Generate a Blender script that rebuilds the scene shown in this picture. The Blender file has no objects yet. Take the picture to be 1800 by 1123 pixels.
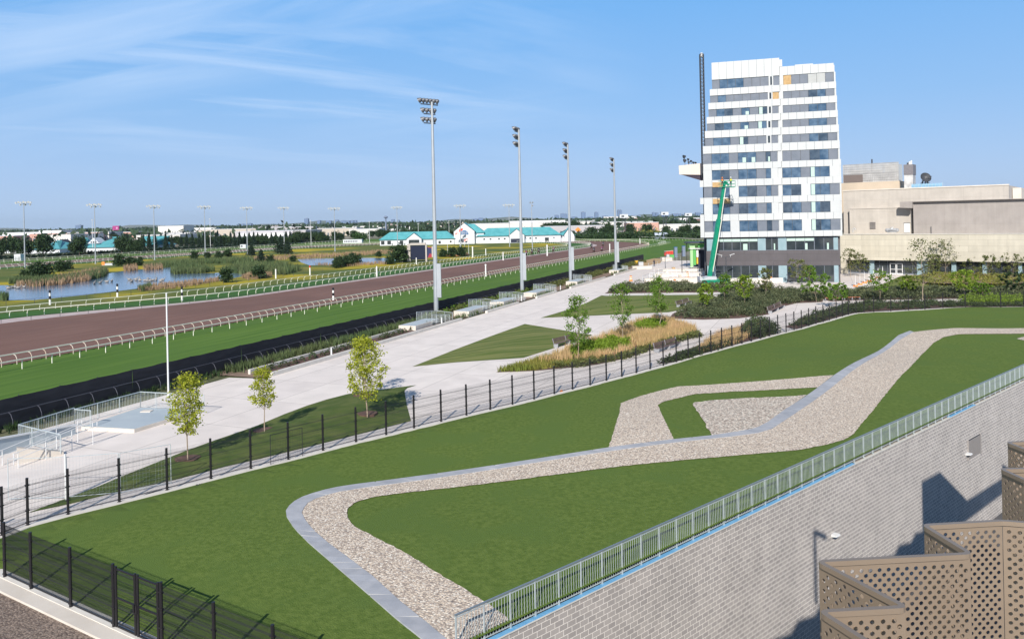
import bpy, math, random
from mathutils import Vector, Matrix
from mathutils.geometry import delaunay_2d_cdt
R = math.radians
PI = math.pi
rnd = random.Random(7)
scene = bpy.context.scene
COL = scene.collection

# ------------------------------------------------------------------ camera and measuring
F = 1350.0; ROLL = R(1.2); CA, SA = math.cos(ROLL), math.sin(ROLL); EYE = 13.0
cam_d = bpy.data.cameras.new('camera'); cam = bpy.data.objects.new('camera', cam_d); COL.objects.link(cam)
cam.location = (0, 0, EYE)
cam.rotation_euler = (Matrix.Rotation(R(90), 3, 'X') @ Matrix.Rotation(-ROLL, 3, 'Z')).to_euler()
cam_d.sensor_width = 36; cam_d.lens = 36 * F / 1800
cam_d.shift_y = -(561.5 - 386) / 1800; cam_d.clip_end = 60000; cam_d.clip_start = .1
scene.camera = cam

def ray(x, y):
    u = (x - 900) / F; v = (386 - y) / F
    return u * CA + v * SA, -u * SA + v * CA
def P(x, y, z=0.0):
    wx, wz = ray(x, y); t = (z - EYE) / wz
    return (wx * t, t)
def W(x, y, d):
    wx, wz = ray(x, y)
    return (wx * d, d, EYE + wz * d)
def PP(pts, z=0.0): return [P(x, y, z) for x, y in pts]

# ------------------------------------------------------------------ materials
def nodes(name):
    m = bpy.data.materials.new(name); m.use_nodes = True
    nt = m.node_tree; b = nt.nodes['Principled BSDF']
    return m, nt, b
def mat(name, c, c2=None, sc=1.0, rough=.8, bump=0, bsc=None, metal=0, stretch=None, spec=None, detail=6, island=0, c3=None, sc3=.05, lo=.35, hi=.65):
    m, nt, b = nodes(name); N, L = nt.nodes, nt.links
    b.inputs['Roughness'].default_value = rough; b.inputs['Metallic'].default_value = metal
    if spec is not None: b.inputs['Specular IOR Level'].default_value = spec
    b.inputs['Base Color'].default_value = (*c, 1)
    tc = N.new('ShaderNodeTexCoord'); vec = tc.outputs['Object']
    if stretch:
        mp = N.new('ShaderNodeMapping'); mp.inputs['Scale'].default_value = stretch[:3]
        if len(stretch) > 3: mp.inputs['Rotation'].default_value = (0, 0, stretch[3])
        if len(stretch) > 3:   # rotate first, then scale
            mp0 = N.new('ShaderNodeMapping'); mp0.inputs['Rotation'].default_value = (0, 0, stretch[3])
            mp.inputs['Rotation'].default_value = (0, 0, 0)
            L.new(vec, mp0.inputs['Vector']); vec = mp0.outputs[0]
        L.new(vec, mp.inputs['Vector']); vec = mp.outputs[0]
    out = None
    if c2:
        n = N.new('ShaderNodeTexNoise'); n.inputs['Scale'].default_value = sc; n.inputs['Detail'].default_value = detail
        L.new(vec, n.inputs['Vector'])
        mr = N.new('ShaderNodeMapRange'); mr.inputs[1].default_value = lo; mr.inputs[2].default_value = hi
        L.new(n.outputs['Fac'], mr.inputs[0])
        mx = N.new('ShaderNodeMix'); mx.data_type = 'RGBA'
        mx.inputs[6].default_value = (*c, 1); mx.inputs[7].default_value = (*c2, 1)
        L.new(mr.outputs[0], mx.inputs[0]); out = mx.outputs[2]
        if c3:
            n3 = N.new('ShaderNodeTexNoise'); n3.inputs['Scale'].default_value = sc3; n3.inputs['Detail'].default_value = 4
            L.new(tc.outputs['Object'], n3.inputs['Vector'])
            r3 = N.new('ShaderNodeMapRange'); r3.inputs[1].default_value = .48; r3.inputs[2].default_value = .62
            L.new(n3.outputs['Fac'], r3.inputs[0])
            m3 = N.new('ShaderNodeMix'); m3.data_type = 'RGBA'; m3.inputs[7].default_value = (*c3, 1)
            L.new(out, m3.inputs[6]); L.new(r3.outputs[0], m3.inputs[0]); out = m3.outputs[2]
    if island:
        g = N.new('ShaderNodeNewGeometry'); mr = N.new('ShaderNodeMapRange')
        mr.inputs[3].default_value = 1 - island; mr.inputs[4].default_value = 1 + island
        L.new(g.outputs['Random Per Island'], mr.inputs[0])
        hs = N.new('ShaderNodeHueSaturation')
        if out: L.new(out, hs.inputs['Color'])
        else: hs.inputs['Color'].default_value = (*c, 1)
        L.new(mr.outputs[0], hs.inputs['Value']); out = hs.outputs[0]
    if out: L.new(out, b.inputs['Base Color'])
    if bump:
        n = N.new('ShaderNodeTexNoise'); n.inputs['Scale'].default_value = bsc or sc * 4; n.inputs['Detail'].default_value = 5
        L.new(vec, n.inputs['Vector'])
        bp = N.new('ShaderNodeBump'); bp.inputs['Strength'].default_value = 1; bp.inputs['Distance'].default_value = bump
        L.new(n.outputs['Fac'], bp.inputs['Height']); L.new(bp.outputs[0], b.inputs['Normal'])
    return m
def leafmat(name, c, var=.35, trans=.3, c2=None, sc=.6):
    m = mat(name, c, c2, sc, rough=.6, island=var, spec=.2)
    nt = m.node_tree; N, L = nt.nodes, nt.links; b = N['Principled BSDF']; o = N['Material Output']
    t = N.new('ShaderNodeBsdfTranslucent'); mx = N.new('ShaderNodeMixShader'); mx.inputs[0].default_value = trans
    src = b.inputs['Base Color'].links[0].from_socket
    L.new(src, t.inputs[0]); L.new(b.outputs[0], mx.inputs[1]); L.new(t.outputs[0], mx.inputs[2]); L.new(mx.outputs[0], o.inputs[0])
    return m
def gravelmat(name, cols, scale, bump, dark=.5):
    m, nt, b = nodes(name); N, L = nt.nodes, nt.links
    tc = N.new('ShaderNodeTexCoord')
    v = N.new('ShaderNodeTexVoronoi'); v.inputs['Scale'].default_value = scale; L.new(tc.outputs['Object'], v.inputs['Vector'])
    sep = N.new('ShaderNodeSeparateColor'); L.new(v.outputs['Color'], sep.inputs[0])
    cr = N.new('ShaderNodeValToRGB'); cr.color_ramp.interpolation = 'CONSTANT'
    e = cr.color_ramp.elements
    e[0].position = 0; e[0].color = (*cols[0], 1); e[1].position = 1 / len(cols); e[1].color = (*cols[1], 1)
    for i in range(2, len(cols)):
        q = e.new(i / len(cols)); q.color = (*cols[i], 1)
    L.new(sep.outputs[0], cr.inputs[0])
    mr = N.new('ShaderNodeMapRange'); mr.inputs[1].default_value = .25; mr.inputs[2].default_value = .75
    mr.inputs[3].default_value = 1; mr.inputs[4].default_value = dark
    L.new(v.outputs['Distance'], mr.inputs[0])
    hs = N.new('ShaderNodeHueSaturation'); L.new(cr.outputs[0], hs.inputs['Color']); L.new(mr.outputs[0], hs.inputs['Value'])
    L.new(hs.outputs[0], b.inputs['Base Color']); b.inputs['Roughness'].default_value = .85
    inv = N.new('ShaderNodeMath'); inv.operation = 'SUBTRACT'; inv.inputs[0].default_value = 1; L.new(v.outputs['Distance'], inv.inputs[1])
    bp = N.new('ShaderNodeBump'); bp.inputs['Distance'].default_value = bump; L.new(inv.outputs[0], bp.inputs['Height'])
    L.new(bp.outputs[0], b.inputs['Normal'])
    return m
def brickmat(name, c1, c2, mortar, bw, bh, ms, axis='xz', rough=.9, bump=.01, rot=0, offset=.5, var=None):
    m, nt, b = nodes(name); N, L = nt.nodes, nt.links
    tc = N.new('ShaderNodeTexCoord'); vec = tc.outputs['Object']
    if rot:
        mp = N.new('ShaderNodeMapping'); mp.inputs['Rotation'].default_value = (0, 0, rot); L.new(vec, mp.inputs[0]); vec = mp.outputs[0]
    if axis == 'xz':
        s = N.new('ShaderNodeSeparateXYZ'); c = N.new('ShaderNodeCombineXYZ'); L.new(vec, s.inputs[0])
        L.new(s.outputs[0], c.inputs[0]); L.new(s.outputs[2], c.inputs[1]); vec = c.outputs[0]
    t = N.new('ShaderNodeTexBrick'); t.offset = offset
    for k, x in (('Color1', c1), ('Color2', c2), ('Mortar', mortar)): t.inputs[k].default_value = (*x, 1)
    t.inputs['Scale'].default_value = 1; t.inputs['Mortar Size'].default_value = ms; t.inputs['Brick Width'].default_value = bw; t.inputs['Row Height'].default_value = bh
    t.inputs['Mortar Smooth'].default_value = .1
    L.new(vec, t.inputs['Vector'])
    n = N.new('ShaderNodeTexNoise'); n.inputs['Scale'].default_value = .5; n.inputs['Detail'].default_value = 8; L.new(tc.outputs['Object'], n.inputs['Vector'])
    mr = N.new('ShaderNodeMapRange'); mr.inputs[3].default_value = .78; mr.inputs[4].default_value = 1.16; L.new(n.outputs['Fac'], mr.inputs[0])
    hs = N.new('ShaderNodeHueSaturation'); L.new(t.outputs['Color'], hs.inputs['Color']); L.new(mr.outputs[0], hs.inputs['Value'])
    if axis == 'xz':   # runoff streaks down the wall
        sm = N.new('ShaderNodeMapping'); sm.inputs['Scale'].default_value = (1.6, 1.6, .12); L.new(tc.outputs['Object'], sm.inputs[0])
        sn = N.new('ShaderNodeTexNoise'); sn.inputs['Scale'].default_value = 1; sn.inputs['Detail'].default_value = 6; L.new(sm.outputs[0], sn.inputs['Vector'])
        sr = N.new('ShaderNodeMapRange'); sr.inputs[1].default_value = .35; sr.inputs[2].default_value = .7; sr.inputs[3].default_value = .95; sr.inputs[4].default_value = 1.04; L.new(sn.outputs['Fac'], sr.inputs[0])
        h2 = N.new('ShaderNodeHueSaturation'); L.new(hs.outputs[0], h2.inputs['Color']); L.new(sr.outputs[0], h2.inputs['Value']); hs = h2
    L.new(hs.outputs[0], b.inputs['Base Color']); b.inputs['Roughness'].default_value = rough
    if bump:
        bp = N.new('ShaderNodeBump'); bp.invert = True; bp.inputs['Distance'].default_value = bump; L.new(t.outputs['Fac'], bp.inputs['Height']); L.new(bp.outputs[0], b.inputs['Normal'])
    return m

DROT = -R(90 - 22.3)
M = {}
M['turf'] = mat('turf', (.088, .138, .028), (.128, .182, .042), 5, .95, bump=.03, bsc=22, spec=.1, c3=(.100, .156, .036), sc3=.3)
M['gravel'] = gravelmat('gravel', [(.80, .67, .53), (.64, .52, .41), (.52, .42, .34), (.90, .81, .69), (.72, .60, .48), (.38, .31, .26)], 15, .025, .68)
M['gravel_pale'] = gravelmat('gravel_pale', [(.80, .68, .56), (.66, .54, .44), (.86, .78, .66), (.46, .38, .31)], 9, .04, .5)
M['gravel_brown'] = gravelmat('gravel_brown', [(.24, .18, .14), (.34, .26, .21), (.15, .11, .09), (.28, .22, .18)], 16, .02, .6)
M['paver'] = mat('paver', (.33, .345, .38), (.40, .41, .44), 2, .85, island=.08)
M['concrete'] = mat('concrete', (.66, .60, .56), (.72, .66, .61), .25, .9, bump=.002, bsc=30, c3=(.54, .50, .47), sc3=.35)
M['plaza'] = brickmat('plaza', (.70, .635, .595), (.745, .68, .635), (.44, .40, .37), 6.5, 4.2, .03, 'xy', bump=0, rot=DROT, offset=0)
M['kerb'] = mat('kerb', (.58, .55, .51), (.66, .63, .58), 1.5, .9)
M['kerb_cream'] = mat('kerb_cream', (.58, .53, .47), (.66, .61, .55), .8, .9)
M['bluegrey_slab'] = mat('bluegrey_slab', (.36, .42, .47), (.42, .48, .52), .6, .8)
M['black'] = mat('black_paint', (.012, .011, .014), rough=.45)
M['wire'] = mat('wire', (.022, .022, .026), rough=.55)
M['galv'] = mat('galvanised', (.50, .56, .58), (.60, .66, .68), 3, .4, metal=.35)
M['galv_white'] = mat('galvanised_pale', (.66, .67, .68), rough=.5)
M['bluestrip'] = mat('blue_membrane', (.14, .38, .66), (.20, .45, .72), 3, .5, bump=.01)
M['coping'] = mat('coping', (.64, .62, .57), (.54, .53, .50), 1.5, .9)
M['block'] = brickmat('block', (.335, .31, .298), (.425, .392, .370), (.80, .75, .70), .40, .20, .014, 'xz')
M['white'] = mat('white_paint', (.80, .80, .78), rough=.5)
M['railwhite'] = mat('rail_white', (.78, .78, .66), rough=.5)
M['railtan'] = mat('rail_tan', (.52, .40, .32), (.62, .56, .50), 1, .6)
M['tracksoil'] = mat('track_soil', (.146, .070, .050), (.195, .102, .076), 1.6, .95, lo=.4, hi=.6, stretch=(.05, 1.6, 1, DROT), bump=.02, bsc=6, c3=(.146, .074, .055), sc3=.05)
M['sandstrip'] = mat('sand_strip', (.42, .33, .32), (.50, .42, .41), .6, .95)
M['tracksgrass'] = mat('track_grass', (.072, .145, .026), (.108, .19, .036), .6, .95, stretch=(.08, 1.6, 1, DROT), bump=.02, bsc=14, spec=.1, c3=(.086, .160, .034), sc3=.06)
M['innergrass'] = mat('inner_grass', (.045, .115, .028), (.060, .140, .034), .5, .95, spec=.1)
M['lawn'] = mat('lawn', (.105, .145, .038), (.185, .200, .070), .8, .95, lo=.42, hi=.58, stretch=(.10, 1.5, 1, R(-28)), bump=.02, bsc=20, spec=.1)
M['lawn2'] = mat('lawn_dark', (.070, .108, .028), (.115, .140, .045), .9, .95, bump=.03, bsc=18, spec=.1)
M['meadow'] = mat('meadow', (.085, .125, .030), (.15, .16, .045), .06, .95, spec=.1, c3=(.42, .34, .035), sc3=.035)
M['country'] = mat('country', (.10, .12, .05), (.20, .18, .13), .012, .95, spec=.1, c3=(.36, .33, .30), sc3=.004)
M['soil'] = mat('soil', (.20, .135, .10), (.27, .19, .14), 1.2, .95, bump=.05, bsc=8)
M['mulch'] = mat('mulch', (.085, .045, .035), (.15, .085, .065), 4, .95, bump=.03)
M['netting'] = mat('black_netting', (.008, .009, .016), (.016, .017, .026), 1.2, .7, stretch=(.6, .6, 2.5), bump=.04, bsc=1.0)
M['water'] = mat('water', (.10, .16, .25), rough=.12, bump=.03, bsc=.9)
M['steel'] = mat('pole_steel', (.36, .39, .42), (.42, .45, .48), .6, .45, metal=.3)
M['darkmetal'] = mat('dark_metal', (.05, .055, .065), rough=.5)
M['lampglass'] = mat('lamp_glass', (.05, .05, .06), rough=.1)
M['bronze'] = mat('bronze_sheet', (.29, .225, .168), (.325, .255, .19), 1.5, .38, metal=.35)
M['bark'] = mat('bark', (.38, .30, .23), (.26, .20, .15), 5, .9)
M['bark_dark'] = mat('bark_dark', (.12, .09, .07), rough=.9)
M['leaf_lime'] = leafmat('leaf_lime', (.36, .39, .04), .4, .4)
M['leaf_mid'] = leafmat('leaf_mid', (.125, .225, .028), .45, .35)
M['leaf_olive'] = leafmat('leaf_olive', (.13, .15, .05), .4)
M['leaf_dark'] = leafmat('leaf_dark', (.035, .065, .025), .4, .2)
M['leaf_conifer'] = leafmat('leaf_conifer', (.022, .042, .026), .4, .1)
M['leaf_shrub'] = leafmat('leaf_shrub', (.062, .085, .042), .5, .2, (.14, .155, .08), .7)
M['leaf_hedge'] = leafmat('leaf_hedge', (.06, .085, .035), .35, .2)
M['leaf_bright'] = leafmat('leaf_bright', (.19, .28, .03), .35, .35)
M['grass_tan'] = leafmat('grass_tan', (.66, .46, .26), .3, .35, (.50, .38, .17), .3)
M['reed_green'] = leafmat('reed_green', (.085, .135, .055), .4, .2, (.13, .16, .07), .15)
M['reed_tan'] = leafmat('reed_tan', (.36, .25, .16), .3, .2)
M['meadow_mix'] = leafmat('meadow_mix', (.16, .20, .04), .45, .3, (.30, .27, .07), .25)
M['wood_dark'] = mat('bench_wood', (.13, .085, .08), (.18, .12, .11), 3, .7)
M['wood_orange'] = mat('bench_orange', (.42, .13, .06), rough=.6)
M['bench_metal'] = mat('bench_metal', (.32, .33, .36), rough=.5)
M['panelwhite'] = mat('panel_white', (.50, .52, .53), (.53, .545, .55), .3, .35)
M['glass'] = mat('glass_blue', (.030, .070, .13), (.10, .16, .24), .8, .06, spec=.8)
M['glass_mid'] = mat('glass_grey_blue', (.03, .05, .08), (.07, .10, .14), .9, .06, spec=.8)
M['glass_dark'] = mat('glass_dark', (.022, .030, .038), (.05, .06, .065), .5, .05, spec=.8)
M['glass_teal'] = mat('glass_teal', (.08, .20, .22), rough=.08, spec=.8)
M['blind'] = mat('blind_green', (.42, .56, .50), rough=.4)
M['spandrel'] = mat('spandrel_grey', (.150, .172, .21), (.18, .20, .24), .7, .25)
M['plywood'] = mat('plywood', (.42, .27, .12), (.50, .34, .17), 2, .8)
M['charcoal'] = brickmat('charcoal_cladding', (.080, .071, .078), (.092, .082, .09), (.045, .04, .045), 5.2, 1.35, .02, 'xz', rough=.6, bump=.004)
M['paleblue'] = mat('pale_blue_panel', (.23, .33, .37), (.27, .37, .41), 1, .3)
M['louvre'] = mat('louvre', (.60, .62, .62), rough=.5)
M['cream'] = brickmat('cream_stone', (.50, .465, .385), (.56, .525, .44), (.34, .31, .26), 6.5, 1.2, .02, 'xz', rough=.85, bump=.004)
M['render_warm'] = brickmat('warm_render', (.48, .442, .40), (.50, .462, .42), (.41, .38, .345), 7.0, 2.6, .025, 'xz', bump=0, offset=0)
M['render_grey'] = brickmat('grey_render', (.335, .305, .29), (.35, .32, .302), (.29, .265, .25), 9.0, 3.4, .02, 'xz', bump=0, offset=0)
M['render_tan'] = mat('tan_render', (.50, .42, .33), (.55, .46, .36), .3, .9)
M['screenmetal'] = mat('screen_metal', (.42, .42, .42), (.50, .50, .50), 1, .5)
M['lampbody'] = mat('lamp_body', (.10, .105, .12), (.16, .165, .18), 2, .5, metal=.3)  # floodlight bodies darkened, the shadow on them put into the colour
M['toprail'] = mat('top_rail_steel', (.26, .31, .35), rough=.4, metal=.4)
M['duct'] = mat('duct', (.24, .25, .27), (.42, .43, .45), 1.3, .5)
M['liftgreen'] = mat('lift_green', (.0, .22, .12), (.01, .26, .15), 2, .4)
M['tyre'] = mat('tyre', (.02, .02, .02), rough=.8)
M['liftgrey'] = mat('lift_grey', (.50, .52, .55), rough=.5)
M['teal'] = mat('teal_roof', (.085, .33, .36), (.12, .40, .43), .4, .5)
M['barnwhite'] = mat('barn_white', (.62, .64, .68), rough=.8)
M['orange'] = mat('orange', (.80, .25, .04), rough=.6)
M['red'] = mat('red', (.60, .05, .03), rough=.6)
M['yellow'] = mat('yellow', (.75, .45, .03), rough=.6)
M['blue'] = mat('blue', (.03, .20, .60), rough=.6)
M['green'] = mat('green', (.10, .40, .10), rough=.6)
M['ltgreen'] = mat('light_green', (.35, .58, .30), rough=.6)
M['magenta'] = mat('magenta', (.30, .03, .16), rough=.5)
M['ink'] = mat('ink', (.01, .015, .04), rough=.3)
M['skin'] = mat('skin', (.45, .28, .20), rough=.6)
M['hivis'] = mat('hivis', (.75, .70, .05), rough=.7)
M['hivis_orange'] = mat('hivis_orange', (.85, .25, .05), rough=.7)
M['cloth_dark'] = mat('cloth_dark', (.03, .035, .06), rough=.9)
M['horse_brown'] = mat('horse_brown', (.06, .025, .015), rough=.6)
M['hose'] = mat('hose', (.03, .03, .035), rough=.5)
for i, c in enumerate([(.74, .74, .76), (.62, .60, .58), (.50, .44, .38), (.42, .40, .42), (.55, .32, .26), (.68, .66, .62)]):
    M['shed%d' % i] = mat('shed_wall_%d' % i, c, rough=.8)
M['shedroof'] = mat('shed_roof', (.62, .63, .66), rough=.7)
M['haze_tower'] = mat('tower_wall', (.17, .21, .30), rough=.7)
M['tower_blue'] = mat('tower_glass', (.10, .18, .34), rough=.2)

# ------------------------------------------------------------------ mesh builder
def root_inv(o):
    if o is None: return None
    while o.parent is not None: o = o.parent
    a = o.rotation_euler.z; x, y, z = o.location
    c, s = math.cos(-a), math.sin(-a)
    def f(v):
        X, Y = v[0] - x, v[1] - y
        return (X * c - Y * s, X * s + Y * c, v[2] - z)
    return f
class MB:
    def __init__(s, T=None): s.v = []; s.f = []; s.m = []; s.T = T
    def add(s, vs, fs, mi=0):
        b = len(s.v)
        if s.T: vs = [s.T(v) for v in vs]
        s.v += vs; s.f += [tuple(i + b for i in f) for f in fs]; s.m += [mi] * len(fs)
    def box(s, x0, x1, y0, y1, z0, z1, mi=0):
        s.add([(x0, y0, z0), (x1, y0, z0), (x1, y1, z0), (x0, y1, z0), (x0, y0, z1), (x1, y0, z1), (x1, y1, z1), (x0, y1, z1)],
              [(0, 3, 2, 1), (4, 5, 6, 7), (0, 1, 5, 4), (1, 2, 6, 5), (2, 3, 7, 6), (3, 0, 4, 7)], mi)
    def bar(s, a, b, w, h, mi=0, up=0):
        # box beam from a to b, width w (horizontal), height h centred (up=1: sits on the line)
        a, b = Vector(a), Vector(b); d = (b - a)
        if d.length < 1e-6: return
        d.normalize(); side = d.cross(Vector((0, 0, 1)))
        if side.length < 1e-3: side = Vector((1, 0, 0))
        side.normalize(); u = side.cross(d); side *= w / 2; lo, hi = (0, h) if up else (-h / 2, h / 2)
        vs = [tuple(p + q * side + u * k) for p in (a, b) for q, k in ((-1, lo), (1, lo), (1, hi), (-1, hi))]
        s.add(vs, [(0, 1, 2, 3), (7, 6, 5, 4), (0, 4, 5, 1), (1, 5, 6, 2), (2, 6, 7, 3), (3, 7, 4, 0)], mi)
    def tube(s, a, b, r, r2=None, seg=6, mi=0, cap=1):
        a, b = Vector(a), Vector(b); d = b - a
        if d.length < 1e-6: return
        r2 = r if r2 is None else r2; d.normalize()
        x = d.orthogonal().normalized(); y = d.cross(x)
        vs = []
        for p, q in ((a, r), (b, r2)):
            for k in range(seg):
                t = 2 * PI * k / seg; vs.append(tuple(p + (x * math.cos(t) + y * math.sin(t)) * q))
        fs = [(k, (k + 1) % seg, seg + (k + 1) % seg, seg + k) for k in range(seg)]
        if cap: fs += [tuple(range(seg - 1, -1, -1)), tuple(range(seg, 2 * seg))]
        s.add(vs, fs, mi)
    def path(s, pts, r, seg=6, mi=0):
        for a, b in zip(pts, pts[1:]): s.tube(a, b, r, seg=seg, mi=mi)
    def prism(s, poly, z0, z1, mi=0, top=None):
        n = len(poly)
        z0s = z0 if isinstance(z0, (list, tuple)) else [z0] * n; z1s = z1 if isinstance(z1, (list, tuple)) else [z1] * n
        ar = sum(poly[i][0] * poly[(i + 1) % n][1] - poly[(i + 1) % n][0] * poly[i][1] for i in range(n))
        if ar < 0: poly = poly[::-1]; z0s = z0s[::-1]; z1s = z1s[::-1]
        vs = [(p[0], p[1], z) for p, z in zip(poly, z0s)] + [(p[0], p[1], z) for p, z in zip(poly, z1s)]
        s.add(vs, [tuple(range(n - 1, -1, -1))] + [(i, (i + 1) % n, n + (i + 1) % n, n + i) for i in range(n)], mi)
        s.add(vs[n:], [tuple(range(n))], mi if top is None else top)
    def vprism(s, poly, y0, y1, mi=0):   # polygon in x,z extruded along y
        n = len(poly)
        vs = [(p[0], y0, p[1]) for p in poly] + [(p[0], y1, p[1]) for p in poly]
        s.add(vs, [tuple(range(n)), tuple(range(2 * n - 1, n - 1, -1))] + [(i, n + i, n + (i + 1) % n, (i + 1) % n) for i in range(n)], mi)
    def blob(s, c, rx, ry, rz, seg=8, rings=5, mi=0):
        vs = []; fs = []
        for i in range(rings + 1):
            t = PI * i / rings
            for k in range(seg):
                p = 2 * PI * k / seg; vs.append((c[0] + rx * math.sin(t) * math.cos(p), c[1] + ry * math.sin(t) * math.sin(p), c[2] + rz * math.cos(t)))
        for i in range(rings):
            for k in range(seg):
                a = i * seg + k; b_ = i * seg + (k + 1) % seg; fs.append((a, a + seg, b_ + seg, b_))
        s.add(vs, fs, mi)
    def quad(s, c, ax, ay, mi=0):
        s.add([tuple(c - ax - ay), tuple(c + ax - ay), tuple(c + ax + ay), tuple(c - ax + ay)], [(0, 1, 2, 3)], mi)
    def build(s, name, mats, parent=None, smooth=False, local=False):
        me = bpy.data.meshes.new(name); vs = s.v
        if parent is not None and not local:
            f = root_inv(parent); vs = [f(v) for v in vs]
        me.from_pydata([tuple(v) for v in vs], [], s.f)
        if not isinstance(mats, (list, tuple)): mats = [mats]
        for m in mats: me.materials.append(m)
        if any(s.m): me.polygons.foreach_set('material_index', s.m)
        if smooth: me.polygons.foreach_set('use_smooth', [True] * len(s.f))
        me.update()
        o = bpy.data.objects.new(name, me); COL.objects.link(o)
        if parent is not None: o.parent = parent
        return o
def tag(o, label=None, cat=None, group=None, kind=None):
    if label: o['label'] = label
    if cat: o['category'] = cat
    if group: o['group'] = group
    if kind: o['kind'] = kind
    return o
def thing(name, label, cat, loc=(0, 0, 0), rz=0, group=None):
    o = bpy.data.objects.new(name, None); COL.objects.link(o); o.empty_display_size = .3
    o.location = loc if len(loc) == 3 else (loc[0], loc[1], 0); o.rotation_euler = (0, 0, rz)
    return tag(o, label, cat, group)
def kids(o): return [c for c in bpy.data.objects if c.parent == o]
def dup(root, loc, rz=0, label=None, group=None, scale=None, tree=None):
    r = root.copy(); COL.objects.link(r); r.location = loc if len(loc) == 3 else (loc[0], loc[1], 0); r.rotation_euler = (0, 0, rz)
    if scale: r.scale = scale if isinstance(scale, (tuple, list)) else (scale,) * 3
    if label: r['label'] = label
    if group: r['group'] = group
    for ch in (tree if tree is not None else list(root.children)):
        c = ch.copy(); COL.objects.link(c); c.parent = r
        for g in list(ch.children):
            d = g.copy(); COL.objects.link(d); d.parent = c
    return r
def struct(name, mb, m): return tag(mb.build(name, m), kind='structure')
def area(poly): return sum(poly[i][0] * poly[(i + 1) % len(poly)][1] - poly[(i + 1) % len(poly)][0] * poly[i][1] for i in range(len(poly))) / 2
def inside(p, poly):
    x, y = p; c = False; n = len(poly)
    for i in range(n):
        x1, y1 = poly[i]; x2, y2 = poly[i - 1]
        if (y1 > y) != (y2 > y) and x < (x2 - x1) * (y - y1) / (y2 - y1) + x1: c = not c
    return c
def segdist(p, a, b):
    dx, dy = b[0] - a[0], b[1] - a[1]; L2 = dx * dx + dy * dy or 1e-9
    t = max(0, min(1, ((p[0] - a[0]) * dx + (p[1] - a[1]) * dy) / L2))
    return math.hypot(p[0] - a[0] - t * dx, p[1] - a[1] - t * dy)
def polydist(p, poly, closed=True):
    n = len(poly); return min(segdist(p, poly[i], poly[(i + 1) % n]) for i in range(n if closed else n - 1))
def sheet(poly, zf, grid=None, densify=None):
    if area(poly) < 0: poly = poly[::-1]
    if densify:
        q = []
        for i, a in enumerate(poly):
            b = poly[(i + 1) % len(poly)]; n = max(1, int(math.dist(a, b) / densify))
            q += [(a[0] + (b[0] - a[0]) * k / n, a[1] + (b[1] - a[1]) * k / n) for k in range(n)]
        poly = q
    pts = list(poly); n = len(poly)
    if grid:
        x0, x1 = min(p[0] for p in poly), max(p[0] for p in poly); y0, y1 = min(p[1] for p in poly), max(p[1] for p in poly)
        gx = x0 + grid / 2
        while gx < x1:
            gy = y0 + grid / 2
            while gy < y1:
                if inside((gx, gy), poly) and polydist((gx, gy), poly) > grid * .3: pts.append((gx, gy))
                gy += grid
            gx += grid
    r = delaunay_2d_cdt([Vector(p) for p in pts], [(i, (i + 1) % n) for i in range(n)], [], 1, 1e-5)
    z = zf if callable(zf) else (lambda x, y: zf)
    mb = MB(); vs = [(v.x, v.y, z(v.x, v.y)) for v in r[0]]; fs = []
    for f in r[2]:
        a, b, c = [r[0][i] for i in f[:3]]
        fs.append(tuple(f) if (b - a).cross(c - a) > 0 else tuple(f)[::-1])
    mb.add(vs, fs)
    return mb
def smooth(t): t = max(0, min(1, t)); return t * t * (3 - 2 * t)
def offset_line(pts, d):
    out = []
    for i, p in enumerate(pts):
        a = pts[max(0, i - 1)]; b = pts[min(len(pts) - 1, i + 1)]; dx, dy = b[0] - a[0], b[1] - a[1]; l = math.hypot(dx, dy)
        out.append((p[0] - dy / l * d, p[1] + dx / l * d))
    return out
def resample(pts, step):
    out = []; d0 = 0.0; k = 0
    for a, b in zip(pts, pts[1:]):
        l = math.dist(a, b)
        while l > 0 and k * step <= d0 + l + 1e-9:
            t = (k * step - d0) / l; out.append(tuple(a[q] + (b[q] - a[q]) * t for q in range(len(a)))); k += 1
        d0 += l
    return out
def ribbon(pa, pb, z):
    mb = MB(); zz = z if callable(z) else (lambda x, y: z)
    n = len(pa); vs = [(x, y, zz(x, y)) for x, y in pa] + [(x, y, zz(x, y)) for x, y in pb]
    fs = []
    for i in range(n - 1):
        q = (i, i + 1, n + i + 1, n + i); a, b, c = [vs[k] for k in q[:3]]
        if (b[0] - a[0]) * (c[1] - a[1]) - (b[1] - a[1]) * (c[0] - a[0]) < 0: q = q[::-1]
        fs.append(q)
    mb.add(vs, fs); return mb

# ------------------------------------------------------------------ key lines of the place
DA = R(22.3); DS = (math.sin(DA), math.cos(DA)); DN = (-math.cos(DA), math.sin(DA))
def SN(s, n): return (s * DS[0] + n * DN[0], s * DS[1] + n * DN[1])
def to_sn(p): return (p[0] * DS[0] + p[1] * DS[1], p[0] * DN[0] + p[1] * DN[1])
wA, wB = P(1267, 930), P(1782, 679)
wl = math.dist(wA, wB); WD = ((wB[0] - wA[0]) / wl, (wB[1] - wA[1]) / wl); WN = (WD[1], -WD[0])   # along the block wall; towards the viewer's yard
def Wt(t, n=0): return (wA[0] + WD[0] * t + WN[0] * n, wA[1] + WD[1] * t + WN[1] * n)
fA, fB = P(55, 1040), P(203, 1108); fl = math.dist(fA, fB); FD = ((fB[0] - fA[0]) / fl, (fB[1] - fA[1]) / fl)
def Ft(t, n=0): return (fA[0] + FD[0] * t + FD[1] * n, fA[1] + FD[1] * t - FD[0] * n)     # n > 0 is the viewer's side
def inter(p, d, q, e):
    k = d[0] * e[1] - d[1] * e[0]; t = ((q[0] - p[0]) * e[1] - (q[1] - p[1]) * e[0]) / k
    return t
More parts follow.
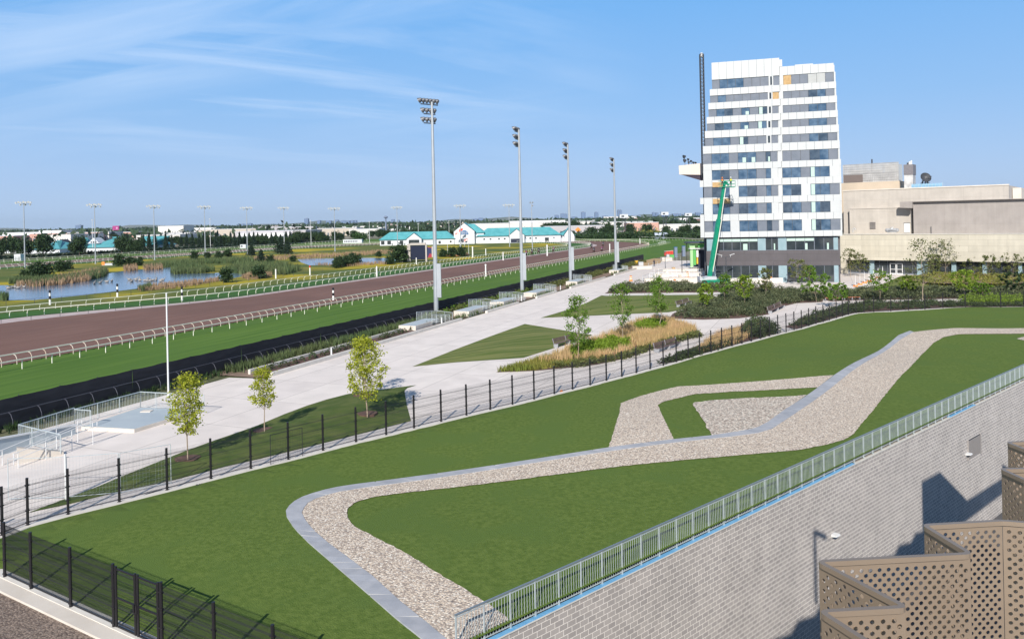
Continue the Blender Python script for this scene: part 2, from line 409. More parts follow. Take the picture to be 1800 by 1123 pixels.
tL = inter(wA, WD, fA, FD); tR = 44.0; tE = inter(fA, FD, wA, WD)
YARD = -8.4

# ------------------------------------------------------------------ ground with the sunken yard left open
mb = MB(); B = 13000
ts = [-B, tL, 95, B]; ns = [-B, 0.0, 75, B]
for i in range(3):
    for j in range(3):
        if i == 1 and j == 1: continue
        a = [(*Wt(ts[i], ns[j]), -.05), (*Wt(ts[i + 1], ns[j]), -.05), (*Wt(ts[i + 1], ns[j + 1]), -.05), (*Wt(ts[i], ns[j + 1]), -.05)]
        mb.add(a[::-1] if j >= 0 else a, [(0, 1, 2, 3)])
struct('ground', mb, M['country'])
mb = MB(); mb.prism([Wt(tL, 0), Wt(95, 0), Wt(95, 75), Wt(tL, 75)], YARD - .3, YARD); struct('yard_pavement', mb, mat('asphalt', (.075, .075, .08), (.10, .10, .105), .6, .9))

# ------------------------------------------------------------------ race tracks (oval)
NC, S0 = 182.5, 325.0
def widen(s): return 13 * smooth((112 - s) / 42) if s < 112 else 0
def oval(n, s_from=20, step=6, far_to=60, wf=0):
    pts = []; s = s_from
    while s < S0: pts.append(SN(s, n + wf * widen(s))); s += step
    r = NC - n; k = 64
    pts += [SN(S0 + r * math.sin(PI * i / k), NC - r * math.cos(PI * i / k)) for i in range(k + 1)]
    s = S0 - step
    while s > far_to: pts.append(SN(s, 2 * NC - n)); s -= step
    return pts
nf = 50.4
outer = [SN(5, nf), SN(224, nf), SN(300, 47), P(1235, 437), P(1240, 424), P(1200, 420), P(1110, 416.5), P(1030, 416), SN(560, 240), SN(500, 330), SN(100, 320), SN(-20, 320)]
struct('turf_track', sheet(outer, 0.0), M['tracksgrass'])
infield = oval(110, 20, wf=.8); struct('infield_meadow', sheet(infield, .03), M['meadow'])
def band(name, a, b, m, z, wa=0, wb=0): struct(name, ribbon(oval(a, wf=wa), oval(b, wf=wb), z), m)
band('inner_turf_track', 99, 110, M['innergrass'], .05, 1, .8)
band('sand_strip', 96.8, 99, M['sandstrip'], .04, .75, 1)
band('dirt_track', 73.6, 96.8, M['tracksoil'], .045, 0, .75)
pond = PP([(-120, 536), (0, 528), (60, 528), (150, 519), (240, 508), (330, 499), (385, 493), (430, 486), (440, 482), (425, 479), (345, 481), (302, 480.5), (300, 470), (220, 476), (185, 482), (160, 490), (107, 499), (60, 502), (0, 502), (-120, 508)])
struct('pond_water', sheet(pond, .06), M['water'])
pond2 = PP([(522, 456), (545, 454.5), (600, 454), (670, 453.5), (700, 454), (700, 458), (678, 463), (600, 465), (545, 467), (530, 462)])
struct('far_pond_water', sheet(pond2, .06), M['water'])

# ------------------------------------------------------------------ plaza paving, lawns, beds
turf_edge_px = [(4, 945), (49, 927), (120, 908), (210, 886), (294, 865), (371, 845), (441, 827), (507, 811), (568, 795), (626, 780), (679, 767.5), (728, 755.5), (775.5, 744),
    (820, 733), (862, 723), (901, 714), (939, 704.5), (974.5, 695), (1006.5, 687), (1037.5, 679.5), (1066, 671.5), (1093, 664.5), (1118.5, 658), (1143, 651), (1166, 645), (1189, 638.5),
    (1210, 632), (1230, 626), (1250, 621), (1269, 615.5), (1287, 610.5), (1304.5, 606), (1321, 602), (1337, 597.5), (1353, 593), (1367.5, 589), (1382, 585.5), (1396, 582), (1409, 579), (1422, 575),
    (1434.5, 571), (1447, 568), (1458, 565), (1470.5, 561), (1481, 558), (1491.5, 555), (1505, 552), (1519, 551), (1536, 550), (1566, 549), (1597, 547), (1626, 545.5), (1657.5, 543), (1697, 541.5), (1759, 541.5), (1800, 541), (1850, 541), (1900, 541), (1960, 541)]
edge = PP(turf_edge_px)
e0 = edge[0]
corner = [(e0[0] - 1.6, e0[1] - 1.3), (e0[0] - 2.0, e0[1] - 3.2), Ft(-2.6), Ft(0)]
plaza = [SN(-10, 44.5), SN(300, 44.5), SN(300, 30), P(1260, 478), P(1490, 482), P(1580, 484), P(1600, 500)] + PP([(1900, 541), (1700, 546)]) + [P(1200, 640), P(900, 722), P(300, 872), P(4, 952), (e0[0] - 3, e0[1] - 4), (e0[0] - 20, e0[1] - 12)]
struct('plaza_pavement', sheet([SN(-10, 47.6), SN(51.5, 47.6), SN(52, 44.5), SN(226, 44.5), SN(226, 20), SN(160, -60), SN(160, -140), Wt(60, -4), Wt(10, -15), (e0[0] + 2, e0[1] - 3), (e0[0] - 30, e0[1] - 16)], 0.0), M['plaza'])

def lawnz(poly, hgt, run):
    return lambda x, y: .02 + hgt * smooth(polydist((x, y), poly) / run)
def lawn(name, px, m, hgt=.35, run=4, grid=1.2):
    p = PP(px); struct(name, sheet(p, lawnz(p, hgt, run), grid, grid), m); return p
L1 = lawn('front_lawn', [(50, 901), (117, 876), (175, 854), (225, 833), (275, 813), (325, 793), (375, 775), (450, 749), (500, 728), (540, 713), (575, 702), (612, 692.5), (660, 686), (700, 681), (732, 677), (716, 682), (711, 687), (715, 712), (722.5, 740), (640, 761), (560, 781), (450, 808), (400, 819), (305, 844), (214, 863), (122, 886)], M['lawn2'], .45, 4)
L2 = lawn('middle_lawn', [(725, 644.5), (800, 614.5), (860, 592), (922.5, 569.5), (1041, 589), (1025, 597), (977, 611), (920, 629), (800, 637)], M['lawn'], .25, 5)
L3 = lawn('far_lawn', [(950, 559), (1000, 544), (1030, 533), (1057, 519.5), (1250, 517), (1262, 524), (1237, 531.5), (1212, 541), (1196, 545), (1175, 549), (1015, 556)], M['lawn'], .3, 6)
L4 = lawn('hill_lawn', [(1534, 508), (1550, 500), (1583, 485.5), (1600, 484), (1800, 490), (1900, 492), (1900, 512), (1640, 510)], M['lawn'], .8, 8, 3)
def bed(name, px, m=None, z=.03): p = PP(px); struct(name, sheet(p, z), m or M['mulch']); return p
G1 = bed('ornamental_bed', [(872, 654.5), (900, 648), (962, 627.5), (1022, 605), (1087, 580), (1120, 566), (1150, 561), (1170, 562), (1225, 579), (1229, 589), (1205, 596), (1170, 605), (1150, 612), (1100, 630), (1050, 641), (1015, 645), (940, 652)])
G2 = bed('fence_bed', [(1156, 640), (1175, 628), (1210, 614), (1240, 602), (1262, 584), (1325, 568), (1356, 572), (1362, 586), (1300, 604), (1228, 624), (1190, 636)])
S1 = bed('shrub_bed', [(1176, 560), (1182, 552), (1212, 541), (1237, 532), (1265, 524), (1275, 519), (1312, 515), (1422, 511.5), (1448, 519), (1446, 531), (1400, 533), (1376, 539), (1350, 553), (1300, 559.5), (1235, 562)])
S2 = bed('hedge_bed', [(1063, 516), (1085, 505), (1112, 500.5), (1225, 500), (1342, 505), (1390, 508), (1382, 511), (1250, 514)])
S3 = bed('right_hedge_bed', [(1440, 524), (1450, 514), (1590, 511), (1900, 512), (1900, 527), (1700, 525), (1500, 528), (1460, 530)])
S4 = bed('back_fence_bed', [(1400, 579), (1380, 575), (1410, 560), (1450, 545), (1500, 533), (1620, 530), (1760, 531), (1900, 533), (1900, 540), (1697, 540), (1626, 543), (1536, 548), (1490, 553), (1440, 567)])
G5 = bed('meadow_bed', [(1590, 500), (1640, 487), (1790, 491), (1880, 493), (1880, 508), (1640, 507)], M['soil'], .85)
strip_path = PP([(1060, 520), (1063, 518), (1250, 516), (1384, 512), (1440, 510), (1440, 513), (1384, 514.5), (1250, 518.5), (1066, 520.5)])
struct('strip_path', sheet(strip_path, .05), M['kerb'])
# raised edge of soil and kerbs between the plaza and the netting fence
struct('verge_soil', sheet([SN(52, nf - .3), SN(228, nf - .3), SN(228, 45), SN(52, 45)], .04), M['soil'])
def kerb(name, pts, w, h, z=0.0, m=None):
    mb = MB(); a = pts; b = offset_line(pts, w); n = len(a)
    for i in range(n - 1):
        mb.prism([a[i], a[i + 1], b[i + 1], b[i]], z, z + h)
    return struct(name, mb, m or M['kerb'])
kerb('plaza_kerb', [SN(s, 44.2) for s in (53, 60, 70, 80, 90)], .35, .32)
kerb('plaza_kerb', [SN(s, 44.2) for s in (98, 110)], .35, .3)
kerb('plaza_kerb', [SN(s, 44.2) for s in (118, 128)], .35, .3)
kerb('plaza_kerb', [SN(s, 44.2) for s in (136, 150, 160)], .35, .3)
kerb('plaza_kerb', [SN(s, 44.2) for s in (168, 180, 195)], .35, .3)
kerb('verge_kerb', [SN(s, 46.6) for s in (53, 60, 70, 80)], .25, .45)
struct('planting_strip', sheet([SN(53, 46.5), SN(90, 46.5), SN(90, 44.6), SN(53, 44.6)], .22), M['mulch'])

# ------------------------------------------------------------------ artificial turf terrace
TZ = .30
poly_turf = edge + [Wt(tR + 40, 0), Wt(tR, 0), Wt(tL, 0), Ft(tE - .01), Ft(tE * .5)] + corner[::-1][0:3] + [corner[0]]
fence_line = [Ft(tE - .01), Ft(tE * .5)] + corner[::-1] + edge
poly_turf = edge + [Wt(tR + 40, 0), Wt(tR, 0), Wt(tL, 0)] + fence_line[1:-len(edge)]
def th(x, y):
    d = min(segdist((x, y), fence_line[i], fence_line[i + 1]) for i in range(len(fence_line) - 1))
    d2 = max(0, -((x - wA[0]) * WN[0] + (y - wA[1]) * WN[1]))
    roll = .05 + (TZ - .05) * smooth(d / 1.6)
    return roll + .16 * math.sin(x * .21 + y * .13 + .6) * smooth(d / 9) * smooth((d2 - 4) / 8) * smooth(math.hypot(x, y) / 60)
struct('artificial_turf', sheet(poly_turf, th, 1.0, 1.0), M['turf'])
def on_turf(dz): return lambda x, y: th(x, y) + dz
def PT(pts): return [P(x, y, TZ) for x, y in pts]
out_e = PT([(765, 1145), (741, 1123), (701, 1092), (660, 1056), (618.5, 1020), (581, 988), (543, 956), (517, 930), (503.6, 909), (502.5, 898), (513, 885), (532, 874), (562, 863), (600, 854), (645, 847), (720, 836), (796, 825.5), (900, 812), (996, 800), (1070, 790),
    (1182, 775.6), (1252.6, 767), (1300.6, 759), (1329.5, 753), (1349, 742.6), (1380, 718.6), (1428, 688), (1466.7, 662.5), (1505, 638.5), (1543.6, 615), (1579, 590.5), (1600, 584)])
in_e = PT([(810, 1145), (777, 1118), (750, 1095.6), (701, 1056), (656, 1014.6), (611, 980.7), (577, 956), (551, 933.6), (536, 916), (530, 902), (538, 887), (560, 874), (596, 864), (645, 855), (720, 844), (796, 833), (900, 818.7), (996, 806), (1092, 793.5),
    (1188, 780.5), (1284.6, 768.8), (1332.7, 762), (1358, 754), (1400, 725), (1460, 683.4), (1524, 637), (1582, 597), (1606, 586)])
far_in = PT([(1680, 579), (1800, 576.5), (1900, 575)])
grav_e = PT([(925, 1112), (905, 1096), (860, 1063.6), (814.5, 1035), (758, 1001), (701, 965.6), (645, 937), (622, 924), (611, 911), (609, 896), (622, 882.7), (656, 871.4), (720, 862), (800, 853), (900, 842.4), (996, 831.7), (1092, 821), (1188, 811), (1284.6, 802), (1400, 792), (1444, 784),
    (1482.7, 774), (1498.7, 765), (1511.5, 749), (1531, 726.7), (1556, 694.6), (1579, 667), (1601, 645), (1620.5, 621), (1640, 603), (1659, 594.6), (1684.6, 590.4), (1800, 587), (1900, 586)])
wl_n = lambda p: (p[0] - wA[0]) * WN[0] + (p[1] - wA[1]) * WN[1]
def jitter(pts, a, st=.5):
    q = resample(pts, st); r = random.Random(3)
    return [(x + r.uniform(-a, a), y + r.uniform(-a, a)) for x, y in q]
t_cut0, t_cut1 = inter(wA, WD, out_e[0], (out_e[1][0] - out_e[0][0], out_e[1][1] - out_e[0][1])), 0
def clampwall(pts):
    out = []
    for p in pts:
        k = wl_n(p)
        out.append((p[0] - WN[0] * (k + .12), p[1] - WN[1] * (k + .12)) if k > -.12 else p)
    return out
path_poly = clampwall(in_e + far_in + jitter(grav_e, .03, .25)[::-1])
struct('gravel_path', sheet(path_poly, on_turf(.035), 1.0, .7), M['gravel'])
side_path = jitter(PT([(1070, 790), (1079.5, 760), (1089, 728), (1091, 710.6), (1124, 696.8), (1156, 686.5), (1191.7, 677), (1284.6, 671), (1400, 666), (1466.5, 662)]), .03, .25) + jitter(PT([(1438, 681), (1400, 681.7), (1284.6, 685), (1220.5, 689.7), (1166, 705.8), (1156.4, 712), (1161, 725), (1172.4, 750.6), (1185, 775.6)]), .03, .25)
struct('gravel_side_path', sheet(side_path, on_turf(.03), 1.0), M['gravel'])
bed_in = PT([(1252.6, 766.7), (1239.7, 747.4), (1227, 725), (1217, 710.6), (1220.5, 705.8), (1252.6, 700), (1316.7, 696), (1400, 694), (1421, 693)])
struct('pale_gravel_bed', sheet(jitter(bed_in, .08) + PT([(1380, 718.6), (1349, 742.6), (1329.5, 753), (1300.6, 759)]), on_turf(.032), 1.0, .7), M['gravel_pale'])
struct('far_gravel_patch', sheet(PT([(1787, 596), (1800, 592.5), (1850, 590), (1900, 594), (1850, 603), (1800, 599)]), on_turf(.032), 1.0), M['gravel_pale'])
# slabs beside the path
a = resample(out_e, .1); b = resample(in_e, .1); nb = int(len(a) * .1 / .62); mb = MB()
for k in range(nb):
    q = []
    for line, f0, f1 in ((a, k, k + 1), (b, k, k + 1)):
        i0 = (len(line) - 1) * (f0 + .012) / nb; i1 = (len(line) - 1) * (f1 - .012) / nb
        q.append((line[int(round(i0))], line[int(round(i1))]))
    quad = clampwall([q[0][0], q[0][1], q[1][1], q[1][0]])
    zt = [th(*p) + .055 for p in quad]
    if abs(area(quad)) > .02: mb.prism(quad, [z - .1 for z in zt], zt)
struct('paver_edging', mb, M['paver'])
# kerbs under the fence, brown gravel outside it
kz = MB(); line = fence_line; L_ = offset_line(line, 0.12); O_ = offset_line(line, -.0)
outl = [(p[0] - (q[0] - p[0]) / .12 * .30, p[1] - (q[1] - p[1]) / .12 * .30) for p, q in zip(line, L_)]
inn = [(p[0] + (q[0] - p[0]) / .12 * .10, p[1] + (q[1] - p[1]) / .12 * .10) for p, q in zip(line, L_)]
cin = sum(p[0] for p in line) / len(line)
for i in range(len(line) - 1): kz.prism([outl[i], outl[i + 1], inn[i + 1], inn[i]], -.05, .12)
struct('fence_kerb', kz, M['kerb'])
mb = MB(); mb.prism([Ft(-4, .0), Ft(tE, .0), Ft(tE, .62), Ft(-4, .62)], -.1, .10); struct('terrace_kerb', mb, M['kerb_cream'])
struct('brown_gravel', sheet([Ft(-14, .4), Ft(tE, .4), Ft(tE, 14), Ft(-14, 14)], .02), M['gravel_brown'])
mb = MB()
for a_, b_, z_ in ((tL, 12, .1), (25, 29.5, .1)):
    mb.prism([Wt(a_, -.14), Wt(b_, -.14), Wt(b_, .045), Wt(a_, .045)], -.02, .045)
struct('blue_membrane', mb, M['bluestrip'])

# ------------------------------------------------------------------ black mesh fence round the terrace
def bracket_post(mb, p, z0, h, d, r=.060):
    mb.tube((p[0], p[1], z0), (p[0], p[1], z0 + h), r, seg=8)
    mb.box(p[0] - .07, p[0] + .07, p[1] - .07, p[1] + .07, z0, z0 + .015)
def clamps(mb, p, z0, d, zs):
    for z in zs: mb.bar((p[0] - d[0] * .09, p[1] - d[1] * .09, z0 + z), (p[0] + d[0] * .09, p[1] + d[1] * .09, z0 + z), .09, .035)
def mesh_panel(a, b, z0, h, sp=.05, wr=.0032, gap=.06):
    mb = MB(); L_ = math.dist(a, b); d = ((b[0] - a[0]) / L_, (b[1] - a[1]) / L_); n = int((L_ - .1) / sp)
    off = (-d[1] * .03, d[0] * .03)
    for k in range(n + 1):
        t = .05 + k * (L_ - .1) / n; x, y = a[0] + d[0] * t + off[0], a[1] + d[1] * t + off[1]
        mb.tube((x, y, z0 + gap), (x, y, z0 + h), wr, seg=3, cap=0)
    z = z0 + gap + .04; k = 0
    while z < z0 + h - .02:
        r = wr * 1.3
        mb.tube((a[0] + off[0], a[1] + off[1], z), (b[0] + off[0], b[1] + off[1], z), r, seg=4, cap=0); z += .2
    for zz in (.10, .62, 1.22, 1.72):   # pressed double folds that stiffen the panel
        for q in (-.02, .02): mb.tube((a[0] + off[0], a[1] + off[1], z0 + zz + q), (b[0] + off[0], b[1] + off[1], z0 + zz + q), min(wr * 2.4, .009), seg=4, cap=0)
    return mb
PH = 2.05
fence = thing('mesh_fence', 'long black wire mesh fence curving along the far edge of the artificial turf', 'fence', (edge[8][0], edge[8][1], .12))
fl_pts = [corner[1], corner[0]] + edge[:-3]
for i, p in enumerate(fl_pts):
    q = fl_pts[min(i + 1, len(fl_pts) - 1)]; o = fl_pts[i if i + 1 < len(fl_pts) else i - 1]; l = math.dist(q, o) or 1; d = ((q[0] - o[0]) / l, (q[1] - o[1]) / l)
    mb = MB(); bracket_post(mb, p, .12, PH, d); clamps(mb, p, .12, d, (.12, .64, 1.24, 1.74)); mb.build('post', M['black'], fence, smooth=False)
    if i + 1 < len(fl_pts): mesh_panel(p, q, .12, 1.92, .055 if i < 22 else .09, .0042 if i < 22 else .004).build('mesh_panel', M['wire'], fence)
ff = thing('mesh_fence', 'black wire mesh fence with a double gate, beside the brown gravel', 'fence', (fA[0], fA[1], .10))
g0 = fl; step = math.dist(fA, P(124.6, 1072))
tp = [-1.9, 0, step, 2 * step - .05]
gate_w = 1.05; g0 = tp[-1] + .16; g1 = g0 + 2 * gate_w + .14
tp2 = [g1 + .16 + k * 2.5 for k in range(4)]
for t in tp + tp2:
    mb = MB(); p = Ft(t); bracket_post(mb, p, .10, PH, FD, .055); clamps(mb, p, .10, FD, (.12, .64, 1.24, 1.74)); mb.build('post', M['black'], ff)
ts_ = [t for t in tp] ; spans = list(zip(tp, tp[1:])) + list(zip(tp2, tp2[1:]))
for a_, b_ in spans: mesh_panel(Ft(a_), Ft(b_), .10, 1.95, .032, .0050).build('mesh_panel', M['wire'], ff)
mesh_panel(corner[1], corner[2], .10, 1.92, .05, .004).build('mesh_panel', M['wire'], ff)
for k in range(2):
    a_ = g0 + k * (gate_w + .14); b_ = a_ + gate_w; mb = MB()
    for t in (a_, b_): mb.tube((*Ft(t), .16), (*Ft(t), .10 + 2.0), .045, seg=8)
    for z in (.18, 1.1, 2.02): mb.bar((*Ft(a_), z), (*Ft(b_), z), .04, .05)
    mb.bar((*Ft(b_ if k == 0 else a_, .06), .9), (*Ft(b_ if k == 0 else a_, .06), 1.15), .05, .05)
    g = mb.build('gate_leaf', M['black'], ff)
    mesh_panel(Ft(a_ + .03), Ft(b_ - .03), .16, 1.80, .05, .0045).build('gate_mesh', M['wire'], g)
# hose coil by the fence
mb = MB(); c = P(361, 852, .05); r_ = random.Random(5)
pts = []
for k in range(150):
    t = k / 150 * 2 * PI * 6; rr = .32 + .05 * math.sin(t * 2.3) + .04 * math.sin(t * .7)
    pts.append((c[0] + rr * math.cos(t) * (1 + .25 * math.sin(t / 9)), c[1] + rr * math.sin(t), .06 + .018 * (k % 25) / 6))
e1 = [(*P(x, y, .05), .05) for x, y in ((361, 852), (330, 856), (300, 868), (270, 866), (244, 874), (258, 868), (285, 860))]
pts += e1; mb.path(pts, .022, 5)
tag(mb.build('hose', M['hose']), 'black hose coiled on the pavement behind the mesh fence', 'hose')
mb = MB(); p = P(987, 689, .0); mb.prism([(p[0] - .12, p[1] - .1), (p[0] + .12, p[1] - .1), (p[0] + .1, p[1] + .1), (p[0] - .1, p[1] + .1)], 0, .09)
mb.blob((p[0], p[1], .12), .09, .09, .05)
tag(mb.build('sandbag', M['orange']), 'small orange bag lying on the pavement at the foot of the mesh fence', 'bag')

# ------------------------------------------------------------------ block wall, railing on it
wall = thing('block_wall', 'long grey concrete block retaining wall with galvanised railing along its top', 'wall', (*Wt(0), 0), math.atan2(WD[1], WD[0]))
mb = MB(); mb.box(tL, tR + 38, .0, .35, YARD, -.02); mb.build('wall_face', M['block'], wall, local=True)
mb = MB()
rr_ = random.Random(2); t = tL
while t < tR + 38:
    e = t + 2.4; mb.box(t, min(e - .012, tR + 38), -.05, .06, -.02, .03); t = e
mb.build('coping', M['coping'], wall, local=True)
mb = MB(); xx = 30.5
# louvre at its place on the wall
def wall_tz(px, py):
    wx, wz = ray(px, py); # intersect with wall plane n=0
    k = (wA[0] * WN[0] + wA[1] * WN[1]) / (wx * WN[0] + WN[1]); X, Y = wx * k, k
    return ((X - wA[0]) * WD[0] + (Y - wA[1]) * WD[1], EYE + wz * k)
lt0, lz0 = wall_tz(1701.5, 808); lt1, lz1 = wall_tz(1722, 762)
mb = MB(); mb.box(lt0, lt1, -.03, .02, lz0, lz1)
lv = mb.build('louvre', M['darkmetal'], wall, local=True)
mb = MB(); n = 16
for k in range(n):
    z = lz0 + .04 + (lz1 - lz0 - .08) * k / n; mb.box(lt0 + .04, lt1 - .04, -.07, -.031, z, z + .045)
mb.box(lt0 - .04, lt0 + .01, -.08, .02, lz0 - .03, lz1 + .03); mb.box(lt1 - .01, lt1 + .04, -.08, .02, lz0 - .03, lz1 + .03)
mb.build('slats', mat('slat_grey', (.30, .28, .27), rough=.6), lv, local=True)
for (px, py), lab in (((1464, 940), 'small pale wedge shaped light on the block wall, left of the louvre and lower down'), ((1699, 798), 'small pale wedge shaped light on the block wall beside the louvre')):
    t, z = wall_tz(px, py); o = thing('wall_light', lab, 'wall light', (*Wt(t, 0), z), math.atan2(WD[1], WD[0]), 'lights on the block wall')
    mb = MB(); mb.add([(-.19, 0, -.05), (.19, 0, -.05), (.19, 0, .09), (-.19, 0, .09), (-.19, -.30, .02), (.19, -.30, .02), (.19, -.27, .09), (-.19, -.27, .09)],
        [(0, 3, 2, 1), (4, 5, 6, 7), (3, 7, 6, 2), (0, 4, 7, 3), (1, 2, 6, 5)]); mb.build('housing', M['galv_white'], o, local=True)
    mb = MB(); mb.add([(-.18, -.01, -.052), (.18, -.01, -.052), (.18, -.29, .014), (-.18, -.29, .014)], [(0, 1, 2, 3)]); mb.build('lens', M['lampglass'], o, local=True)
ra = wall_rot = math.atan2(WD[1], WD[0])
tr0 = wall_tz(777, 1180)[0]; 
def first_t(px):   # t on wall top whose picture column is px
    lo, hi = tL, tR
    for _ in range(40):
        m_ = (lo + hi) / 2; q = Wt(m_)
        if 900 + F * q[0] / q[1] < px: lo = m_
        else: hi = m_
    return lo
tr0 = first_t(790); tr1 = first_t(1797)
rl = thing('railing', 'galvanised picket railing along the top of the grey block wall', 'railing', (*Wt(tr0, -.1), .03), ra)
NR = int((tr1 - tr0) / 1.06); dx = (tr1 - tr0) / NR
mb = MB(); mb.box(-.03, tr1 - tr0 + .03, -.028, .028, 1.17, 1.215); mb.build('top_rail', M['toprail'], rl, local=True)
for k in range(NR + 1):
    mb = MB(); mb.box(k * dx - .026, k * dx + .026, -.02, .02, 0, 1.17); mb.box(k * dx - .07, k * dx + .07, -.06, .06, 0, .012); mb.build('post', M['galv'], rl, local=True)
    if k < NR:
        mb = MB(); mb.box(k * dx + .026, k * dx + dx - .026, -.012, .012, .09, .12); mb.box(k * dx + .026, k * dx + dx - .026, -.012, .012, 1.10, 1.13)
        for j in range(1, 9): x = k * dx + dx * j / 9; mb.box(x - .007, x + .007, -.007, .007, .12, 1.10)
        mb.build('baluster_panel', M['galv'], rl, local=True)

# ------------------------------------------------------------------ folded perforated screens on the near building
def perf_panel(a, b, z0, z1, mb, pitch=.057, row=.0305, r=.0128, th_=.004, band=.045):
    L_ = math.dist(a, b); d = ((b[0] - a[0]) / L_, (b[1] - a[1]) / L_); nrm = (d[1], -d[0])
    def T(u, z, o): return (a[0] + d[0] * u + nrm[0] * o, a[1] + d[1] * u + nrm[1] * o, z)
    e = .004; nc = max(1, int((L_ - 2 * e) / pitch - .5)); pitch = (L_ - 2 * e) / (nc + .5); nrw = int((z1 - band - z0) / row)
    # columns of half pitch, holes placed alternately: every cell (pitch x row) holds one hole, shifted half a pitch on odd rows
    K = 8
    for rI in range(nrw):
        zt = z1 - band - rI * row; zb = zt - row; zc = (zt + zb) / 2; sh = pitch / 2 if rI % 2 else 0
        for u0, u1 in (((e, e + sh),) if sh else ((L_ - e - pitch / 2, L_ - e),)): mb.add([T(u0, zb, 0), T(u1, zb, 0), T(u1, zt, 0), T(u0, zt, 0)], [(0, 1, 2, 3)])
        for c in range(nc):
            u0 = e + sh + c * pitch; u1 = u0 + pitch; uc = (u0 + u1) / 2
            rim = [(u1, zc), (u1, zt), (uc, zt), (u0, zt), (u0, zc), (u0, zb), (uc, zb), (u1, zb)]
            vs = [T(u, z, 0) for u, z in rim] + [T(uc + r * math.cos(2 * PI * k / K), zc + r * math.sin(2 * PI * k / K), 0) for k in range(K)] + [T(uc + r * math.cos(2 * PI * k / K), zc + r * math.sin(2 * PI * k / K), th_) for k in range(K)]
            mb.add(vs, [(k, (k + 1) % K, K + (k + 1) % K, K + k) for k in range(K)] + [(K + k, K + (k + 1) % K, 2 * K + (k + 1) % K, 2 * K + k) for k in range(K)])
    zl = z1 - band - nrw * row
    mb.add([T(0, zl, 0), T(e, zl, 0), T(e, z1, 0), T(0, z1, 0)], [(0, 1, 2, 3)]); mb.add([T(L_ - e, zl, 0), T(L_, zl, 0), T(L_, z1, 0), T(L_ - e, z1, 0)], [(0, 1, 2, 3)])
    mb.add([T(e, z1 - band, 0), T(L_ - e, z1 - band, 0), T(L_ - e, z1, 0), T(e, z1, 0)], [(0, 1, 2, 3)])
HS = 2.1; ZS = EYE - HS
def sp_(px, py): return P(px, py, ZS)
def round_path(pts, r=.05, k=4):
    out = [pts[0]]
    for i in range(1, len(pts) - 1):
        p, a, b = Vector(pts[i]), Vector(pts[i - 1]), Vector(pts[i + 1])
        u, v = (a - p).normalized(), (b - p).normalized()
        A_, B_ = p + u * r * 1.6, p + v * r * 1.6
        for j in range(k + 1):
            t = j / k; q = A_ * (1 - t) ** 2 + p * 2 * t * (1 - t) + B_ * t * t; out.append(tuple(q))
    out.append(pts[-1]); return out
z0_ = [(-.55, .35), (.10, 1.12), (1.05, 1.60)]
s_near = [(1.05, 3.30), (1.62, 3.42), sp_(1462, 1123)]
zz = [(1.30, 3.62), (1.50, 3.80)]
zig = [(1.92, 3.60), sp_(1443, 1077), sp_(1592, 1069), sp_(1439, 989), sp_(1706, 975), sp_(1624, 925), sp_(1762, 917), (3.72, 5.02)]
zig = [(zig[1][0] + .16, zig[1][1] - .42)] + zig[1:]
far_z = [sp_(1850, 866), sp_(1800, 844), sp_(1760, 826), sp_(1806, 825)]
def screen(label, pts, z_bot, group='folded perforated screens of the near building', fine=True):
    o = thing('perforated_screen', label, 'screen', (pts[0][0], pts[0][1], z_bot), 0, group)
    for a, b in zip(pts, pts[1:]):
        L_ = math.dist(a, b); d = ((b[0] - a[0]) / L_, (b[1] - a[1]) / L_); r = .002
        a2 = (a[0] + d[0] * r, a[1] + d[1] * r); b2 = (b[0] - d[0] * r, b[1] - d[1] * r)
        mb = MB()
        if fine: perf_panel(a2, b2, z_bot, ZS, mb)
        else: perf_panel(a2, b2, z_bot, ZS, mb, .11, .075, .030)
        mb.build('folded_panel', M['bronze'], o)
    mb = MB(); rp = round_path([Vector(p) for p in pts], .026)
    cap = [(p[0], p[1], ZS + .004) for p in rp]
    w_ = .016
    L1_, L2_ = offset_line(rp, w_), offset_line(rp, -w_); n = len(rp)
    vs = [(*p, ZS + .012) for p in L1_] + [(*p, ZS + .012) for p in L2_] + [(*p, ZS - .018) for p in L1_] + [(*p, ZS - .018) for p in L2_]
    fs = []
    for i in range(n - 1):
        fs += [(i, i + 1, n + i + 1, n + i), (i, 2 * n + i, 2 * n + i + 1, i + 1), (n + i, n + i + 1, 3 * n + i + 1, 3 * n + i)]
    mb.add(vs, fs); mb.build('top_cap', M['bronze'], o)
    return o
screen('bronze perforated metal screen folded in a zigzag, nearest at the bottom right corner', zig, ZS - 1.7)
screen('smaller perforated bronze screen behind the nearest zigzag one, above its right end', far_z, ZS - 1.3)
p1, p2 = sp_(1771, 779), sp_(1815, 796)
screen('farthest perforated bronze screen, only its corner showing in front of the block wall', [sp_(1840, 776), p1, p2, sp_(1800, 803)][:3], ZS - 1.1)
# the rest of the same facade to the right: zigzag screens along the building edge, which shade the wall
base = Vector(p2); dd = Vector((.74, .67)); nn = Vector((-.67, .74)); pts = []
for k in range(22): pts.append(tuple(base + dd * (.6 + k * 1.15) + nn * (.16 if k % 2 else -.16)))
mbx = MB()
for a, b in zip(pts, pts[1:]): mbx.bar((a[0], a[1], ZS - 1.4), (b[0], b[1], ZS - 1.4), .01, 2.8)
tag(mbx.build('facade_screen', M['bronze']), 'bronze zigzag screen continuing along the near building beyond the frame', 'screen')
# near building body under the camera, ends in a flat deck
mb = MB(); q0, q1 = Vector((.9, 2.4)), Vector((.9, 2.4)) + dd * 30
mb.prism([tuple(q0 - nn * 1.2), tuple(q1 - nn * .9), tuple(q1 - nn * 16), tuple(q0 - nn * 16)], YARD, ZS - 1.6)
tag(mb.build('near_building', M['render_grey']), 'grey near building that carries the perforated screens', 'building')
